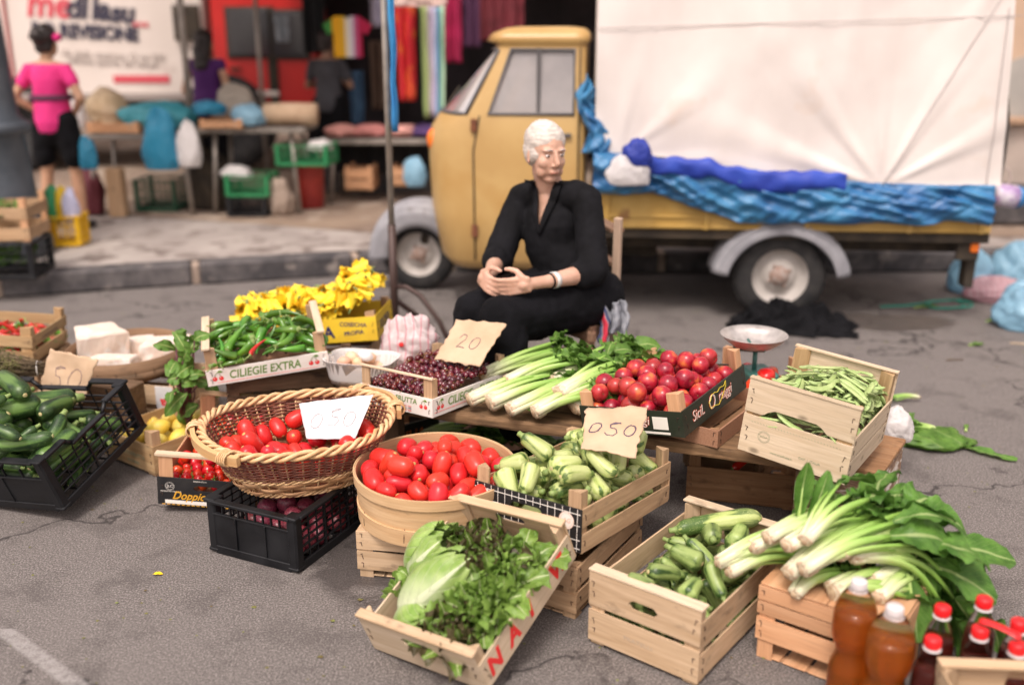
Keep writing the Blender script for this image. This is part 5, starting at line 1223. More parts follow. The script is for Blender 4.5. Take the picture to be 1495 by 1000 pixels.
# ------------------------------------------------------------------ celery on the plank
cel = [((699, 549), (838, 505), 1), ((685, 584), (815, 540), 2), ((714, 588), (842, 545), 3), ((739, 557), (850, 522), 4), ((743, 598), (868, 552), 5), ((780, 602), (880, 562), 6), ((806, 556), (905, 512), 7), ((815, 576), (915, 530), 8), ((838, 596), (935, 548), 9), ((868, 585), (950, 530), 10)]
clab = ['outermost white celery bunch at the left end, against the cherry crate', 'celery bunch with a red brown cut base at the front left of the plank', 'thick celery bunch with a broad cut base near the plank edge', 'celery bunch lying second from the back on the left of the heap', 'celery bunch at the plank edge with its base cut square', 'celery bunch at the plank edge beside a loose green leaf', 'short celery bunch standing highest, near the middle of the heap', 'fat white celery bunch lying on top in the middle of the heap', 'celery bunch ribbed and pink at the base, lying beside the post', 'celery bunch half hidden by the nectarine crate']
for (b0, b1_, i) in cel:
    zz = .335+(.055 if i in (4, 7, 8) else .012)+(.02 if i in (1,) else 0)
    p = gz(*b0, zz); q = gz(*b1_, zz+.055)
    bunch('celery_bunch', clab[i-1], p, q, .030+(.008 if i in (3, 8) else 0), 8, .12, .085, 11, CELL, .075, .012, i, 0.0, 'celery bunches on the plank', 'celery', leafn=2)
mb = MB(); random.seed(3); leaf(mb, (0, 0, 0), (.5, -.9, 0), (0, 0, 1), .07, .045, .2, .1, .2, 12, 8); tag(mb.build('loose_leaf', [CELL], None, gz(770, 592, .345)), 'loose green leaf at the plank edge among the celery bases', 'leaf')

# ------------------------------------------------------------------ celery and chard heap at the front right
ch2 = [((1048, 822), (1150, 768), .245, .33, .021, CHARD), ((1063, 835), (1150, 785), .225, .29, .023, CELL), ((1098, 800), (1212, 750), .29, .35, .023, CHARD), ((1120, 786), (1225, 735), .325, .375, .023, CHARD),
       ((1148, 797), (1262, 742), .34, .37, .022, CHARD), ((1150, 838), (1275, 733), .27, .40, .025, CHARD), ((1172, 833), (1290, 760), .30, .39, .025, CHARD), ((1224, 808), (1340, 748), .33, .36, .026, CHARD),
       ((1243, 812), (1350, 796), .31, .31, .024, CHARD), ((1160, 868), (1215, 812), .215, .28, .020, CELL), ((1215, 866), (1290, 830), .225, .26, .038, CHARD), ((1268, 846), (1370, 812), .24, .25, .030, CHARD), ((1283, 874), (1330, 820), .225, .25, .022, CHARD), ((1175, 790), (1235, 715), .36, .45, .020, CHARD)]
hl = ['outermost bunch at the left, its white bases over the courgette crate', 'bunch just below the leftmost one, lying across the crate edge', 'bunch with two small pink cut ends behind the left bunches', 'upper left bunch with a rosy cut base', 'upper bunch with long straight pale stalks in the middle', 'longest bunch lying diagonally on top of the heap', 'bunch on top whose fan of leaves falls to the back', 'bunch with knobbly white roots at the centre right', 'bunch stretched flat toward the right side of the heap', 'green stalked bunch hanging over the front slats', 'thick bunch with a dark brown cut root facing forward', 'pale curled bunch behind the tallest amber bottle', 'short white bunch pointing down between bottle and crate', 'bunch of upright dark leaves at the back of the heap']
for i, (b0, b1_, z0, z1_, th, lm) in enumerate(ch2):
    p = gz(*b0, z0); q = gz(*b1_, z1_)
    q = p+(q-p)*1.28; q.z -= .06; bunch('chard_bunch', hl[i]+' of chard', p, q, th*.92, 10, (.165 if i < 11 else .12) if i not in (1, 9) else .05, .105, 9, lm, .080, .02, 40+i, .0, 'chard bunches on the front right crate', 'chard', hang=.12 if i in (7, 8, 11) else 0)
def single_leaf(name, label, P, d, L, W, m=CHARD, nrm=(0, 0, 1), seed=0, **k):
    random.seed(seed+500); mb = MB(); fn = leaf(mb, (0, 0, 0), d, nrm, L, W, **k); 
    st = MB(); st.tube([Vector(fn(u, .5))-Vector((0, 0, .003)) for u in (0, .2, .4, .6)], [.006, .005, .003, .001], 6)
    for i in range(len(st.g)): st.g[i] = (.45, st.g[i][1], st.g[i][2])
    t = thing(name, label, 'leaf', P); mb.build('leaf_blade', [m], t); st.build('stalk', [STALK], t); return t
single_leaf('chard_leaf', 'upright grey green leaf standing highest at the back of the chard heap', gz(1165, 765, .34), (.06, .12, 1), .165, .055, nrm=(0, -1, .2), seed=1, curl=-.1, ruffle=.03, cup=.3)
single_leaf('chard_leaf', 'second upright grey green leaf beside the tallest one', gz(1180, 770, .34), (.30, .15, .9), .15, .06, nrm=(.1, -1, .2), seed=2, curl=.1, ruffle=.04, cup=.3)
single_leaf('chard_leaf', 'long leaf hanging down behind the red capped bottles', gz(1325, 835, .26), (.10, -.35, -.75), .17, .10, nrm=(.1, -1, .3), seed=3, curl=.1, ruffle=.1)
single_leaf('chard_leaf', 'broad leaf reaching farthest right over the road', gz(1370, 800, .28), (1, -.05, .0), .20, .12, nrm=(0, -.4, 1), seed=4, curl=.25, ruffle=.12)
single_leaf('chard_leaf', 'broad leaf drooping to the right below the farthest one', gz(1350, 820, .27), (.9, -.35, -.2), .19, .13, nrm=(0, -.5, 1), seed=5, curl=.35, ruffle=.12)

# ------------------------------------------------------------------ greens and aubergines under the plank
for i, (b0, b1_) in enumerate((((600, 640), (700, 622)), ((596, 658), (720, 636)), ((640, 668), (740, 648)))):
    bunch('leafy_greens', ['bunch of long thin green stalks in the shade under the plank, farthest back', 'dark leafy bunch under the plank, middle one', 'dark leafy bunch under the plank right behind the round basket'][i], gz(*b0, .03), gz(*b1_, .045), .016, 8, .17, .11, 14, CHARD, .07, .02, 70+i, 0, 'greens under the plank', 'greens', thin=.9)
for i in range(3): single_leaf('chard_leaf', ['dark crinkled leaf under the plank', 'dark leaf below the middle of the plank', 'dark leaf under the right half of the plank'][i], gz(715+45*i, 640+6*i, .05), (1, .1, .1), .17, .12, seed=10+i, ruffle=.25)
AUB = mat('aubergine_skin', (.012, .006, .014), (.03, .012, .03), scale=6, rough=.18)
for i, (u, v, rz) in enumerate(((690, 621, .4), (755, 627, -.2))):
    t = thing('aubergine', ['glossy dark aubergine in the shade under the plank, left one', 'glossy dark aubergine in the shade under the plank, right one'][i], 'aubergine', gz(u, v, .045), (0, 0, rz))
    spindle(.19, lambda q: .042*(math.sin(PI*q)**.5)*(.6+.5*q), 18, 14).build('vegetable_flesh', [AUB], t); MB().tube([(-.09, 0, 0), (-.12, .004, 0)], [.014, .006], 7).build('stalk', [CALYX], t)
crate('cardboard_box', 'black box with orange lettering on the road under the plank', 'box', (-.475, 3.60, 0, 0, 0, -52), (.24, .30, .10), {s: dict(boards=[(.0, .10)], mat=W_BOARDK) for s in ('front', 'back', 'left', 'right')}, (.02, .10), W_BROWN)
b_ = bpy.data.objects['cardboard_box.001'] if 'cardboard_box.001' in bpy.data.objects else bpy.data.objects['cardboard_box']
text_mesh('lettering', 'SICILIA', .055, mat('orange_ink', (.60, .16, .04), rough=.6), b_, face_matrix('right', .24, .30, 0, .05), .1, bold=.0012)

# ------------------------------------------------------------------ lettuces
def lettuce(label, P, axis, R0, n, m, seed, ruffle=.3, cup=.5, wav=3, close=.5, group='lettuces in the tilted crate', nv=14, nu=14, outer=.9):
    random.seed(seed+900); axis = Vector(axis).normalized(); s = axis.orthogonal().normalized(); w = axis.cross(s)
    t = thing('lettuce', label, 'lettuce', P, group=group); mb = MB()
    for i in range(n):
        f = i/(n-1); a = i*2.399+rnd(-.2, .2); op = (.15+close*1.35*f)
        rad = s*math.cos(a)+w*math.sin(a); d = axis*math.cos(op)+rad*math.sin(op); nr = (axis*math.sin(op)-rad*math.cos(op))
        L = R0*(.62+outer*.5*f)*rnd(.88, 1.1)
        leaf(mb, rad*(.006+.012*f)*1.0, d, -nr*-1, L, L*rnd(.72, .95), rnd(-.5, -.15)*(1 if f < .7 else -.7), ruffle*rnd(.7, 1.2), cup, nu, nv, 0, lambda u: (min(1, u*3.2+.22))*(math.sin(PI*min(1, .5+u*.47))**.45)*(.6+.55*u), wav, 0, 1)
    for k, v in enumerate(mb.v):
        if P[2]+v[2] < .006: mb.v[k] = (v[0], v[1], .006-P[2]+rnd(0, .002))
    mb.build('leaves', [m], t)
    st = MB(); X = axis.to_track_quat('Z', 'Y').to_matrix().to_4x4(); st.lathe([(1e-4, -.012), (.013, -.011), (.018, 0), (.015, .03)], 12, 0, X); st.build('cut_base', [CUTEND], t)
    return t
def headed(label, P, axis, Rr, m, seed, n=9, stretch=1.35):
    """a closed head: broad leaves wrapped round it from the white butt, wavy toward the tip"""
    random.seed(seed+300); axis = Vector(axis).normalized(); s_ = axis.orthogonal().normalized(); w_ = axis.cross(s_)
    t = thing('lettuce', label, 'lettuce', P, group='lettuces in the tilted crate'); mb = MB()
    for i in range(n):
        a0 = i*2.399; wd = rnd(.95, 1.3); rr = Rr*(.72+.045*i); op = rnd(.10, .42)+.03*i; ph = rnd(0, 6); o = rnd(0, 40)
        def fn(u, v):
            th = PI*.98-(PI*.98-op)*u; q = (v-.5)*2; a = a0+wd*q*(.35+.75*math.sin(PI*min(1, u*.8+.12)))
            r = rr*(1-.10*q*q)+Rr*(.20*max(0, u-.55)**1.3+.05*abs(q)**2*u*math.sin(u*16+ph+q*3)+.06*u*u*math.sin(q*9+ph)); r += Rr*.055*math.exp(-(q/.12)**2)*(1-u)
            return axis*(-math.cos(PI-th)*-1*r*stretch*-1 if False else math.cos(th)*r*stretch)+(s_*math.cos(a)+w_*math.sin(a))*(math.sin(th)*r+.008)
        mb.sheet(fn, 20, 18, gcf=lambda u, v: (u, v, o))
    lo = .006-P[2]; mb.v = [(v[0], v[1], max(lo, v[2])) for v in mb.v]
    mb.build('leaves', [m], t); st = MB(); X = Matrix.Translation(-axis*Rr*stretch*.95) @ axis.to_track_quat('Z', 'Y').to_matrix().to_4x4(); st.lathe([(1e-4, -.010), (.014, -.009), (.019, .004), (.016, .03)], 12, 0, X); st.build('cut_base', [CUTEND], t); return t
WL = pose(*P_L1)
def inL(x, y, z): return WL @ Vector((x, y, z))
def dirL(x, y, z): return WL.to_3x3() @ Vector((x, y, z))
headed('round pale head with thick white ribs at the left rim of the tilted crate', inL(-.125, .03, .095), dirL(.55, .35, .60), .072, LETP, 1)
headed('long pale romaine head lying in the middle of the tilted crate', inL(-.055, -.055, .100), dirL(.62, .65, .40), .070, LETP, 2, 8, 1.75)
headed('pale green head half buried at the lower end of the tilted crate', inL(-.06, -.150, .055), dirL(.8, -.1, .4), .058, LETP, 4, 8, 1.3)
lt = [('frilly bronze tipped lettuce at the top of the tilted crate', (-.03, .115, .055), (.0, .3, 1), .085, 20, LETR, .46, .2, 4, .78),
      ('frilly bronze tipped lettuce against the far right corner of the tilted crate', (.10, .085, .055), (.2, .1, 1), .085, 18, LETG, .42, .2, 4, .76),
      ('bright green frilly lettuce by the red lettered side', (.10, .00, .075), (.25, .0, 1), .092, 20, LETG, .44, .2, 4, .78),
      ('green and bronze frilly lettuce in the centre of the tilted crate', (.035, .045, .085), (.05, .0, 1), .088, 20, LETR, .46, .2, 4, .8),
      ('green frilly lettuce at the lower right of the tilted crate', (.085, -.075, .075), (.25, -.1, 1), .095, 22, LETG, .46, .2, 4, .8),
      ('dark bronze frilly lettuce near the lower end of the tilted crate', (.065, -.150, .060), (.15, -.1, 1), .088, 22, LETR, .5, .2, 4, .78),
      ('darker green lettuce low at the left edge of the tilted crate', (-.150, -.055, .035), (-.5, .0, .6), .075, 12, LETG, .22, .3, 3, .6)]
for i, (lab, p, ax, r0, n, m, rf, cu, wv, cl) in enumerate(lt): lettuce(lab, inL(*p), dirL(*ax), r0*1.20, n+1, m, i, rf*.85, cu, 3, cl*.95)

# ------------------------------------------------------------------ bottles
def liquid(name, c, tr=.6):
    m, t, b = newmat(name); b.inputs['Base Color'].default_value = c4(c); b.inputs['Transmission Weight'].default_value = tr; b.inputs['Roughness'].default_value = .08; b.inputs['IOR'].default_value = 1.33; return m
AMBER = liquid('amber_liquid', (.62, .20, .03), .75); DARKW = liquid('dark_red_liquid', (.12, .02, .015), .5)
PET = liquid('clear_bottle_plastic', (.96, .90, .86), 1.0); PET.node_tree.nodes['Principled BSDF'].inputs['IOR'].default_value = 1.18
CAPW = mat('white_cap', (.62, .58, .58), rough=.4); CAPR = mat('red_cap', (.70, .015, .02), rough=.35, spec=.5)
def bottle(label, P, H, r, cap, liq, prof, group, lvl=.8, ribs=True):
    t = thing('bottle', label, 'bottle', P, (0, 0, rnd(0, 3)), group)
    pr = [(q*r, z*H) for q, z in prof]; mb = MB(); mb.lathe([(1e-4, .004)]+pr, 32); mb.build('bottle_body', [PET], t)
    lp = [(1e-4, .006)]+[((q*r)-.0022, max(.006, z*H)) for q, z in prof if z < lvl]; rl = lp[-1][0]
    for k in range(len(prof)-1):
        if prof[k][1] < lvl <= prof[k+1][1]: f = (lvl-prof[k][1])/(prof[k+1][1]-prof[k][1]); rl = (prof[k][0]+(prof[k+1][0]-prof[k][0])*f)*r-.0022
    lp += [(rl, lvl*H), (1e-4, lvl*H)]; mb = MB(); mb.lathe(lp, 32); mb.build('liquid', [liq], t)
    c = MB(); cr = prof[-1][0]*r+.0025; c.lathe([(cr, H-.022), (cr+.0008, H-.02), (cr+.0006, H-.002), (cr-.002, H+.001), (1e-4, H+.001)], 24)
    for k in range(24):
        a = 2*PI*k/24; c.box(((cr+.0008)*math.cos(a), (cr+.0008)*math.sin(a), H-.011), (.0012, .0016, .016), 0, rot=(0, 0, a), ch=.0003)
    c.build('cap', [cap], t); cl = MB(); cl.lathe([(cr+.0025, H-.028), (cr+.003, H-.0265), (cr+.0025, H-.025)], 24, cap0=True, cap1=True); cl.build('neck_ring', [CAPW], t); return t
PB = [(.78, 0), (.95, .02), (.98, .10), (.98, .30), (.93, .36), (.78, .42), (.74, .46), (.80, .50), (.97, .57), (1.0, .64), (.99, .72), (.92, .80), (.70, .88), (.42, .935), (.30, .955), (.29, .985)]
PC = [(.80, 0), (.96, .02), (1, .08), (1, .62), (.93, .72), (.70, .82), (.45, .89), (.40, .95), (.40, .985)]
bottle('tall amber bottle with a whitish cap and a pinched waist, in front of the celery', gz(1255, 846, .335)-Vector((0, 0, .335)), .335, .049, CAPW, AMBER, PB, 'amber bottles', .80)
bottle('amber bottle with a clear cap, nearer the camera and lower', gz(1307, 884, .325)-Vector((0, 0, .325)), .325, .052, CAPW, AMBER, PB, 'amber bottles', .78)
rb = [((1377, 884), .30, 'dark bottle with red cap just right of the amber bottles'), ((1363, 930), .28, 'lowest dark red capped bottle beside the clear capped amber one'), ((1438, 872), .31, 'dark red capped bottle standing farthest back'), ((1432, 915), .29, 'dark red capped bottle under the left end of the red strap'), ((1489, 905), .29, 'dark bottle with red cap at the right edge, behind'), ((1487, 938), .28, 'dark bottle at the right edge under the red strap')]
for (u, v), z, lab in rb: 
    p = gz(u, v, z); bottle(lab, (p.x, p.y, 0), z, .034, CAPR, DARKW, PC, 'dark bottles with red caps', .74)
p, q = gz(1430, 908, .298), gz(1490, 934, .29)
mb = MB(); mb.tube([p+(q-p)*f+Vector((0, 0, .006+.004*math.sin(f*PI))) for f in [i/8 for i in range(9)]], .012, 10, flat=.25, up=(0, 0, 1)); tag(mb.build('plastic_strap', [CAPR]), 'glossy red plastic strap lying across two red capped bottles', 'strap')

# ------------------------------------------------------------------ scale
def scale_():
    P = Vector((.875, 3.44, .262)); GR = mat('chipped_green_enamel', (.03, .13, .11), (.05, .19, .16), scale=14, rough=.45, tint2=((.10, .06, .04), 40, .66)); ST = mat('worn_steel_pan', (.62, .58, .55), (.42, .39, .37), scale=20, rough=.42, metal=.6)
    t = thing('kitchen_scale', 'green enamel scale with a shallow steel pan between the nectarines and beans', 'scale', P, (0, 0, .2))
    b = MB(); b.box((.03, 0, .045), (.11, .13, .07), ch=.012); b.box((.03, 0, .012), (.13, .15, .018), ch=.006); b.build('scale_body', [GR], t)
    b = MB(); b.tube([(.01, 0, .07), (.01, 0, .155)], .009, 8); b.tube([(-.075, 0, .172), (-.05, 0, .158), (.01, 0, .150), (.07, 0, .158), (.10, 0, .176)], .006, 6); b.tube([(.01, -.07, .172), (.01, 0, .150), (.01, .07, .172)], .006, 6); b.build('pan_support', [GR], t)
    b = MB(); pr = [(1e-4, .158), (.04, .160), (.075, .172), (.105, .195), (.118, .212), (.121, .214), (.119, .2155), (.106, .198), (.075, .175), (.04, .163), (1e-4, .1605)]; b.lathe(pr, 44); b.build('pan', [ST], t)
    b = MB(); b.ell((0, 0, .164), (.006, .006, .004), 8, 6); b.build('pan_rivet', [STAPLE], t)
    b = MB(); b.lathe([(1e-4, .002), (.045, .002), (.048, .0), (.05, .004)], 24, 0, Matrix.Translation((.03, -.066, .045)) @ Matrix.Rotation(PI/2, 4, 'X') @ Matrix.Diagonal((.62, .62, 1, 1))); b.build('dial', [PAPER], t)
scale_()
crate('wooden_crate', 'upright crate end standing under the green scale', 'crate', (.875, 3.50, 0, 0, 0, 8), (.30, .26, .258), simple_sides(.255, 3, W_TAN), (.03, .258), W_TAN)

# ------------------------------------------------------------------ black cloth, bags, litter
CLOTHK = mat('black_cotton', (.0035, .0035, .0045), (.008, .008, .0095), scale=12, spec=.15, rough=.9, bump=.15, bscale=300)
def cloth_heap():
    mb = MB(); c = gz(1160, 480, 0)
    def fn(u, v):
        x = (u-.5)*.66; y = (v-.5)*.34; e = max(0, 1-((2*abs(u-.5))**3+(2*abs(v-.5))**3)); p = Vector((u*3.2, v*3.2, .3))
        f = noise.fractal(p*1.2, .8, 2.2, 4); g = abs(noise.noise(p*2.3+Vector((4, 0, 0)))); r = 1-abs(noise.noise(p*1.7+Vector((0, 7, 1))))*2
        z = .008+e*(.050+.075*max(0, r)**2+.05*g+.02*f)
        return (x*(1+.18*noise.noise(p*1.1))+.05*noise.noise(p*3), y*(1+.25*noise.noise(p*1.3+Vector((9, 0, 0))))+.05*noise.noise(p*3+Vector((5, 5, 5))), max(.004, z))
    mb.sheet(fn, 90, 60); tag(mb.build('black_cloth', [CLOTHK], None, (c.x, c.y+.02, 0), (0, 0, R(-8))), 'crumpled black cloth dropped on the road in front of the rear wheel', 'cloth')
cloth_heap()
crumpled('plastic_bag', 'pale blue knotted rubbish bag by the kerb behind the others, the left one', gz(1414, 425, 0), (.25, .22, .20), BAG_BLUE, 3, .5)
crumpled('plastic_bag', 'large pale blue rubbish bag at the back on the right', gz(1480, 415, 0), (.30, .26, .21), BAG_BLUE, 5, .3)
crumpled('plastic_bag', 'flat pinkish white bag lying between the blue bags', gz(1452, 438, 0), (.34, .24, .13), BAG_PK2, 7)
crumpled('plastic_bag', 'round light blue bag nearest the camera at the right edge', gz(1492, 478, 0), (.27, .24, .20), BAG_BLUE, 9, .3)
crumpled('plastic_bag', 'white plastic bag wedged behind the bean crate', gz(1306, 640, .14), (.11, .12, .10), BAG_W, 11, .2)
mb = MB(); c = gz(1385, 446, .0); GT = mat('green_twine', (.02, .28, .20), rough=.5)
mb.tube([(c.x+.12*math.cos(a)*(1+.3*math.sin(a*.7)), c.y+.10*math.sin(a*1.0+.3), .008+.004*math.sin(a*3)) for a in [i*.35 for i in range(42)]]+[(c.x-.25, c.y-.02, .006), (c.x-.42, c.y-.05, .006)], .006, 5); tag(mb.build('twine', [GT]), 'loops of green plastic twine on the road before the bags', 'twine')
lit = [((1440, 468), .13, 'green leaf scrap on the road left of the nearest blue bag', .3), ((1335, 448), .16, 'ragged green leaf on the road behind the twine', .1), ((1415, 503), .08, 'small flat leaf on the open road at the right', .2)]
for i, ((u, v), L, lab, a) in enumerate(lit): single_leaf('loose_leaf', lab, gz(u, v, .008), (1, a, 0), L, .05, CELL, seed=30+i, curl=.0, ruffle=.12)
# celery scraps behind the bean crate
single_leaf('loose_leaf', 'long twisted leaf lying on the road at the far right of the scraps', gz(1385, 645, .012), (.62, -.62, 0), .25, .06, CHARD, seed=41, curl=0, ruffle=.2)
bunch('celery_scraps', 'loose celery stalks and leaves dumped behind the bean crate', gz(1378, 632, .03), gz(1318, 625, .05), .014, 6, .13, .08, 10, CELL, .05, .01, 91, 0, None, 'celery')
single_leaf('loose_leaf', 'short curved stalk piece standing alone on the road', gz(1410, 628, .01), (.35, .7, .05), .075, .022, CELL, seed=43, curl=.1)
bunch('celery_scraps', 'thin pale celery stalk lying apart behind the scraps', gz(1342, 580, .02), gz(1300, 582, .02), .008, 3, .07, .03, 3, CELL, .02, .01, 93, 0, None, 'celery')
crumpled('celery_trimmings', 'pile of pale green trimmings on the road beside the painted box', gz(1362, 648, 0), (.24, .16, .05), CELL, 14, 0, 'trimmings', sharp=1.6)
mb = MB(); c = gz(1390, 526, .004); mb.tube([(c.x-.03, c.y, .004), (c.x+.01, c.y+.004, .006), (c.x+.06, c.y+.012, .004)], .0025, 5); tag(mb.build('twig', [W_DARK]), 'thin dark twig on the open road', 'twig')
mb = MB(); c = gz(1480, 501, .004); mb.tube([(c.x-.02, c.y, .005), (c.x+.12, c.y-.03, .005)], .004, 5); tag(mb.build('wood_sliver', [W_WHITE]), 'pale wood sliver on the road at the right edge', 'wood sliver')
random.seed(77); mb = MB()
def scrap_ok(x, y): return True
SCR = mat('dry_leaf_crumb', (.12, .08, .03), (.20, .24, .06), scale=30, rough=.9, kind='world')
for _ in range(520):
    y = rnd(1.9, 5.6); x = rnd(-.62, .62)*y; s = rnd(.002, .007)*(1 if _ > 70 else 2.0); a = rnd(0, 6); h = rnd(.0005, .003)
    mb.add([(x+s*math.cos(a+q)*rnd(.6, 1.2), y+s*math.sin(a+q)*.7, h+rnd(0, .002)) for q in (0, 1.6, 3.1, 4.7)], [(0, 1, 2, 3)], 0)
o = mb.build('road_crumbs', [SCR]); o['kind'] = 'stuff'; o['label'] = 'tiny crumbs of leaf and grit scattered over the road'; o['category'] = 'litter'
mb = MB(); leaf(mb, (0, 0, 0), (1, .3, .1), (0, 0, 1), .03, .018, .3, .1); tag(mb.build('yellow_leaf', [BLOM], None, gz(222, 838, .006)), 'small yellow leaf on the bare road at the left', 'leaf')

# ------------------------------------------------------------------ beet greens hanging and dried herbs
def beet():
    t = thing('beet_greens', 'bunch of leafy greens with dark purple stems hanging between the sieve and the pepper crate', 'greens', gz(268, 610, .16)); mb = MB(); st = MB(); lo = t.location.copy(); random.seed(31)
    PUR = mat('purple_stem', (.10, .02, .05), (.20, .08, .08), scale=40, rough=.5)
    for i in range(22):
        u, v = rnd(255, 300), 492+i*5.0+rnd(-8, 8); e = gy(u, v, 3.44+rnd(-.05, .05))-lo
        b = Vector((rnd(-.02, .02), rnd(0, .05), rnd(-.03, .02))); m_ = (b+e)/2+Vector((rnd(-.03, .03), rnd(-.02, .04), .02))
        st.tube([b, m_, e], [.0035, .003, .002], 5); leaf(mb, e, (rnd(-.6, .6), rnd(-.7, -.1), rnd(-.4, .9)), (rnd(-.3, .3), -1, .6), rnd(.06, .10), rnd(.045, .07), rnd(.1, .7), .25, .2, 12, 10, 0, None, 3, .3)
    mb.build('leaves', [BEET], t); st.build('stems', [PUR], t)
beet()
def dried_herbs(label, P, rz, seed, n=150):
    random.seed(seed); HM = mat('dried_oregano', (.07, .075, .022), (.20, .19, .07), scale=40, rough=.9); SM = mat('dry_herb_stalk', (.14, .10, .06), (.22, .17, .10), scale=30, rough=.9)
    t = thing('herb_bunch', label, 'herbs', P, (0, 0, rz), 'dried herb bunches'); st = MB(); fl = MB()
    for i in range(n):
        a = rnd(-.5, .5); e = rnd(-.35, .4); L = rnd(.16, .27); d = Vector((-math.cos(a), math.sin(a), e)); s = Vector((rnd(-.02, .02)+.14, rnd(-.02, .02), rnd(-.02, .03)))
        p = s+d*L; st.tube([s, s+d*L*.5+Vector((0, 0, .008)), p], [.0016, .0013, .0007], 3)
        for q in range(16):
            f = rnd(.45, 1.05); c = s+d*L*f+Vector((rnd(-.011, .011), rnd(-.011, .011), rnd(-.009, .013))); r = rnd(.003, .0065); fl.add([c+Vector((r, 0, 0)), c+Vector((-r*.5, r, 0)), c+Vector((-r*.5, -r, 0)), c+Vector((0, 0, r*1.2)), c-Vector((0, 0, r))], [(0, 1, 3), (1, 2, 3), (2, 0, 3), (1, 0, 4), (2, 1, 4), (0, 2, 4)])
    st.build('stalks', [SM], t); fl.build('flower_heads', [HM], t)
    tw = MB(); tw.tube([(.13, .028*math.cos(k*.6), .005+.028*math.sin(k*.6)) for k in range(22)], .0022, 5); tw.build('string', [STRING], t)
dried_herbs('upper bunch of dried grey green oregano tied with string at the left edge', gz(0, 545, .30), .3, 1)
dried_herbs('lower bunch of dried oregano beside the cucumbers at the left edge', gz(-20, 592, .27), .0, 2, 120)
crate('wooden_crate', 'wooden crate under the oregano bunches', 'crate', (-2.02, 3.48, 0, 0, 0, -20), (.44, .40, .24), simple_sides(.235, 2, W_TAN), (.03, .235), W_TAN)
# ------------------------------------------------------------------ people: one continuous body each, clothes and hair as children
def fuse(mb, name, m, parent, vox=.005, smooth=3, disp=None, cull=None):
    o = mb.build(name, m); md = o.modifiers.new('r', 'REMESH'); md.mode = 'VOXEL'; md.voxel_size = vox; md.use_smooth_shade = True
    s = o.modifiers.new('s', 'SMOOTH'); s.factor = .5; s.iterations = smooth
    dg = bpy.context.evaluated_depsgraph_get(); me = bpy.data.meshes.new_from_object(o.evaluated_get(dg)); me.name = name
    bpy.data.objects.remove(o); me.materials.clear(); me.materials.append(m)
    global BV
    from mathutils.bvhtree import BVHTree; BV = BVHTree.FromPolygons([v.co.copy() for v in me.vertices], [tuple(p.vertices) for p in me.polygons])
    if disp:
        co = [v.co.copy() for v in me.vertices]; nr = [v.normal.copy() for v in me.vertices]
        me.vertices.foreach_set('co', [q for c, n_ in zip(co, nr) for q in (c+n_*disp(c))])
    if cull:
        import bmesh
        b = bmesh.new(); b.from_mesh(me); bmesh.ops.delete(b, geom=[f for f in b.faces if cull(f.calc_center_median())], context='FACES'); b.to_mesh(me); b.free()
    me.polygons.foreach_set('use_smooth', [True]*len(me.polygons)); me.update()
    r = bpy.data.objects.new(name, me); COL.objects.link(r)
    if parent: r.parent = parent
    return r
def limb(mb, pts, rs, n=14):
    pts = [Vector(p) for p in pts]; P = []; Rr = []
    for i in range(len(pts)-1):
        for k in range(4): f = k/4; P.append(pts[i].lerp(pts[i+1], f)); Rr.append(rs[i]+(rs[i+1]-rs[i])*f)
    P.append(pts[-1]); Rr.append(rs[-1]); mb.tube(P, Rr, n)
    for p, r in ((pts[0], rs[0]), (pts[-1], rs[-1])): mb.ell(p, (r, r, r), 12, 8)
    for p, r in zip(pts[1:-1], rs[1:-1]): mb.ell(p, (r, r, r), 12, 8)
def basis(f, up=(0, 0, 1)):
    f = Vector(f).normalized(); s = Vector(up).cross(f).normalized(); u = f.cross(s); return Matrix((f, s, u)).transposed().to_4x4()   # x forward, y left, z up
def head(mb, c, f, k=1.0, ears=True):
    M = Matrix.Translation(c) @ basis(f) @ Matrix.Scale(k, 4)
    E = lambda c_, r_: mb.ell(c_, r_, 18, 12, 0, M)
    E((-.012, 0, .032), (.098, .076, .088)); E((.024, 0, -.018), (.070, .061, .094)); E((.050, 0, -.090), (.030, .032, .022)); E((.02, 0, -.07), (.055, .050, .040))
    for s in (-1, 1):
        E((.076, .029*s, .030), (.017, .024, .009)); E((.056, .034*s, -.022), (.027, .026, .030)); E((.099, .011*s, -.031), (.009, .008, .007)); E((.040, .040*s, -.062), (.032, .018, .028))
        if ears: E((-.004, .077*s, -.002), (.014, .008, .030)); E((.0, .079*s, -.026), (.009, .007, .012))
    mb.tube([M @ Vector(p) for p in ((.086, 0, .026), (.098, 0, .004), (.112, 0, -.020), (.108, 0, -.032))], [.0075*k, .009*k, .0115*k, .009*k], 10)
    E((.089, 0, -.055), (.010, .023, .0055)); E((.085, 0, -.065), (.011, .020, .006)); E((.070, 0, -.058), (.022, .03, .02))
    return M
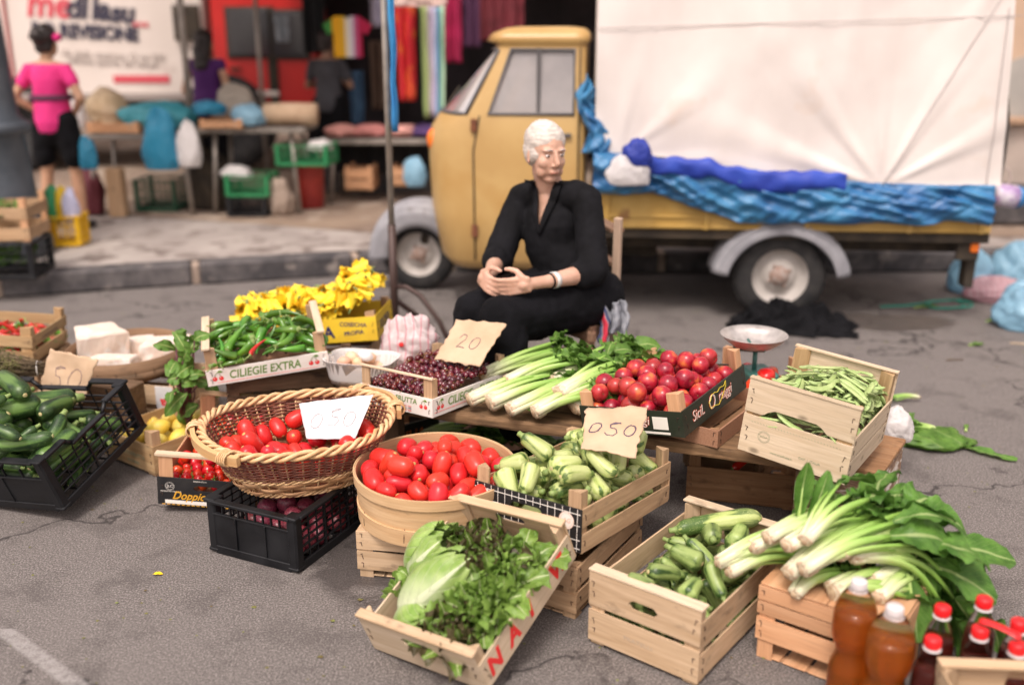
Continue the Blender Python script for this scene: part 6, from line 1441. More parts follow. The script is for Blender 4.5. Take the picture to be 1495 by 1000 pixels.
def face_parts(body, M, eyec=(.05, .035, .03)):
    ew = mat('eye_white', (.70, .66, .62), rough=.2); ed = mat('dark_iris', eyec, rough=.15); lip = mat('lip_skin', (.42, .16, .12), rough=.5)
    for s in (-1, 1):
        e = MB(); e.ell((.0775, .030*s, .009), (.0100, .0115, .0058), 14, 10, 0, M); e.build('eye', [ew], body)
        e = MB(); e.ell((.0855, .0305*s, .009), (.0028, .0052, .0050), 10, 8, 0, M); e.build('iris', [ed], body)
        e = MB(); e.tube([M @ Vector(p) for p in ((.0925, .016*s, .031), (.094, .030*s, .036), (.084, .046*s, .030))], [.0022, .0028, .0015], 6); e.build('eyebrow', [mat('grey_brow', (.42, .38, .36), rough=.8)], body)
    e = MB(); e.tube([M @ Vector(p) for p in ((.090, -.022, -.061), (.0985, -.008, -.0585), (.0985, .008, -.0585), (.090, .022, -.061))], [.001, .0022, .0022, .001], 6); e.build('mouth', [lip], body)
def hand(mb, w, palm, fdir, nrm, thumb, k=1.0, curl=.5):
    """w wrist, palm centre, finger direction, palm normal (side the fingers curl to), thumb side vector"""
    w, palm, fdir, nrm, thumb = [Vector(x) for x in (w, palm, fdir, nrm, thumb)]
    fdir.normalize(); thumb = (thumb-fdir*thumb.dot(fdir)).normalized(); nrm = fdir.cross(thumb)*(1 if fdir.cross(thumb).dot(nrm) > 0 else -1)
    limb(mb, [w, palm-fdir*.02*k], [.024*k, .022*k])
    for q in (-.024, -.008, .008, .024): limb(mb, [palm-fdir*.035*k+thumb*q*.8*k, palm+fdir*.036*k+thumb*q*k], [.013*k, .0115*k], 10)
    for i, (o, L, c) in enumerate(((.026, .070, .9), (.009, .078, 1.0), (-.009, .073, 1.1), (-.026, .058, 1.25))):
        p = palm+fdir*.038*k+thumb*o*k; pts = [p]; d = fdir.copy(); a = 0
        for s_ in (.46, .30, .24):
            a += curl*c*(.55 if s_ == .46 else .75); d = (fdir*math.cos(a)+nrm*math.sin(a)+thumb*(o*1.5)); p = p+d.normalized()*L*s_*k; pts.append(p)
        limb(mb, pts, [.0093*k, .0085*k, .0078*k, .0066*k], 10)
    p = palm-fdir*.020*k+thumb*.026*k; q = p+(fdir*.55+thumb*.75+nrm*.3).normalized()*.034*k; r_ = q+(fdir*.9+thumb*.2+nrm*.5).normalized()*.030*k
    limb(mb, [palm-fdir*.03*k+thumb*.012*k, p, q, r_, r_+(fdir+nrm*.4).normalized()*.016*k], [.013*k, .0135*k, .0108*k, .0095*k, .0078*k], 10)
def skinmat(name, a, b): return mat(name, a, b, scale=14, rough=.5, sss=.12, bump=.12, bscale=180, sscol=(.03, .012, .008))
SK1 = skinmat('aged_tanned_skin', (.50, .29, .205), (.60, .37, .275)); SK2 = skinmat('tanned_skin', (.46, .25, .15), (.52, .30, .19)); SK3 = skinmat('brown_skin', (.30, .16, .10), (.36, .20, .13))
BLK = mat('black_cotton_cloth', (.0045, .0045, .0055), (.008, .008, .010), scale=14, spec=.15, rough=.85, bump=.1, bscale=500)
BLK2 = mat('black_skirt_cloth', (.004, .004, .005), (.007, .007, .009), scale=9, spec=.12, rough=.9, bump=.1, bscale=300)
WHH = mat('white_hair', (.66, .60, .54), (.46, .41, .37), scale=26, rough=.55, kind='obj', stretch=(1, 1, 5), bump=.5, bscale=60)
def woman():
    t = thing('person', 'white haired person in black clothes sitting on a wooden chair, hands together in the lap', 'person', (.30, 3.88, 0)); o0 = t.location.copy()
    G = lambda u, v, y: gy(u, v, y)-o0
    hip = Vector((.265, 3.92, .50))-o0; ch_ = G(812, 345, 3.93); nb = G(806, 275, 3.93); hd = G(797, 225, 3.89)
    ls, le, lw = G(858, 293, 3.82), G(866, 397, 3.70), G(800, 411, 3.53); rs, re, rw = G(760, 291, 4.02), G(727, 378, 3.88), G(717, 397, 3.66)
    lp, rp = G(757, 417, 3.48), G(708, 409, 3.57)
    lh, rh = hip+Vector((.06, -.09, .01)), hip+Vector((-.04, .09, .01)); lk, rk = G(733, 466, 3.46), G(693, 458, 3.62)
    la, ra = Vector((lk.x+.06, lk.y-.05, .09)), Vector((rk.x+.02, rk.y-.03, .09))
    mb = MB(); f = Vector((.42, -.90, -.10)); M = head(mb, hd, f, .93)
    limb(mb, [hd+Vector((-.005, .02, -.06)), nb+Vector((0, .01, -.02))], [.050, .056])
    limb(mb, [hip+Vector((0, 0, .05)), ch_+Vector((0, .02, -.06)), ch_+Vector((0, .0, .05)), nb+Vector((0, .0, -.05))], [.120, .100, .100, .062], 18)
    for a, b in ((ls, nb), (rs, nb)): limb(mb, [a, a.lerp(b, .5)+Vector((0, 0, -.01)), b], [.040, .040, .045])
    limb(mb, [ls, le, le.lerp(lw, .4), lw], [.045, .040, .036, .025]); limb(mb, [rs, re, re.lerp(rw, .4), rw], [.045, .038, .035, .025])
    hand(mb, lw, lp, G(728, 421, 3.49)-lp, Vector((0, .75, .4)), Vector((0, -.1, 1)), 1.0, .55)
    hand(mb, rw, rp, G(722, 424, 3.48)-rp, Vector((.5, .6, .3)), Vector((.3, -.1, .9)), .98, .6)
    for h, k_, a in ((lh, lk, la), (rh, rk, ra)):
        limb(mb, [h, h.lerp(k_, .5), k_, k_.lerp(a, .45), a], [.085, .072, .055, .052, .034]); limb(mb, [a+Vector((0, 0, -.035)), a+Vector((-.08, -.08, -.055)), a+Vector((-.11, -.11, -.06))], [.032, .030, .022])
    body = fuse(mb, 'body', SK1, t, .0042, 5, lambda c: .0006*noise.noise(c*90))
    face_parts(body, M)
    # hair drawn back from the forehead into a bun, fine halo
    hb = MB(); 
    for c, r in (((-.020, 0, .054), (.098, .084, .085)), ((-.02, .045, .01), (.070, .040, .055)), ((-.02, -.045, .01), (.070, .040, .055)), ((-.115, 0, .02), (.038, .042, .040)), ((-.06, 0, -.02), (.055, .066, .05))): hb.ell(c, r, 20, 12, 0, M)
    fuse(hb, 'hair', WHH, t, .0045, 3, lambda c: .004*noise.noise(c*28)+.0018*noise.noise(Vector((c.x*120, c.y*120, c.z*30))))
    # shirt
    def folds(c): return .006*noise.noise(Vector((c.x*16, c.y*16, c.z*9)))+.0045*(abs(noise.noise(c*22+Vector((3, 1, 2))))-.25)
    sb = MB(); limb(sb, [hip+Vector((0, 0, -.02)), hip+Vector((-.02, 0, .10)), ch_+Vector((0, .01, -.02)), ch_+Vector((0, 0, .06)), nb+Vector((0, .01, -.035))], [.145, .142, .132, .126, .074], 22)
    for a, e, w_, q in ((ls, le, lw, .30), (rs, re, rw, .34)):
        limb(sb, [nb+Vector((0, 0, -.03)), a.lerp(nb, .4)+Vector((0, 0, .0)), a, a.lerp(e, .55), e, e.lerp(w_, q)], [.060, .062, .058, .060, .064, .055], 16)
    fw_ = Vector((-.35, -.93, 0)).normalized()
    apex = ch_+Vector((0, 0, .035)); 
    def vneck(c):
        d = c-nb; 
        if d.dot(fw_) < .02: return c.z > nb.z+.045
        s_ = abs((c-nb-Vector((-.012, 0, 0))).dot(Vector((fw_.y, -fw_.x, 0)))); return s_ < (c.z-apex.z)*.24 and c.z > apex.z
    fuse(sb, 'shirt', BLK, t, .007, 4, folds, vneck); bv = BV
    col = MB(); sdv = Vector((fw_.y, -fw_.x, 0)); zt = nb.z+.045
    for s in (-1, 1):
        def fn(u, v, s=s):
            z = apex.z-.006+(zt-apex.z)*u; lat = max(0, (z-apex.z))*.24-.004+(.010+.034*min(1, u*1.3)*(1-.3*u))*v; P = Vector((nb.x-.012, nb.y, z))+sdv*s*lat
            h = bv.ray_cast(P+fw_*.5, -fw_); p = h[0] if h[0] else P+fw_*.07
            return p+fw_*(.006+.007*math.sin(PI*v)*u)
        col.sheet(fn, 22, 6, th=.004)
    col.build('collar', [BLK], t)
    tb = MB(); 
    for h, k_, a in ((lh, lk, la), (rh, rk, ra)): limb(tb, [h, h.lerp(k_, .5), k_, k_.lerp(a, .4), a+Vector((0, 0, .05))], [.125, .108, .086, .080, .075], 18)
    limb(tb, [hip+Vector((0, 0, .02)), hip.lerp((lk+rk)/2, .5)+Vector((0, 0, -.02)), (lk+rk)/2+Vector((.03, 0, -.04))], [.15, .115, .08], 18)
    fuse(tb, 'trousers', BLK2, t, .007, 4, lambda c: .009*noise.noise(Vector((c.x*9, c.y*9, c.z*14)))+.004*noise.noise(c*30))
    sh = MB()
    for a in (la, ra): limb(sh, [a+Vector((.02, .02, -.05)), a+Vector((-.07, -.07, -.055)), a+Vector((-.12, -.12, -.06))], [.036, .036, .028])
    fuse(sh, 'shoes', BLK2, t, .005, 3)
    wd = (lw-le).normalized(); X = Matrix.Translation(lw-wd*.035) @ wd.to_track_quat('Z', 'Y').to_matrix().to_4x4(); w_ = MB(); w_.lathe([(.0285, -.011), (.0305, -.010), (.0305, .010), (.0285, .011)], 24, 0, X); w_.build('watch', [mat('white_watch_strap', (.78, .78, .76), rough=.3, metal=.3)], t)
    X = Matrix.Translation(lw-wd*.010) @ wd.to_track_quat('Z', 'Y').to_matrix().to_4x4(); w_ = MB(); w_.lathe([(.0265, -.004), (.0285, -.003), (.0285, .003), (.0265, .004)], 24, 0, X); w_.build('bracelet', [BLK], t)
woman()
def chair():
    A, B, Cc, D = Vector((.43, 3.80, 0)), Vector((.60, 4.13, 0)), Vector((.285, 3.66, 0)), Vector((.20, 4.0, 0))
    A = Vector((.405, 3.90, 0)); B = Vector((.31, 4.26, 0)); Cc = Vector((.305, 3.68, 0)); D = Vector((.02, 4.02, 0))
    WC = wood('chair_wood', (.20, .11, .07), (.32, .20, .13), dirtlo=.6); WP = wood('worn_chair_wood', (.42, .30, .22), (.52, .38, .28), dirtlo=.62)
    t = thing('wooden_chair', 'old wooden chair with a straight back under the seated person', 'chair', (.28, 3.95, 0)); o = t.location.copy()
    def bar(name, a, b, w, d, m):
        mb = MB(); a = Vector(a)-o; b = Vector(b)-o; c = (a+b)/2; v = b-a; X = Matrix.Translation(c) @ v.to_track_quat('X', 'Z').to_matrix().to_4x4(); mb.box((0, 0, 0), (v.length, w, d), 0, X, ch=.003); return mb.build(name, [m], t)
    z = Vector((0, 0, 1)); f = (Cc-A).normalized()
    bar('back_leg', A-f*.03, A-f*.05+z*.81, .030, .032, WP); bar('back_leg', B-f*.03, B-f*.05+z*.81, .030, .032, WC)
    for p, q in ((Cc, 0), (D, 0)): bar('front_leg', p, p+z*.42, .030, .030, WC)
    for h in (.76, .62): bar('back_rail', A-f*.045+z*h, B-f*.045+z*h, .06 if h > .7 else .045, .018, WC)
    for a, b in ((A, B), (Cc, D), (A, Cc), (B, D)): bar('seat_rail', a+z*.395-(b-a).normalized()*.02, b+z*.395+(b-a).normalized()*.02, .022, .04, WC); 
    for a, b in ((A, Cc), (B, D)): bar('stretcher', a+z*.18, b+z*.18, .018, .022, WC)
    mb = MB(); c = (A+B+Cc+D)/4-o; vs = [p-o+z*h+(p-o-c).normalized()*.02 for h in (.418, .434) for p in (A, B, D, Cc)]; mb.add(vs, [(3, 2, 1, 0), (4, 5, 6, 7), (0, 1, 5, 4), (1, 2, 6, 5), (2, 3, 7, 6), (3, 0, 4, 7)]); mb.build('seat', [WC], t)
chair()
def hang_cloth():
    m, t, b = newmat('grey_striped_cloth'); b.inputs['Roughness'].default_value = .9; v = coords(t, 'gc'); sx = nn(t, 'ShaderNodeSeparateXYZ'); t.links.new(v, sx.inputs[0])
    base = ramp(t, noi(t, coords(t, 'obj'), 30, 4), [(.4, (.20, .21, .24)), (.6, (.30, .31, .34))])
    col = mixc(t, ramp(t, sx.outputs[0], [(.06, 1), (.10, 0)]), base, (.04, .05, .12)); e = ramp(t, sx.outputs[0], [(.10, 0), (.12, 1), (.21, 1), (.23, 0)]); col = mixc(t, e, col, (.55, .03, .06))
    e2 = ramp(t, sx.outputs[0], [(.23, 0), (.24, 1), (.28, 1), (.29, 0)]); col = mixc(t, e2, col, (.04, .05, .12)); t.links.new(col, b.inputs['Base Color'])
    def fn(u, v):
        p = gy(872+40*u+4*math.sin(v*3), 437+8*(1-u)+(52-10*u+6*math.sin(u*9))*v, 3.70+.06*u); p.y += .018*math.sin(u*17+v*2)-.03*math.sin(v*PI*.5); p.x += .01*noise.noise((u*5, v*5, 0)); return p
    mb = MB(); mb.sheet(fn, 34, 20, th=.004); o = mb.build('cloth', [m]); tag(o, 'grey cloth with a red and navy edge hanging from the chair seat', 'cloth')
hang_cloth()
def standing(label, foot, H, facing, skin, top, bottom, hairm, hair='bun', stance=.12, sleeves=.5, legs='bare', arms='down', group=None, lean=0):
    k = H/1.65; t = thing('person', label, 'person', foot); F = basis(facing); V = lambda x, y, z: (F.to_3x3() @ Vector((x, y, 0)))*k+Vector((0, 0, z*k))
    mb = MB(); hd = V(.03+lean*.1, 0, 1.535); M = head(mb, hd, facing, k)
    limb(mb, [hd+V(-.015, 0, -.05), V(lean*.05, 0, 1.37)], [.048*k, .052*k]); limb(mb, [V(0, 0, .92), V(0, 0, 1.10), V(lean*.03, 0, 1.28)], [.135*k, .11*k, .12*k], 18)
    sl, el, wr, pl = [], [], [], []
    for s in (-1, 1):
        sh = V(lean*.04, .155*s, 1.33)
        if arms == 'down': e = V(-.03, .24*s, 1.07); w = V(.12, .20*s, .88)
        elif arms == 'front': e = V(.02, .25*s, 1.09); w = V(.24, .12*s, 1.12)
        else: e = V(-.06, .30*s, 1.10); w = V(.05, .17*s, .98)
        limb(mb, [V(lean*.04, .02*s, 1.36), sh], [.05*k, .047*k]); limb(mb, [sh, e, e.lerp(w, .4), w], [.044*k, .036*k, .033*k, .024*k]); d = (w-e).normalized()
        hand(mb, w, w+d*.05*k, d, V(0, -s, 0), V(1, 0, .2), k, .5); sl.append((sh, e, w))
        kn = V(.01, stance*.8*s, .48); an = V(-.02, stance*s, .07); limb(mb, [V(0, .08*s, .88), V(.01, stance*.7*s, .66), kn, kn.lerp(an, .4), an], [.088*k, .072*k, .052*k, .050*k, .032*k]); limb(mb, [an+V(-.02, 0, -.035), an+V(.12, 0, -.045)], [.034*k, .026*k])
    fuse(mb, 'body', skin, t, .009, 2)
    hb = MB()
    for c, r in (((-.028, 0, .040), (.100, .088, .092)), ((-.045, 0, -.03), (.065, .075, .055))): hb.ell(c, r, 18, 12, 0, M)
    if hair == 'bun': hb.ell((-.11, 0, .055), (.06, .065, .06), 16, 10, 0, M); hb.ell((-.03, 0, .07), (.105, .10, .085), 16, 10, 0, M)
    if hair == 'long': hb.tube([M @ Vector(p) for p in ((-.05, 0, .0), (-.09, 0, -.10), (-.11, 0, -.24), (-.10, 0, -.36))], [.085*k, .09*k, .08*k, .03*k], 14)
    fuse(hb, 'hair', hairm, t, .009, 2, lambda c: .010*noise.noise(c*22))
    sb = MB(); limb(sb, [V(0, 0, .90), V(0, 0, 1.08), V(lean*.03, 0, 1.26), V(lean*.04, 0, 1.345)], [.160*k, .138*k, .143*k, .088*k], 20)
    for sh, e, w in sl:
        limb(sb, [V(lean*.04, 0, 1.33), sh, sh.lerp(e, min(1, sleeves))]+([e.lerp(w, .8)] if sleeves > 1 else []), [.07*k, .062*k, .058*k]+([.046*k] if sleeves > 1 else []))
    fuse(sb, 'top', top, t, .010, 3, lambda c: .007*noise.noise(Vector((c.x*14, c.y*14, c.z*8))), lambda c: c.z > (V(0, 0, 1.372)).z)
    tb = MB(); low = .60 if legs == 'bare' else .09
    for s in (-1, 1): limb(tb, [V(0, .07*s, .90), V(.01, stance*.75*s, .68 if legs == 'bare' else .5), V(0, stance*.8*s, low)], [.125*k, .102*k, (.092 if legs == 'bare' else .07)*k], 18)
    limb(tb, [V(0, 0, .94), V(0, 0, .84)], [.148*k, .14*k], 18); fuse(tb, 'trousers', bottom, t, .010, 3, lambda c: .006*noise.noise(c*14))
    shm = mat('dark_shoe', (.03, .025, .025), rough=.6); sb2 = MB()
    for s in (-1, 1): limb(sb2, [V(-.045, stance*s, .035), V(.11, stance*s, .03)], [.040*k, .034*k])
    fuse(sb2, 'shoes', shm, t, .008, 2)
    return t
PINK = mat('bright_pink_jersey', (.78, .035, .24), (.62, .02, .16), scale=4, rough=.8, lo=.3, hi=.8); DKH = mat('dark_hair', (.012, .009, .009), (.03, .02, .018), scale=20, rough=.5, bump=.4)
p = standing('standing person with dark tied up hair in a pink t-shirt and black shorts', gz(100, 333, .139), 1.42, (.15, .95, 0), SK2, PINK, BLK, DKH, 'bun', .17, .45, 'bare', 'hip')
mb = MB(); 
for c in (0,): mb.ell((.105, -.02, 1.36), (.03, .03, .03), 12, 8)
mb.build('hair_band', [PINK], p)
mb = MB(); X = Matrix.Diagonal((1.1, .92, 1, 1)); mb.lathe([(.134, .93), (.137, .935), (.137, .965), (.134, .97)], 28, 0, X); mb.build('belt', [mat('dark_purple_belt', (.10, .02, .06), rough=.6)], p)
standing('person with long black hair in a purple top, standing behind the trestle table', (-2.66, 8.95, .139), 1.42, (.2, 1, 0), SK2, mat('purple_cloth', (.07, .01, .12), rough=.8), BLK, DKH, 'long', .12, .12, 'long', 'down')
standing('person in a charcoal shirt seen from behind before the clothes stall', (-1.72, 9.6, .139), 1.40, (.2, 1, 0), SK3, mat('charcoal_cloth', (.05, .05, .058), (.075, .075, .085), scale=6, rough=.9), BLK, DKH, 'short', .12, .6, 'long', 'front')
# ------------------------------------------------------------------ three wheeled van
YEL = mat('ochre_van_paint', (.46, .29, .105), (.52, .345, .135), scale=3, rough=.42, kind='obj', tint2=((.42, .24, .07), 1.6, .55), coat=.15)
GREYP = mat('grey_primer_mudguard', (.22, .22, .24), (.30, .30, .32), scale=6, rough=.6, tint2=((.15, .14, .14), 9, .62)); RUB = mat('tyre_rubber', (.012, .012, .013), (.03, .028, .027), scale=12, rough=.85)
RIMM = mat('dusty_grey_rim', (.38, .35, .32), (.46, .43, .40), scale=10, rough=.6); RUST = mat('rust', (.20, .07, .03), (.12, .045, .025), scale=30, rough=.9)
GLS = mat('reflection_toned_window_glass', (.46, .43, .43), (.60, .56, .55), scale=3, rough=.08, spec=.9, metal=.0, trans=.5); SEAL = mat('grey_rubber_seal', (.09, .085, .085), rough=.6)  # pale glass colour stands in for sky reflected on the panes
CHAS = mat('dirty_chassis', (.03, .024, .018), (.06, .045, .03), scale=10, rough=.9); OCH = mat('ochre_bed_board', (.42, .26, .06), (.50, .33, .10), scale=4, rough=.55, tint2=((.22, .10, .04), 7, .62), kind='obj')
TAMB = mat('orange_lamp_glass', (.80, .18, .02), rough=.2); PINKR = mat('faded_red_patch', (.42, .20, .13), (.5, .3, .12), scale=20, rough=.7)
def X_(u, y=5.45, v=300): return gy(u, v, y).x
def Z_(v, y=5.45, u=800): return gy(u, v, y).z
def van():
    t = thing('three_wheeled_van', 'ochre three wheeled van with a white tarpaulin over its bed, parked along the kerb', 'van', (1.0, 6.10, 0)); o = t.location.copy(); L = Matrix.Translation(-o); YC = 6.10
    # z, rear x, side-end x, nose x, half width, exponent
    lv = [(.27, .40, -.20, -.40, .60), (.33, .41, -.21, -.45, .65), (.60, .415, -.215, -.505, .655), (.95, .415, -.205, -.52, .655), (1.06, .415, -.20, -.50, .65), (1.135, .415, -.19, -.45, .645), (1.15, .415, -.185, -.43, .643),
          (1.49, .415, -.045, -.115, .60), (1.52, .415, -.03, -.10, .595), (1.535, .43, -.05, -.16, .615), (1.575, .43, -.03, -.13, .60), (1.605, .40, 0, -.05, .52), (1.615, .3, .05, .03, .35)]
    def ring(z, xr, xs, xn, hw, wins=(.355, -.10)):
        zf = min(1, max(0, (z-1.15)/.34)); w1 = .355; w0 = -.115+.125*zf if z > .6 else -.115
        pts = [(xr, -hw), (w1, -hw), (w0, -hw), (xs, -hw)]; N = 9
        for i in range(1, N+1):
            a = PI/2*i/N; pts.append((xs+(xn-xs)*math.sin(a)**.85, -hw*math.cos(a)**.62 if i < N else 0))
        full = pts+[(x, -y) for x, y in pts[-2::-1]]
        return [(x, YC+y, z) for x, y in full]
    rings = [ring(*r) for r in lv]; n = len(rings[0]); H = n//2
    body = MB(); glass = {}; vs = [v for r in rings for v in r]; fs = []
    WL0 = 6  # level index of window bottom -> 7 window top
    for i in range(len(rings)-1):
        for k in range(n-1):
            kk = min(k, n-2-k)
            if i == WL0 and kk == 1: continue
            if i == WL0 and kk >= 4: continue
            fs.append((i*n+k, i*n+k+1, (i+1)*n+k+1, (i+1)*n+k))
        fs.append((i*n+n-1, i*n, (i+1)*n, (i+1)*n+n-1))
    fs.append(tuple(range((len(rings)-1)*n, len(rings)*n))); fs.append(tuple(range(n))[::-1])
    body.add(vs, fs, 0, vs, L, True)
    cab = body.build('cab', [YEL], t)
    def pane(ks, name):
        mb = MB(); a = rings[WL0]; b = rings[WL0+1]; ins = []
        for k in ks:
            p, q = Vector(a[k]), Vector(b[k]); c = Vector((.1, YC, (p.z+q.z)/2)); ins.append((p+(c-p).normalized()*.012, q+(c-q).normalized()*.012))
        m_ = len(ins); vs = [p for p, q in ins]+[q for p, q in ins]; mb.add(vs, [(i, i+1, m_+i+1, m_+i) for i in range(m_-1)], 0, vs, L, True); w = mb.build(name, [GLS], t)
        mb = MB(); loop = [Vector(a[k]) for k in ks]+[Vector(b[k]) for k in ks[::-1]]; mb.tube(loop, .012, 6, closed=True, M=L); mb.build('window_seal', [SEAL], w); return w
    w = pane([1, 2], 'side_window'); pane([n-3, n-2], 'side_window'); pane(list(range(4, n-4)), 'windscreen')
    mb = MB(); mb.box((.16, YC-.628, 1.32), (.020, .012, .36), 0, L); mb.build('window_divider', [SEAL], w)
    # interior: seat back and steering wheel read through the glass
    mb = MB(); mb.box((.34, YC, .95), (.10, 1.0, .55), 0, L, ch=.03); mb.box((.20, YC, .68), (.36, 1.0, .12), 0, L, ch=.03); mb.build('seat', [CHAS], t)
    # door with seams, hinges, handle
    mb = MB(); y = YC-.658
    for pts in (([(-.195, y, .33), (-.20, y, .95), (-.165, y+.012, 1.14)]), ([(.385, y, .33), (.385, y, 1.13), (.385, YC-.60, 1.50)])): mb.tube(pts, .005, 5, M=L)
    mb.build('door_seam', [CHAS], t)
    for z in (1.09, .50): mb = MB(); mb.box((-.195, y-.004, z), (.035, .02, .07), 0, L, ch=.004); mb.build('door_hinge', [RUST], t)
    mb = MB(); mb.box((.30, y-.01, 1.04), (.09, .018, .02), 0, L, ch=.004); mb.build('door_handle', [SEAL], t)
    for s in (-1, 1):
        mb = MB(); mb.ell((-.425, YC+s*.42, .99), (.06, .055, .085), 18, 12, 0, L); h_ = mb.build('headlight_housing', [GREYP], t)
        mb = MB(); mb.ell((-.452, YC+s*.435, .99), (.048, .042, .066), 18, 12, 0, L); mb.build('indicator_lamp', [TAMB], h_)
    mb = MB(); mb.box((-.33, YC-.54, 1.075), (.14, .012, .035), 0, L @ Matrix.Translation((0, 0, 0)), ch=.003); 
    # wiper
    mb = MB(); mb.tube([(-.42, YC-.25, 1.15), (-.33, YC-.22, 1.28)], .006, 5, M=L); mb.build('wiper', [CHAS], t)
    def wheel(c, r, w_, name='wheel'):
        root = bpy.data.objects.new(name, None); COL.objects.link(root); root.parent = t; root.location = Vector(c)-o; X = Matrix.Rotation(PI/2, 4, 'X')
        mb = MB(); mb.lathe([(r*.60, -w_/2), (r*.72, -w_/2-.006), (r*.90, -w_/2), (r*.985, -w_*.32), (r, -w_*.1), (r, w_*.1), (r*.985, w_*.32), (r*.90, w_/2), (r*.72, w_/2+.006), (r*.60, w_/2)], 44, 0, X)
        for k in range(36): a = 2*PI*k/36; mb.box((r*.995*math.cos(a), 0, r*.995*math.sin(a)), (.008, w_*.7, .012), 0, rot=(0, -a, 0), ch=.001)
        mb.build('tyre', [RUB], root)
        mb = MB(); mb.lathe([(r*.66, w_/2-.002), (r*.64, w_/2-.012), (r*.60, w_/2-.018), (r*.54, w_*.1), (r*.38, w_*.05), (r*.34, w_*.18), (r*.24, w_*.28), (r*.10, w_*.30), (1e-4, w_*.30)], 40, 0, X); mb.build('rim', [RIMM], root)
        mb = MB(); mb.lathe([(r*.22, w_*.29), (r*.20, w_*.38), (r*.05, w_*.46), (1e-4, w_*.46)], 24, 0, X)
        for k in range(4): a = 2*PI*k/4+.5; mb.ell((r*.24*math.cos(a), -w_*.30, r*.24*math.sin(a)), (.012, .010, .012), 8, 6)
        mb.build('hub', [mat('rusty_hub', (.26, .16, .12), (.34, .28, .25), scale=40, rough=.8)], root)
    wheel((1.535, 5.53, .262), .262, .15); wheel((1.535, 6.68, .262), .262, .15); wheel((-.63, 6.06, .235), .235, .11)
    # mudguards
    mb = MB()
    def arch(cx, cz, r0, y0, y1, a0, a1, prof, flare):
        def fn(u, v): a = a0+(a1-a0)*u; r = r0*(1+flare*(abs(math.cos(a))**4)); q = v; y = y0+(y1-y0)*q; rr = r-(.045*max(0, (1-q*5))**2); return (cx-rr*math.cos(a), y, cz+rr*math.sin(a)*prof)
        mb.sheet(fn, 30, 10, th=.006, M=L)
        def fl(u, v): a = a0+(a1-a0)*u; r = r0*(1+flare*(abs(math.cos(a))**4))-.045; rr = r-.045*v; return (cx-rr*math.cos(a), y0-.002, cz+rr*math.sin(a)*prof)
        mb.sheet(fl, 30, 3, th=.006, M=L)
    arch(1.535, .235, .385, 5.40, 5.66, R(8), R(172), .93, .02); mb.build('rear_mudguard', [GREYP], t)
    mb = MB(); arch(1.535, .235, .385, 6.82, 6.56, R(8), R(172), .93, .02); mb.build('rear_mudguard', [GREYP], t)
    mb = MB()
    def fm(u, v):
        a = R(-2)+R(150)*u; r = .315+.02*math.sin(a); return (-.62-r*math.cos(a)*1.0, 6.06+(v-.5)*.22*(1+.2*math.sin(a)), .255+r*math.sin(a)-.05*abs(2*v-1)**3)
    mb.sheet(fm, 26, 10, th=.005, M=L)
    for s in (0, 1):
        def fq(u, w_, s=s): p = Vector(fm(u, s)); c = Vector((-.62, p.y, .255)); return p+(c-p)*(.40*w_)
        mb.sheet(fq, 26, 3, th=.005, M=L)
    mb.build('front_mudguard', [GREYP], t)
    mb = MB(); mb.tube([(-.56, 6.06, .50), (-.60, 6.06, .30)], .03, 8, M=L); mb.build('front_fork', [CHAS], t)
    # bed and chassis
    mb = MB(); mb.box((1.55, YC, .50), (2.18, 1.30, .05), 0, L); mb.box((1.5, YC-.35, .42), (2.2, .07, .10), 0, L); mb.box((1.5, YC+.35, .42), (2.2, .07, .10), 0, L); mb.box((1.535, YC, .27), (.07, 1.1, .07), 0, L); mb.box((.62, YC+.1, .36), (.5, .5, .2), 0, L, ch=.02); mb.build('chassis', [CHAS], t)
    for s, nm in ((-1, 'bed_side'), (1, 'bed_side')):
        mb = MB(); yy = YC+s*.66; mb.box((1.545, yy, .645), (2.17, .025, .23), 0, L, ch=.004)
        for z in (.545, .60, .74): mb.box((1.545, yy+s*.016, z), (2.17, .014, .018), 0, L, ch=.004)
        for x in (.55, 1.1, 1.65, 2.2, 2.58): mb.box((x, yy+s*.018, .64), (.03, .018, .22), 0, L, ch=.004)
        mb.build(nm, [OCH], t)
    mb = MB(); mb.box((2.635, YC, .645), (.022, 1.28, .23), 0, L); mb.build('tailboard', [OCH], t); mb = MB(); mb.box((.465, YC, .645), (.02, 1.28, .23), 0, L); mb.build('headboard', [OCH], t)
    mb = MB(); mb.box((2.55, YC-.60, .43), (.12, .03, .12), 0, L, ch=.006); mb.box((2.60, YC-.5, .33), (.05, .10, .26), 0, L); b_ = mb.build('tail_bracket', [CHAS], t)
    mb = MB(); mb.box((2.58, YC-.622, .445), (.045, .02, .055), 0, L, ch=.006); mb.build('tail_lamp', [TAMB], b_)
    # tarpaulins
    WT = mat('white_tarpaulin', (.69, .635, .60), (.62, .565, .53), scale=2.0, rough=.5, kind='obj', bump=.06, bscale=200, tint2=((.62, .53, .47), 3.5, .64)); BT = mat('blue_tarpaulin', (.018, .105, .27), (.045, .20, .38), scale=6, rough=.4, kind='obj', bump=.35, bscale=24, bdist=.02); DB = mat('royal_blue_cloth', (.012, .035, .30), (.02, .06, .40), scale=6, rough=.6, bump=.3, bscale=16, bdist=.01)
    DBX = 0
    T1, T2 = Vector((2.02, 0, .78)), Vector((.62, 0, .93))
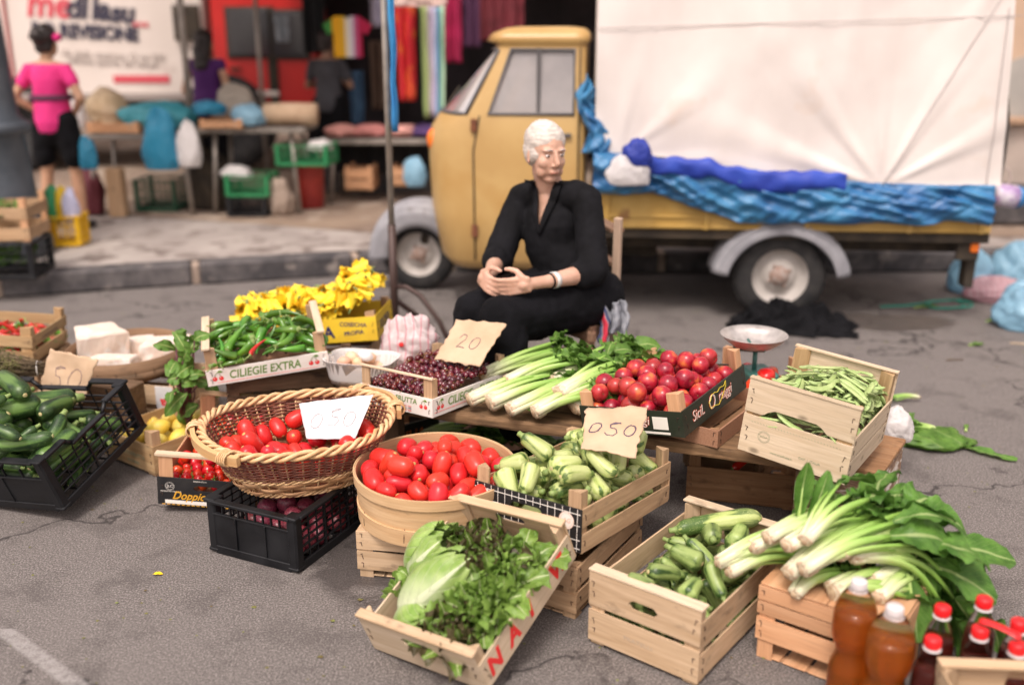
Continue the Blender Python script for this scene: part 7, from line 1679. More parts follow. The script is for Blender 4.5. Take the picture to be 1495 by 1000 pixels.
    def front(u, v):
        x = .475+2.165*u*(1-.035*v); zb = .955-.17*min(1, u*1.5)+.02*math.sin(u*7); z = zb+(2.16-zb)*v; d = 0
        for T, kk, am in ((T1, 11, .052), (Vector((2.62, 0, 2.0)), 9, .030), (T2, 8, .03)):
            dx, dz = x-T.x, z-T.z; r = math.hypot(dx, dz); ph = math.atan2(dz, dx); d += am*.38*max(0, math.cos(kk*ph+.6))**1.5*math.exp(-r*1.1)*min(1, r*5)
        d += .022*math.sin(x*5.2+.8*math.sin(z*2))*(.4+.6*v)+.02*noise.noise((x*2.2, z*1.6, 3))+.008*noise.noise((x*9, z*3, 7)); e = .035*math.exp(-((v-.80)/.012)**2)
        return (x, YC-.695-d+e*.3+.06*v*v, z)
    mb = MB(); mb.sheet(front, 130, 80, M=L)
    def fromf(side):
        if side == 'r': return lambda u, v: (lambda p: (p[0]+.02*math.sin(v*9)+.01*math.sin(u*14), p[1]+(1.39)*u, p[2]))(front(1, v))
        if side == 'l': return lambda u, v: (lambda p: (p[0]-.01*math.sin(u*14), p[1]+(1.39)*u, p[2]))(front(0, v))
        if side == 't': return lambda u, v: (lambda p: (p[0], p[1]+1.39*v, p[2]+.06*math.sin(PI*v)+.02*math.sin(u*9)))(front(u, 1))
    mb.sheet(fromf('r'), 20, 80, M=L); mb.sheet(fromf('l'), 20, 80, M=L); mb.sheet(fromf('t'), 130, 16, M=L)
    mb.sheet(lambda u, v: (lambda p: (p[0], YC+.70+.02*math.sin(u*20), p[2]))(front(u, v)), 30, 10, M=L); tp = mb.build('white_tarpaulin', [WT], t)
    mb = MB(); fp = lambda x, z: (x, front((x-.475)/2.165, max(0, min(1, (z-.8)/1.36)))[1]-.012, z)
    def line(a, b, r=.005): mb.tube([fp(a[0]+(b[0]-a[0])*i/24, a[1]+(b[1]-a[1])*i/24) for i in range(25)], r, 5, M=L)
    line((.48, 1.60), (2.63, 1.66), .002); line((2.02, .79), (2.62, 1.95), .002); line((2.56, .8), (2.56, 1.7), .0025); mb.build('rope_and_crease', [mat('grey_rope_and_crease', (.38, .34, .33), rough=.8)], tp)  # the diagonal grey line draws the shading of a tarpaulin crease
    def blue(u, v):
        x = .47+2.13*u; zt = .965-.16*min(1, u*1.4); zb = .735-.15*min(1, max(0, (u-.16)*4.5))+.035*noise.noise((u*6, 0, 1)); z = zb+(zt-zb)*v
        d = .055*math.sin(v*PI)**.7+.04*abs(noise.noise((u*9, v*2.2, 0)))+.03*noise.noise((u*17, v*5, 4))+.035*noise.noise((u*11+v*2, v*1.2, 9))+.09*(.5-abs(noise.noise((u*9+v*3.2, v*1.1-u*3, 2))))+.035*(.5-abs(noise.noise((u*24-v*4, v*1.6, 6))))
        return (x, YC-.690-d*.8, z)
    mb = MB(); mb.sheet(blue, 150, 26, th=.004, M=L); mb.build('blue_tarpaulin', [BT], t)
    mb = MB()
    def bulge(u, v):
        z = .95+.42*v; x = .40+(.16-.09*v)*u+.02*noise.noise((u*4, v*6, 0)); d = .07*math.sin(PI*min(1, u*.9+.1))*(1-.5*v)+.04*noise.noise((u*5, v*7, 2))
        return (x+.03*math.sin(v*7), YC-.66-d, z-.12*v*v*u)
    mb.sheet(bulge, 24, 40, th=.005, M=L); mb.build('blue_tarpaulin', [BT], t)
    mb = MB()
    def roy(u, v):
        x = .72+1.10*u; zc = .90-.085*min(1, u*1.3)+.012*math.sin(u*8); a = 2*PI*v; return (x, YC-.765+.030*math.cos(a)*(1+.9*noise.noise((u*11, v*3, 0)))*(1 if 0 < u < 1 else .2), zc+.050*math.sin(a)*(1+.7*noise.noise((u*9, v*2, 5)))+.012*noise.noise((u*16, 3, 5)))
    mb.sheet(roy, 60, 16, M=L); mb.build('rolled_blue_cloth', [DB], t)
    return t
VAN = van(); VAN.location = (1.0, 5.94, 0); VAN.rotation_euler = (0, 0, R(-5)); VAN.scale = (.965, .965, .965)
text_mesh('lettering', 'ape', .05, PINKR, VAN, Matrix.Translation((-1.30, -.648, 1.03)) @ Matrix.Rotation(PI/2, 4, 'X'), .2) if False else None
crumpled('plastic_bag', 'small white bag tied to the blue tarpaulin behind the cab', (.60, 5.14, .77), (.20, .10, .14), BAG_W, 21, .2)
crumpled('blue_bundle', 'dark royal blue cloth bundle stuffed above the white bag on the van', (.64, 5.14, .87), (.15, .10, .12), mat('royal_blue_bundle', (.012, .03, .26), rough=.6), 22, .1, 'bundle')
mb = MB(); mb.tube([(2.56, 5.34, .70), (2.71, 5.34, .68)], [.06, .06], 16); mb.tube([(2.71, 5.34, .68), (2.75, 5.34, .677)], [.062, .05], 16, 1)
o = mb.build('rolled_packet', [mat('purple_white_packet', (.35, .20, .45), (.70, .66, .74), scale=18, rough=.4), mat('blue_lid', (.04, .18, .42), rough=.4)]); tag(o, 'purple and blue rolled packet hooked behind the tailboard', 'packet')
mb = MB(); mb.tube([(2.62+.05*math.cos(a), 5.34, .78+.06*math.sin(a)) for a in [2*PI*i/20 for i in range(20)]], .005, 5, closed=True); tag(mb.build('wire_loop', [mat('light_wire', (.5, .42, .38), rough=.5)]), 'thin wire loop above the purple packet behind the van', 'wire')

# ------------------------------------------------------------------ pole stand in front of the van
t = thing('pole_stand', 'thin grey metal pole in a dark tubular foot beside the blossom box', 'pole', (-.565, 4.62, 0)); PG = mat('grey_pole_metal', (.30, .27, .24), (.38, .34, .30), scale=20, rough=.45, metal=.5); PD = mat('dark_brown_tube', (.06, .035, .03), rough=.5, metal=.3)
MB().tube([(0, 0, .3), (.0, 0, 2.6)], .015, 12).build('pole', [PG], t); MB().tube([(.0, 0, .02), (0, 0, .66)], .019, 12).build('sleeve', [PD], t)
MB().tube([(0, 0, .36), (.06, -.02, .365), (.13, -.05, .33), (.22, -.10, .22), (.32, -.16, .02)], .012, 10).build('foot', [PD], t); MB().tube([(0, 0, .30), (-.15, .12, .15), (-.26, .2, .015)], .014, 10).build('foot', [PD], t); MB().tube([(0, 0, .30), (.1, .2, .15), (.15, .32, .015)], .014, 10).build('foot', [PD], t)

# ------------------------------------------------------------------ lamp post and the crates at the left edge
LPM = mat('blue_grey_cast_iron', (.055, .068, .085), (.085, .10, .12), scale=5, rough=.45)
P = gz(-4, 372, .135); t = thing('street_lamp', 'blue grey cast iron lamp post base at the left edge', 'street lamp', (P.x+.055, P.y, .135))
MB().lathe([(.30, 0), (.30, .10), (.27, .14), (.25, .20), (.235, .50), (.215, .78), (.235, .80), (.235, .86), (.20, .90), (.19, 1.0), (.18, 1.30), (.155, 1.9), (.14, 2.4), (.10, 3.6), (1e-4, 3.6)], 16).build('post_base', [LPM], t)
MB().lathe([(.245, .785), (.262, .80), (.262, .84), (.245, .86)], 24).build('collar', [LPM], t); MB().lathe([(.05, 3.6), (.16, 3.65), (.20, 4.0), (.05, 4.15), (1e-4, 4.2)], 16).build('lantern', [LPM], t)
P = gz(12, 408, .135); LX, LY = P.x-.12, P.y+.12
plastic_crate('black plastic crate of green leaves on the pavement at the left edge', (LX, LY, .14, 0, 0, 6), (.56, .36, .22), PLASTIC_K, 4, 6, (), dip=False)
crate('wooden_crate', 'pale wooden crate stacked on the black one at the left edge', 'crate', (LX, LY, .365, 0, 0, 6), (.56, .36, .22), simple_sides(.20, 2, W_TAN, .05), (.03, .25), W_TAN, W_ORANGE)
single = MB(); random.seed(61)
for i in range(60): leaf(single, (LX+rnd(-.22, .22), LY+rnd(-.13, .13), .50+rnd(0, .06)), (rnd(-1, 1), rnd(-1, 1), rnd(0, .7)), (0, 0, 1), rnd(.06, .11), .05, .3, .2, .3, 5, 4)
for i in range(60): leaf(single, (LX+rnd(-.22, .22), LY+rnd(-.14, .14), .20+rnd(0, .10)), (rnd(-1, 1), rnd(-1, 1), rnd(0, .7)), (0, 0, 1), rnd(.06, .11), .05, .3, .2, .3, 5, 4)
tag(single.build('leafy_greens', [CHARD]), 'leafy greens filling the stacked crates at the left edge', 'greens')
P = gz(92, 360, .139)
t = plastic_crate('small yellow slatted basket beside the legs of the pink shirted person', (P.x, P.y+.08, .142, 0, 0, 4), (.25, .20, .21), mat('yellow_plastic', (.72, .42, .01), rough=.4), 3, 9, (), dip=False, name='yellow_basket', cat='basket')
for i, (c, lab) in enumerate((((.04, .30, .12), 'green packet in the yellow basket'), ((.75, .50, .02), 'yellow packet in the yellow basket'), ((.45, .45, .6), 'pale lilac packet in front of the others in the yellow basket'))): crumpled('packet', lab, (P.x-.07+.07*i, P.y+.08-.04*(i == 2), .30), (.10, .09, .20), mat('packet_%s' % ['green', 'yellow', 'lilac'][i], c, rough=.4), 50+i, .1, 'packet')

# ------------------------------------------------------------------ lorry
LY_ = 10.6
def lorry():
    t = thing('lorry', 'white box lorry with red and black lettering and a red cab, behind the market tables', 'lorry', (-4, LY_, .139)); o = t.location.copy(); L = Matrix.Translation(-o)
    WM = mat('dusty_white_panel', (.70, .63, .58), (.64, .57, .52), scale=1.5, rough=.6, kind='obj', tint2=((.48, .40, .36), 2.5, .62)); RM = mat('red_cab_paint', (.62, .022, .018), (.52, .018, .016), scale=3, rough=.35, kind='obj'); DG = mat('dark_window_glass', (.03, .03, .035), (.06, .06, .065), scale=2, rough=.08, spec=.8)
    x1 = X_(299, LY_, 60); zb = Z_(146, LY_, 200)
    mb = MB(); mb.box(((x1-9.2)/2, LY_+1.15, (zb+3.5)/2), (x1+9.2, 2.3, 3.5-zb), 0, L, ch=.02); bx = mb.build('cargo_box', [WM], t)
    mb = MB(); mb.box(((x1-9.2)/2, LY_-.01, zb+.03), (x1+9.2, .03, .07), 0, L); mb.build('side_rail', [mat('grey_rail', (.30, .26, .24), rough=.6)], t)
    xv = X_(45, LY_, 60); mb = MB(); mb.box((xv-.22, LY_-.012, 2.1), (.03, .02, 2.0), 0, L); mb.build('panel_strip', [mat('dark_red_strip', (.30, .05, .05), rough=.6)], t)
    v0, v1 = X_(255, LY_, 30), X_(292, LY_, 30); mb = MB(); mb.box(((v0+v1)/2, LY_-.03, (Z_(8, LY_)+Z_(60, LY_))/2), (v1-v0, .06, Z_(8, LY_)-Z_(60, LY_)), 0, L); mb.build('cooling_grille', [CHAS], t)
    FM = lambda u, v: Matrix.Translation(gy(u, v, LY_-.008)-o) @ Matrix.Rotation(PI/2, 4, 'X') @ Matrix.Rotation(-.05, 4, 'Z')
    INR = mat('faded_red_lettering', (.60, .07, .10), rough=.6); IND = mat('dark_lettering', (.035, .033, .06), rough=.6); ING = mat('grey_lettering', (.45, .40, .37), rough=.6)
    text_mesh('lettering', 'me', .36, INR, t, FM(70, 8), .15, bold=.010, ext=.003); text_mesh('lettering', 'di', .30, IND, t, FM(111, 12), .15, bold=.012, ext=.003); text_mesh('lettering', 'la', .30, IND, t, FM(146, 15), .15, bold=.012, ext=.003); text_mesh('lettering', 'su', .27, IND, t, FM(178, 20), .15, bold=.012, ext=.003); text_mesh('lettering', '...', .25, INR, t, FM(205, 27), .0, bold=.008, ext=.003)
    text_mesh('lettering', 'RO REVISIONE', .185, IND, t, FM(124, 48), 0, bold=.010, ext=.003, sx=.90)
    for i, s in enumerate(('Via della stazione 12 tel 095', 'officina aperta dal lunedi')): text_mesh('lettering', s, .10, ING, t, FM(165, 82+10*i), 0, ext=.003, sx=.95)
    a, b = X_(166, LY_, 116), X_(248, LY_, 116); mb = MB(); mb.box(((a+b)/2, LY_-.006, Z_(116, LY_, 200)), (b-a, .01, .075), 0, L); mb.build('printed_bar', [INR], t)
    # cab
    c0, c1 = x1+.06, X_(456, LY_, 60); zc = Z_(160, LY_, 400); pl = [(c0, zc), (c1-.05, zc), (c1, zc+.2), (c1, 1.62), (c1-.18, 2.5), (c0+.02, 2.55)]
    mb = MB(); mb.prism(pl, 2.2, 0, L @ Matrix.Translation((0, LY_+2.25, 0)) @ Matrix.Rotation(PI/2, 4, 'X')); cb = mb.build('cab', [RM], t)
    def rect(u0, v0_, u1, v1_, m, name, par=t, yy=.02, th=.03): 
        p, q = gy(u0, v1_, LY_+.05), gy(u1, v0_, LY_+.05); mb = MB(); mb.box(((p.x+q.x)/2, LY_+.05-yy, (p.z+q.z)/2), (q.x-p.x, th, q.z-p.z), 0, L, ch=.01); return mb.build(name, [m], par)
    for nm, r in (('side_window', (337, 14, 392, 82)), ('side_window', (402, 18, 446, 84))):
        f_ = rect(r[0]-4, r[1]-4, r[2]+4, r[3]+4, CHAS, nm, yy=.012); rect(*r, DG, 'pane', f_, yy=.03)
    rect(333, 133, 408, 141, WM, 'cab_stripe'); rect(396, 10, 400, 158, CHAS, 'door_gap', yy=.012, th=.02); rect(336, 99, 352, 104, CHAS, 'door_handle', yy=.03)
    for xx in (-3.0, -5.2, -6.2, -8.2):
        mb = MB(); X = Matrix.Translation((xx, LY_+.10, .64)) @ Matrix.Rotation(PI/2, 4, 'X'); mb.lathe([(1e-4, -.02), (.25, -.02), (.28, .06), (.30, .10), (.46, .12), (.50, .05), (.50, -.15), (.46, -.2), (1e-4, -.2)], 32, 0, L @ X); mb.build('wheel', [RUB], t)
    mb = MB(); mb.box(((x1-9)/2, LY_+1.1, .85), (x1+9+1.5, 1.2, .20), 0, L); mb.build('chassis', [CHAS], t)
lorry()
t = thing('shade_parasol', 'beige sunshade added out of view on a grey pole to shade the rear stalls', 'shade_parasol', (gy(281, 200, 8.5).x, 8.5, .139)); MB().tube([(0, 0, 0), (0, 0, 2.75)], .028, 12).build('pole', [PG], t)
mb = MB(); mb.lathe([(1.6, 2.20), (1.6, 2.36), (1.4, 2.56), (.7, 2.72), (1e-4, 2.80)], 8, 0); mb.lathe([(1.58, 2.20), (1.58, 2.35), (1.4, 2.54), (.7, 2.70), (1e-4, 2.78)], 8, 0); mb.s = [False]*len(mb.s); mb.build('unseen_canopy', [mat('beige_canvas', (.40, .33, .26), (.46, .38, .30), scale=3, rough=.9)], t)  # cover above the view, added to put the rear stalls in shade
for k in range(8): mb = MB(); a = PI/4*k; mb.tube([(0, 0, 2.70), (1.0*math.cos(a), 1.0*math.sin(a), 2.56), (1.55*math.cos(a), 1.55*math.sin(a), 2.33)], .012, 5); mb.build('rib', [PG], t)

# ------------------------------------------------------------------ market tables and what stands on them
TY = 8.15
GW = mat('grey_old_board', (.16, .14, .12), (.26, .23, .20), scale=8, rough=.85, bump=.3); GREENP = mat('green_crate_plastic', (.01, .15, .05), (.015, .20, .07), scale=5, rough=.45)
def table(label, x0, x1, y, z, w=.6, leg=None):
    t = thing('trestle_table', label, 'table', ((x0+x1)/2, y, .139)); L = x1-x0; mb = MB(); mb.box((0, 0, z-.139-.02), (L, w, .04), 0, ch=.005); mb.build('table_top', [GW], t)
    for sx in (-1, 1):
        for sy in (-1, 1): mb = MB(); mb.tube([(sx*(L/2-.08), sy*(w/2-.05), 0), (sx*(L/2-.12), sy*(w/2-.08), z-.139-.03)], .018, 8); mb.build('leg', [leg or PG], t)
    return t
XT = lambda u, y=TY, v=200: gy(u, v, y).x
table('long grey trestle table of market goods behind the hanging blue bag', XT(128), XT(300), TY, .78); table('grey trestle table carrying the rolled cardboard', XT(300), XT(452), TY+.08, .82, .6)
def bgbox(name, label, cat, u0, u1, v0, v1, y, d, m, z0=None, **k):
    p, q = gy(u0, v1, y), gy(u1, v0, y); z0 = p.z if z0 is None else z0; return p.x, q.x, z0, q.z
def bcrate(label, u0, u1, v0, v1, y, d, m, z0=None):
    a, b, z0, z1_ = bgbox('', '', '', u0, u1, v0, v1, y, d, m, z0); h = z1_-z0
    return crate('crate', label, 'crate', ((a+b)/2, y+d/2, z0, 0, 0, rnd(-4, 4)), (b-a, d, h), simple_sides(h*.95, 2, m, h*.12), (.03, h*1.1), m)
bcrate('orange wooden tray at the left end of the market table', 128, 203, 180, 203, TY-.28, .35, W_ORANGE, .785); bcrate('orange wooden tray in the middle of the market table', 292, 352, 176, 202, TY-.28, .35, W_ORANGE, .822)
crumpled('sack', 'beige paper sack on the left of the market table', (XT(155), TY+.1, .82), (.30, .24, .26), mat('beige_sack_paper', (.48, .36, .22), (.56, .44, .30), scale=8, rough=.9), 61, 0, 'sack')
crumpled('plastic_bag', 'small white bag at the left end of the market table', (XT(124), TY-.1, .80), (.14, .14, .20), BAG_W, 62, .2); crumpled('plastic_bag', 'flat teal bag spread on the market table', (XT(238), TY-.05, .80), (.56, .30, .20), mat('teal_cloth_bag', (.03, .22, .27), (.06, .30, .36), scale=7, rough=.6), 63, .0)
crumpled('plastic_bag', 'blue plastic bag hanging from the front of the market table', (XT(236, TY-.4, 230), TY-.40, .52), (.26, .14, .34), BAG_TEAL, 64, .4); crumpled('plastic_bag', 'white bag hanging beside the blue one from the market table', (XT(277, TY-.4, 230), TY-.40, .54), (.17, .12, .30), BAG_W, 65, .2)
crumpled('plastic_bag', 'small bright blue bag on the market table between the trays', (XT(318), TY-.15, .92), (.24, .2, .10), BAG_TEAL, 66, .1); crumpled('sack', 'grey beige sack on the right part of the market table', (XT(338), TY+.2, .85), (.30, .24, .26), mat('grey_sack', (.34, .30, .25), rough=.9), 67, 0, 'sack'); crumpled('plastic_bag', 'pale blue bag lying beside the rolled cardboard', (XT(372), TY-.15, .84), (.24, .2, .14), BAG_BLUE, 68, .1)
crumpled('plastic_bag', 'small blue bag hanging at the hip of the pink shirted person', (gy(128, 225, 7.3).x, 7.3, .58), (.12, .10, .18), BAG_TEAL, 69, .3)
a, b = XT(392), XT(466); mb = MB(); mb.tube([(a, TY-.05, .915), ((a+b)/2, TY-.05, .92), (b, TY-.05, .915)], .095, 18, flat=.9); tag(mb.build('rolled_cardboard', [CARD]), 'thick roll of tan cardboard at the right end of the market table', 'cardboard')
def pcr(label, u0, u1, v0, v1, y, z0, m=GREENP, d=.35):
    a, b = gy(u0, v1, y).x, gy(u1, v1, y).x; z1_ = gy(u0, v0, y).z; plastic_crate(label, ((a+b)/2, y+d/2, z0, 0, 0, rnd(-5, 5)), (b-a, d, max(.12, z1_-z0)), m, 3, 7, (), dip=False)
pcr('green plastic crate balanced on the red bin', 404, 482, 212, 244, TY-.3, gy(440, 243, TY-.3).z); pcr('green plastic crate with a white packet below the market table', 330, 394, 256, 288, TY-.35, gy(360, 288, TY-.35).z)
pcr('black plastic crate under the green one below the market table', 332, 390, 290, 325, TY-.35, .142, PLASTIC_K); pcr('dark green crate in the shade below the left of the market table', 200, 262, 262, 322, TY-.1, .142, mat('dark_green_plastic', (.01, .06, .03), rough=.5))
crumpled('packet', 'white packet lying in the lower green crate', (XT(345, TY-.2, 255), TY-.2, gy(345, 262, TY-.2).z), (.22, .2, .10), BAG_W, 71, 0, 'packet'); crumpled('packet', 'white wrapping on the green crate above the red bin', (XT(468, TY-.15, 215), TY-.15, gy(440, 220, TY-.15).z), (.18, .2, .08), BAG_W, 72, 0, 'packet')
P = gz(450, 306, .139); mb = MB(); t = thing('red_bin', 'red metal bin standing on the ground under the green crate', 'bin', (P.x, P.y+.1, .142)); MB().lathe([(.11, 0), (.115, .01), (.122, .20), (.128, .37), (.132, .38), (.124, .38), (.11, .01), (1e-4, .01)], 28).build('bin_wall', [mat('dull_red_paint', (.32, .03, .02), (.24, .02, .018), scale=6, rough=.5)], t); MB().lathe([(.128, .36), (.137, .375), (.128, .39)], 28).build('rim', [RUST], t)
crumpled('stone_block', 'rough pale stone block between the black crate and the red bin', (XT(410, TY-.2, 300), TY-.2, .142), (.20, .2, .26), MORTAR, 73, 0, 'stone'); mb = MB(); mb.box((XT(172, TY-.3, 290), TY-.3, .33), (.13, .10, .38), ch=.01); tag(mb.build('wooden_board', [W_TAN]), 'upright pale board leaning under the left of the market table', 'board')
crumpled('dark_sack', 'dark sack slumped under the middle of the market table', (XT(296), TY+.1, .142), (.34, .3, .44), CHAS, 74, 0, 'sack'); crumpled('dark_sack', 'dark red bag on the ground behind the legs of the pink shirted person', (XT(140), TY-.2, .142), (.16, .2, .32), mat('dark_red_bag', (.12, .02, .03), rough=.7), 75, 0.2, 'bag')
# low stone ledge with boxes between lamp pole and van
mb = MB(); x0, x1 = XT(476, 9.2, 260), XT(640, 9.2, 260); mb.box(((x0+x1)/2, 9.35, .30), (x1-x0, .5, .33), ch=.02); tag(mb.build('stone_ledge', [LAVA]), 'low dark stone ledge behind the grey pole', 'wall'); mb = MB(); mb.box(((x0+x1)/2, 9.33, .485), (x1-x0+.06, .58, .04), ch=.01); tag(mb.build('stone_coping', [MORTAR]), 'pale coping slab on the low stone ledge', 'wall')
for lab, u0, u1, v0, v1, m in (('orange brown cardboard box in front of the low ledge', 505, 545, 246, 278, W_ORANGE), ('small orange box right of the grey pole', 572, 592, 246, 272, W_ORANGE)): bcrate(lab, u0, u1, v0, v1, 8.5, .25, m)
crumpled('plastic_bag', 'pale blue bag beside the headlamp of the van', (gy(606, 270, 8.0).x, 8.0, gy(606, 272, 8.0).z), (.17, .15, .20), BAG_BLUE, 76, .2)

# ------------------------------------------------------------------ clothes stall
def stall():
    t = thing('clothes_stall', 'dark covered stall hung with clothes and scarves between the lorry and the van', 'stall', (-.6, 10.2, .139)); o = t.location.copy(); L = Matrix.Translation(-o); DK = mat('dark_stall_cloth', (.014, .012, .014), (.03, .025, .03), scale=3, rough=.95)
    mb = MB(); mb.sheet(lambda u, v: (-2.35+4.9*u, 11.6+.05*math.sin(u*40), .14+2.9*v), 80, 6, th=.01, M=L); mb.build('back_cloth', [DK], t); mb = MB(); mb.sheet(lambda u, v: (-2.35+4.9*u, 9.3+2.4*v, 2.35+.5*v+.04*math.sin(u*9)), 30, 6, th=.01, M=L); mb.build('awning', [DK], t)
    for x in (-2.3, 0, 2.4): mb = MB(); mb.tube([(x, 9.4, .14), (x, 9.4, 2.4)], .02, 8, M=L); mb.build('post', [PG], t)
    for y, z in ((9.25, 2.3), (8.35, 2.15)): mb = MB(); mb.tube([(-2.3, y, z), (2.4, y, z)], .015, 8, M=L); mb.build('hanging_rail', [PG], t)
stall()
def cloth(name, label, u0, u1, v0, v1, y, m, cat='garment', waves=5, taper=1.0, seed=0):
    a, b = gy(u0, v0, y), gy(u1, v1, y); w = b.x-a.x; h = a.z-b.z; mb = MB(); cx = (a.x+b.x)/2
    mb.sheet(lambda u, v: (cx+(u-.5)*w*(1+(taper-1)*v)+.01*noise.noise((u*3, v*4, seed)), y+.025*math.sin(u*PI*waves+seed)+.02*noise.noise((u*5, v*3, seed)), a.z-h*v), 28, 14, th=.006); return tag(mb.build(name, [m]), label, cat)
def stripes(name, cols, axis=0, n=None):
    m, t, b = newmat(name); b.inputs['Roughness'].default_value = .85; v = coords(t, 'gc'); sx = nn(t, 'ShaderNodeSeparateXYZ'); t.links.new(v, sx.inputs[0]); r = nn(t, 'ShaderNodeValToRGB'); r.color_ramp.interpolation = 'CONSTANT'; e = r.color_ramp.elements
    while len(e) < len(cols): e.new(.5)
    for i, (x, c) in enumerate(zip(e, cols)): x.position = i/len(cols); x.color = c4(c)
    t.links.new(sx.outputs[axis], r.inputs['Fac']); t.links.new(r.outputs['Color'], b.inputs['Base Color']); return m
def tshirt():
    y = 9.0; a, b = gy(478, 24, y), gy(538, 84, y); cx = (a.x+b.x)/2; w = (b.x-a.x); zt, zb = a.z, b.z; t = thing('t_shirt', 'yellow white and crimson t-shirt hanging at the clothes stall', 'garment', (cx, y, zb)); h = zt-zb
    pl = [(-w*.36, 0), (-w*.36, h*.62), (-w*.50, h*.55), (-w*.62, h*.78), (-w*.30, h*1.0), (-w*.1, h*1.0), (0, h*.93), (w*.1, h*1.0), (w*.30, h*1.0), (w*.62, h*.78), (w*.50, h*.55), (w*.36, h*.62), (w*.36, 0)]
    m = stripes('shirt_stripes', [(.05, .25, .05), (.75, .38, .01), (.75, .38, .01), (.70, .42, .03), (.72, .68, .55), (.60, .55, .62), (.45, .08, .2), (.42, .01, .06), (.42, .01, .06)]); mb = MB(); mb.prism([(x, z) for x, z in pl][::-1], .03, 0, Matrix.Rotation(PI/2, 4, 'X')); mb.g = [((v[0]/w)+.5, v[2], 0) for v in mb.v]; mb.build('shirt_body', [m], t)
tshirt()
F = lambda n, a, b=None, s=5: mat(n, a, b, scale=s, rough=.85)
cloth('scarf', 'long bright blue scarf tied high on the grey pole', 566, 582, -12, 192, 4.59, F('blue_scarf_cloth', (.02, .16, .42), (.05, .32, .60), 3), 'scarf', 3, .9, 1)
cloth('scarf', 'long red scarf with orange pattern beside the blue one', 576, 610, 2, 148, 8.45, mat('red_scarf_cloth', (.50, .012, .02), (.62, .12, .02), scale=9, rough=.8, lo=.5, hi=.7), 'scarf', 4, .8, 2)
cloth('scarf', 'striped green lilac and white scarf beside the van windscreen', 613, 652, 8, 172, 8.4, stripes('striped_scarf', [(.20, .28, .10), (.30, .36, .14), (.62, .60, .50), (.30, .22, .42), (.50, .48, .60), (.12, .26, .45), (.25, .50, .40), (.45, .60, .42)]), 'scarf', 4, .85, 3)
cloth('garment', 'crimson garment hanging above the van windscreen', 650, 674, -10, 92, 9.0, F('crimson_cloth', (.28, .005, .05), (.40, .01, .08)), 'garment', 3, 1, 4); cloth('garment', 'dark maroon garment above the van roof', 700, 765, -20, 60, 9.3, F('maroon_cloth', (.09, .01, .015), (.16, .02, .03)), 'garment', 8, 1, 5); cloth('garment', 'dark purple garment left of the maroon one', 676, 702, -10, 70, 9.35, F('dark_purple_cloth', (.07, .02, .06)), 'garment', 4, 1, 6)
cloth('garment', 'faded blue jeans hanging low at the clothes stall', 508, 534, 104, 182, 9.6, F('denim_cloth', (.03, .07, .13), (.05, .11, .19)), 'jeans', 3, .9, 7); cloth('garment', 'pale lilac shirt hanging high beside the t-shirt', 540, 566, -6, 40, 9.4, F('lilac_cloth', (.30, .28, .36)), 'garment', 3, 1, 8); cloth('garment', 'pale grey shirt hanging between the lorry and the t-shirt', 400, 424, 22, 62, 9.8, F('grey_cloth', (.32, .36, .40)), 'garment', 3, .8, 9); cloth('garment', 'brown jacket in the dark of the clothes stall', 540, 562, 60, 160, 9.8, F('brown_cloth', (.10, .06, .04)), 'garment', 3, 1, 10); cloth('garment', 'black coat in the dark of the clothes stall', 440, 478, -6, 78, 10.0, F('black_coat_cloth', (.012, .012, .014)), 'garment', 4, 1, 11)
cloth('scarf_edge', 'pinkish awning edge above the scarves', 560, 652, -8, 10, 8.2, F('pink_edge_cloth', (.55, .40, .36)), 'awning', 6, 1, 12)
table('low clothes table with folded goods beside the grey pole', XT(468, 8.6), XT(655, 8.6), 8.75, .68, .6)
for i, (u, c, lab) in enumerate(((500, (.55, .26, .22), 'folded salmon cloth at the left of the clothes table'), (540, (.50, .20, .18), 'folded red pink cloth in the middle of the clothes table'), (590, (.60, .30, .26), 'folded pale red cloth behind the pole on the clothes table'), (620, (.08, .04, .14), 'folded dark purple cloth at the right of the clothes table'))):
    crumpled('folded_cloth', lab, (gy(u, 180, 8.7).x, 8.7, .69), (.28, .3, .09), F('folded_cloth_%s' % 'abcd'[i], c), 80+i, 0, 'cloth')
mb = MB(); 
tag(cloth('table_skirt', 'dark cloth hanging in front of the clothes table', 478, 640, 192, 250, 8.9, F('skirt_cloth', (.012, .012, .014)), 'cloth', 12, 1, 14))

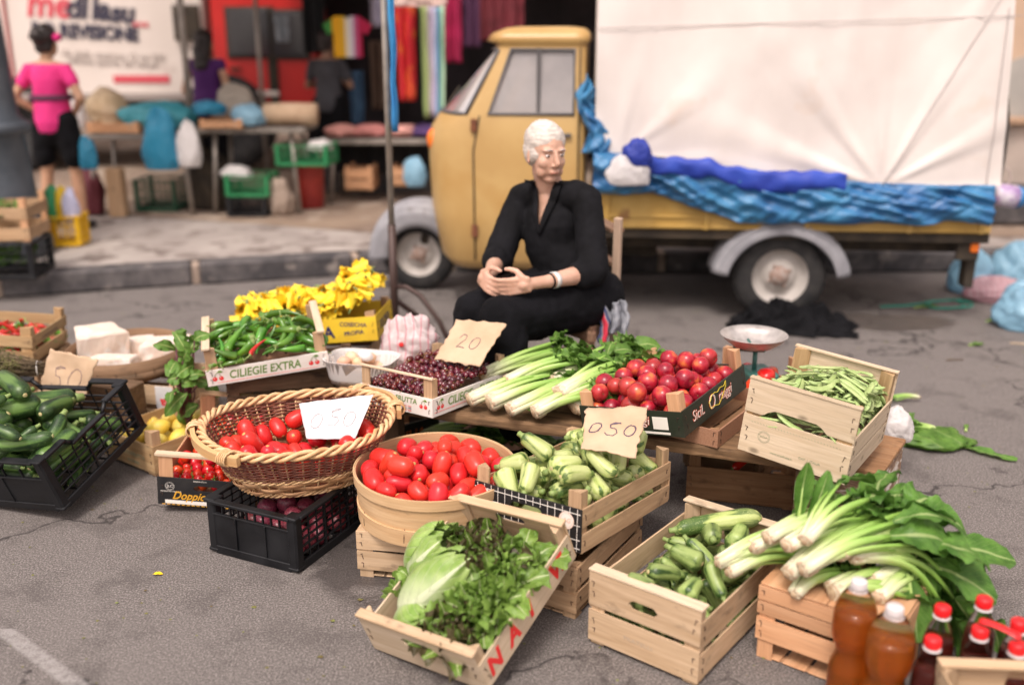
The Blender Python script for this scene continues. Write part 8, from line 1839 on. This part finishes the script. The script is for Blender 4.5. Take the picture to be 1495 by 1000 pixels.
# ------------------------------------------------------------------ buildings
BW = mat('peach_plaster', (.50, .36, .26), (.42, .30, .21), scale=1.3, rough=.9, kind='obj', bump=.2, bscale=30, tint2=((.34, .27, .22), 3, .6)); BG = mat('grey_beige_render', (.40, .34, .30), (.30, .26, .23), scale=2, rough=.9, kind='obj')
def right_house():
    t = thing('house', 'peach plastered house behind the van with a stone ledge and a grey arched panel', 'house', (8, 9.4, 0.139)); o = t.location.copy(); L = Matrix.Translation(-o)
    zl = Z_(178, 9.4, 1480); mb = MB(); mb.box((8, 10.4, 3.5), (9, 2, 7.2), 0, L); mb.build('wall', [BW], t); mb = MB(); mb.box((8, 9.34, zl/2), (9.02, .14, zl), 0, L); mb.build('plinth', [BG], t); mb = MB(); mb.box((8, 9.30, zl+.02), (9.06, .24, .06), 0, L, ch=.01); mb.build('ledge', [mat('brown_stone_ledge', (.28, .17, .11), (.36, .24, .16), scale=5, rough=.9)], t)
    mb = MB(); x = gy(1500, 120, 9.38).x+.1; pl = [(x-.42, zl+.05), (x+.42, zl+.05), (x+.42, zl+.34)]+[(x+.42*math.cos(a), zl+.34+.26*math.sin(a)) for a in [PI*i/12 for i in range(1, 12)]]+[(x-.42, zl+.34)]
    mb.prism(pl, .03, 0, L @ Matrix.Translation((0, 9.40, 0)) @ Matrix.Rotation(PI/2, 4, 'X')); mb.build('arched_panel', [mat('grey_panel', (.30, .29, .27), (.36, .34, .31), scale=3, rough=.8)], t)
    for xx in (6.2, 8.6, 11):
        mb = MB(); mb.box((xx, 9.40, 2.4), (.9, .04, 1.3), 0, L); w = mb.build('window', [mat('window_frame_blue', (.12, .17, .24), rough=.6)], t); mb = MB(); mb.box((xx, 9.39, 2.4), (.78, .04, 1.18), 0, L); mb.build('pane', [GLS], w)
right_house()
def back_house():
    t = thing('house', 'long plain brown building closing the square behind the stalls', 'house', (-3, 19, .139)); o = t.location.copy(); L = Matrix.Translation(-o); mb = MB(); mb.box((-2, 20, 4), (44, 2, 8), 0, L); mb.build('wall', [mat('brown_plaster', (.20, .15, .12), (.14, .11, .09), scale=.8, rough=.9)], t)
    for i in range(12): mb = MB(); mb.box((-22+i*3.6, 18.98, 3.6), (1.1, .06, 1.8), 0, L); w = mb.build('window', [CHAS], t); mb = MB(); mb.box((-22+i*3.6, 18.94, 3.6), (.9, .04, 1.6), 0, L); mb.build('pane', [GLS], w)
back_house()
mb = MB(); mb.box((3.2, 7.6, .28), (1.9, .35, .28), ch=.03); tag(mb.build('low_wall', [LAVA]), 'low dark stone wall behind the rear wheel of the van', 'wall')
random.seed(9); mb = MB()
for i in range(140): x = rnd(2.0, 3.3); leaf(mb, (x, rnd(6.9, 7.4), .14), (rnd(-.7, .7), rnd(-.7, .3), 1), (rnd(-1, 1), -1, 0), rnd(.08, .26), rnd(.03, .06), .5, .1, .2, 4, 3)
tag(mb.build('weeds', [CHARD]), 'green weeds growing behind the kerb beyond the rear wheel', 'weeds', kind='stuff')
# ------------------------------------------------------------------ light
def lights():
    EL, AZ = 58, 200     # sun elevation, compass azimuth of the sun direction (degrees from +Y towards +X)
    w = bpy.data.worlds.new('World'); S.world = w; w.use_nodes = True; t = w.node_tree; bg = t.nodes['Background']
    sky = nn(t, 'ShaderNodeTexSky', sky_type='NISHITA'); sky.sun_disc = False; sky.sun_elevation = R(EL); sky.sun_rotation = R(AZ)
    sky.dust_density = 4; sky.ozone_density = .6; sky.air_density = 1.2
    hs = nn(t, 'ShaderNodeHueSaturation'); hs.inputs['Saturation'].default_value = .22; t.links.new(sky.outputs[0], hs.inputs['Color'])
    m = mixc(t, 1.0, hs.outputs[0], (1.10, .965, .915), 'MULTIPLY'); t.links.new(m, bg.inputs[0]); bg.inputs[1].default_value = .15
    s = bpy.data.lights.new('sun', 'SUN'); s.energy = 1.25; s.angle = R(14); s.color = (1, .925, .85); o = bpy.data.objects.new('sun', s); COL.objects.link(o)
    d = Vector((math.sin(R(AZ))*math.cos(R(EL)), math.cos(R(AZ))*math.cos(R(EL)), math.sin(R(EL))))
    o.rotation_euler = d.to_track_quat('Z', 'Y').to_euler()
    v = S.view_settings; v.view_transform = 'Standard'; v.look = 'None'; v.gamma = 1; v.use_curve_mapping = False; v.exposure = .68
lights()
S.cycles.max_bounces = 8; S.cycles.transparent_max_bounces = 8; S.cycles.use_denoising = True
for pr in PROTOS:
    if not pr.get('_used'):
        for ch in list(pr.children_recursive): bpy.data.objects.remove(ch)
        bpy.data.objects.remove(pr)
for o in bpy.data.objects:
    for k in ('_used', '_p'):
        if k in o.keys(): del o[k]
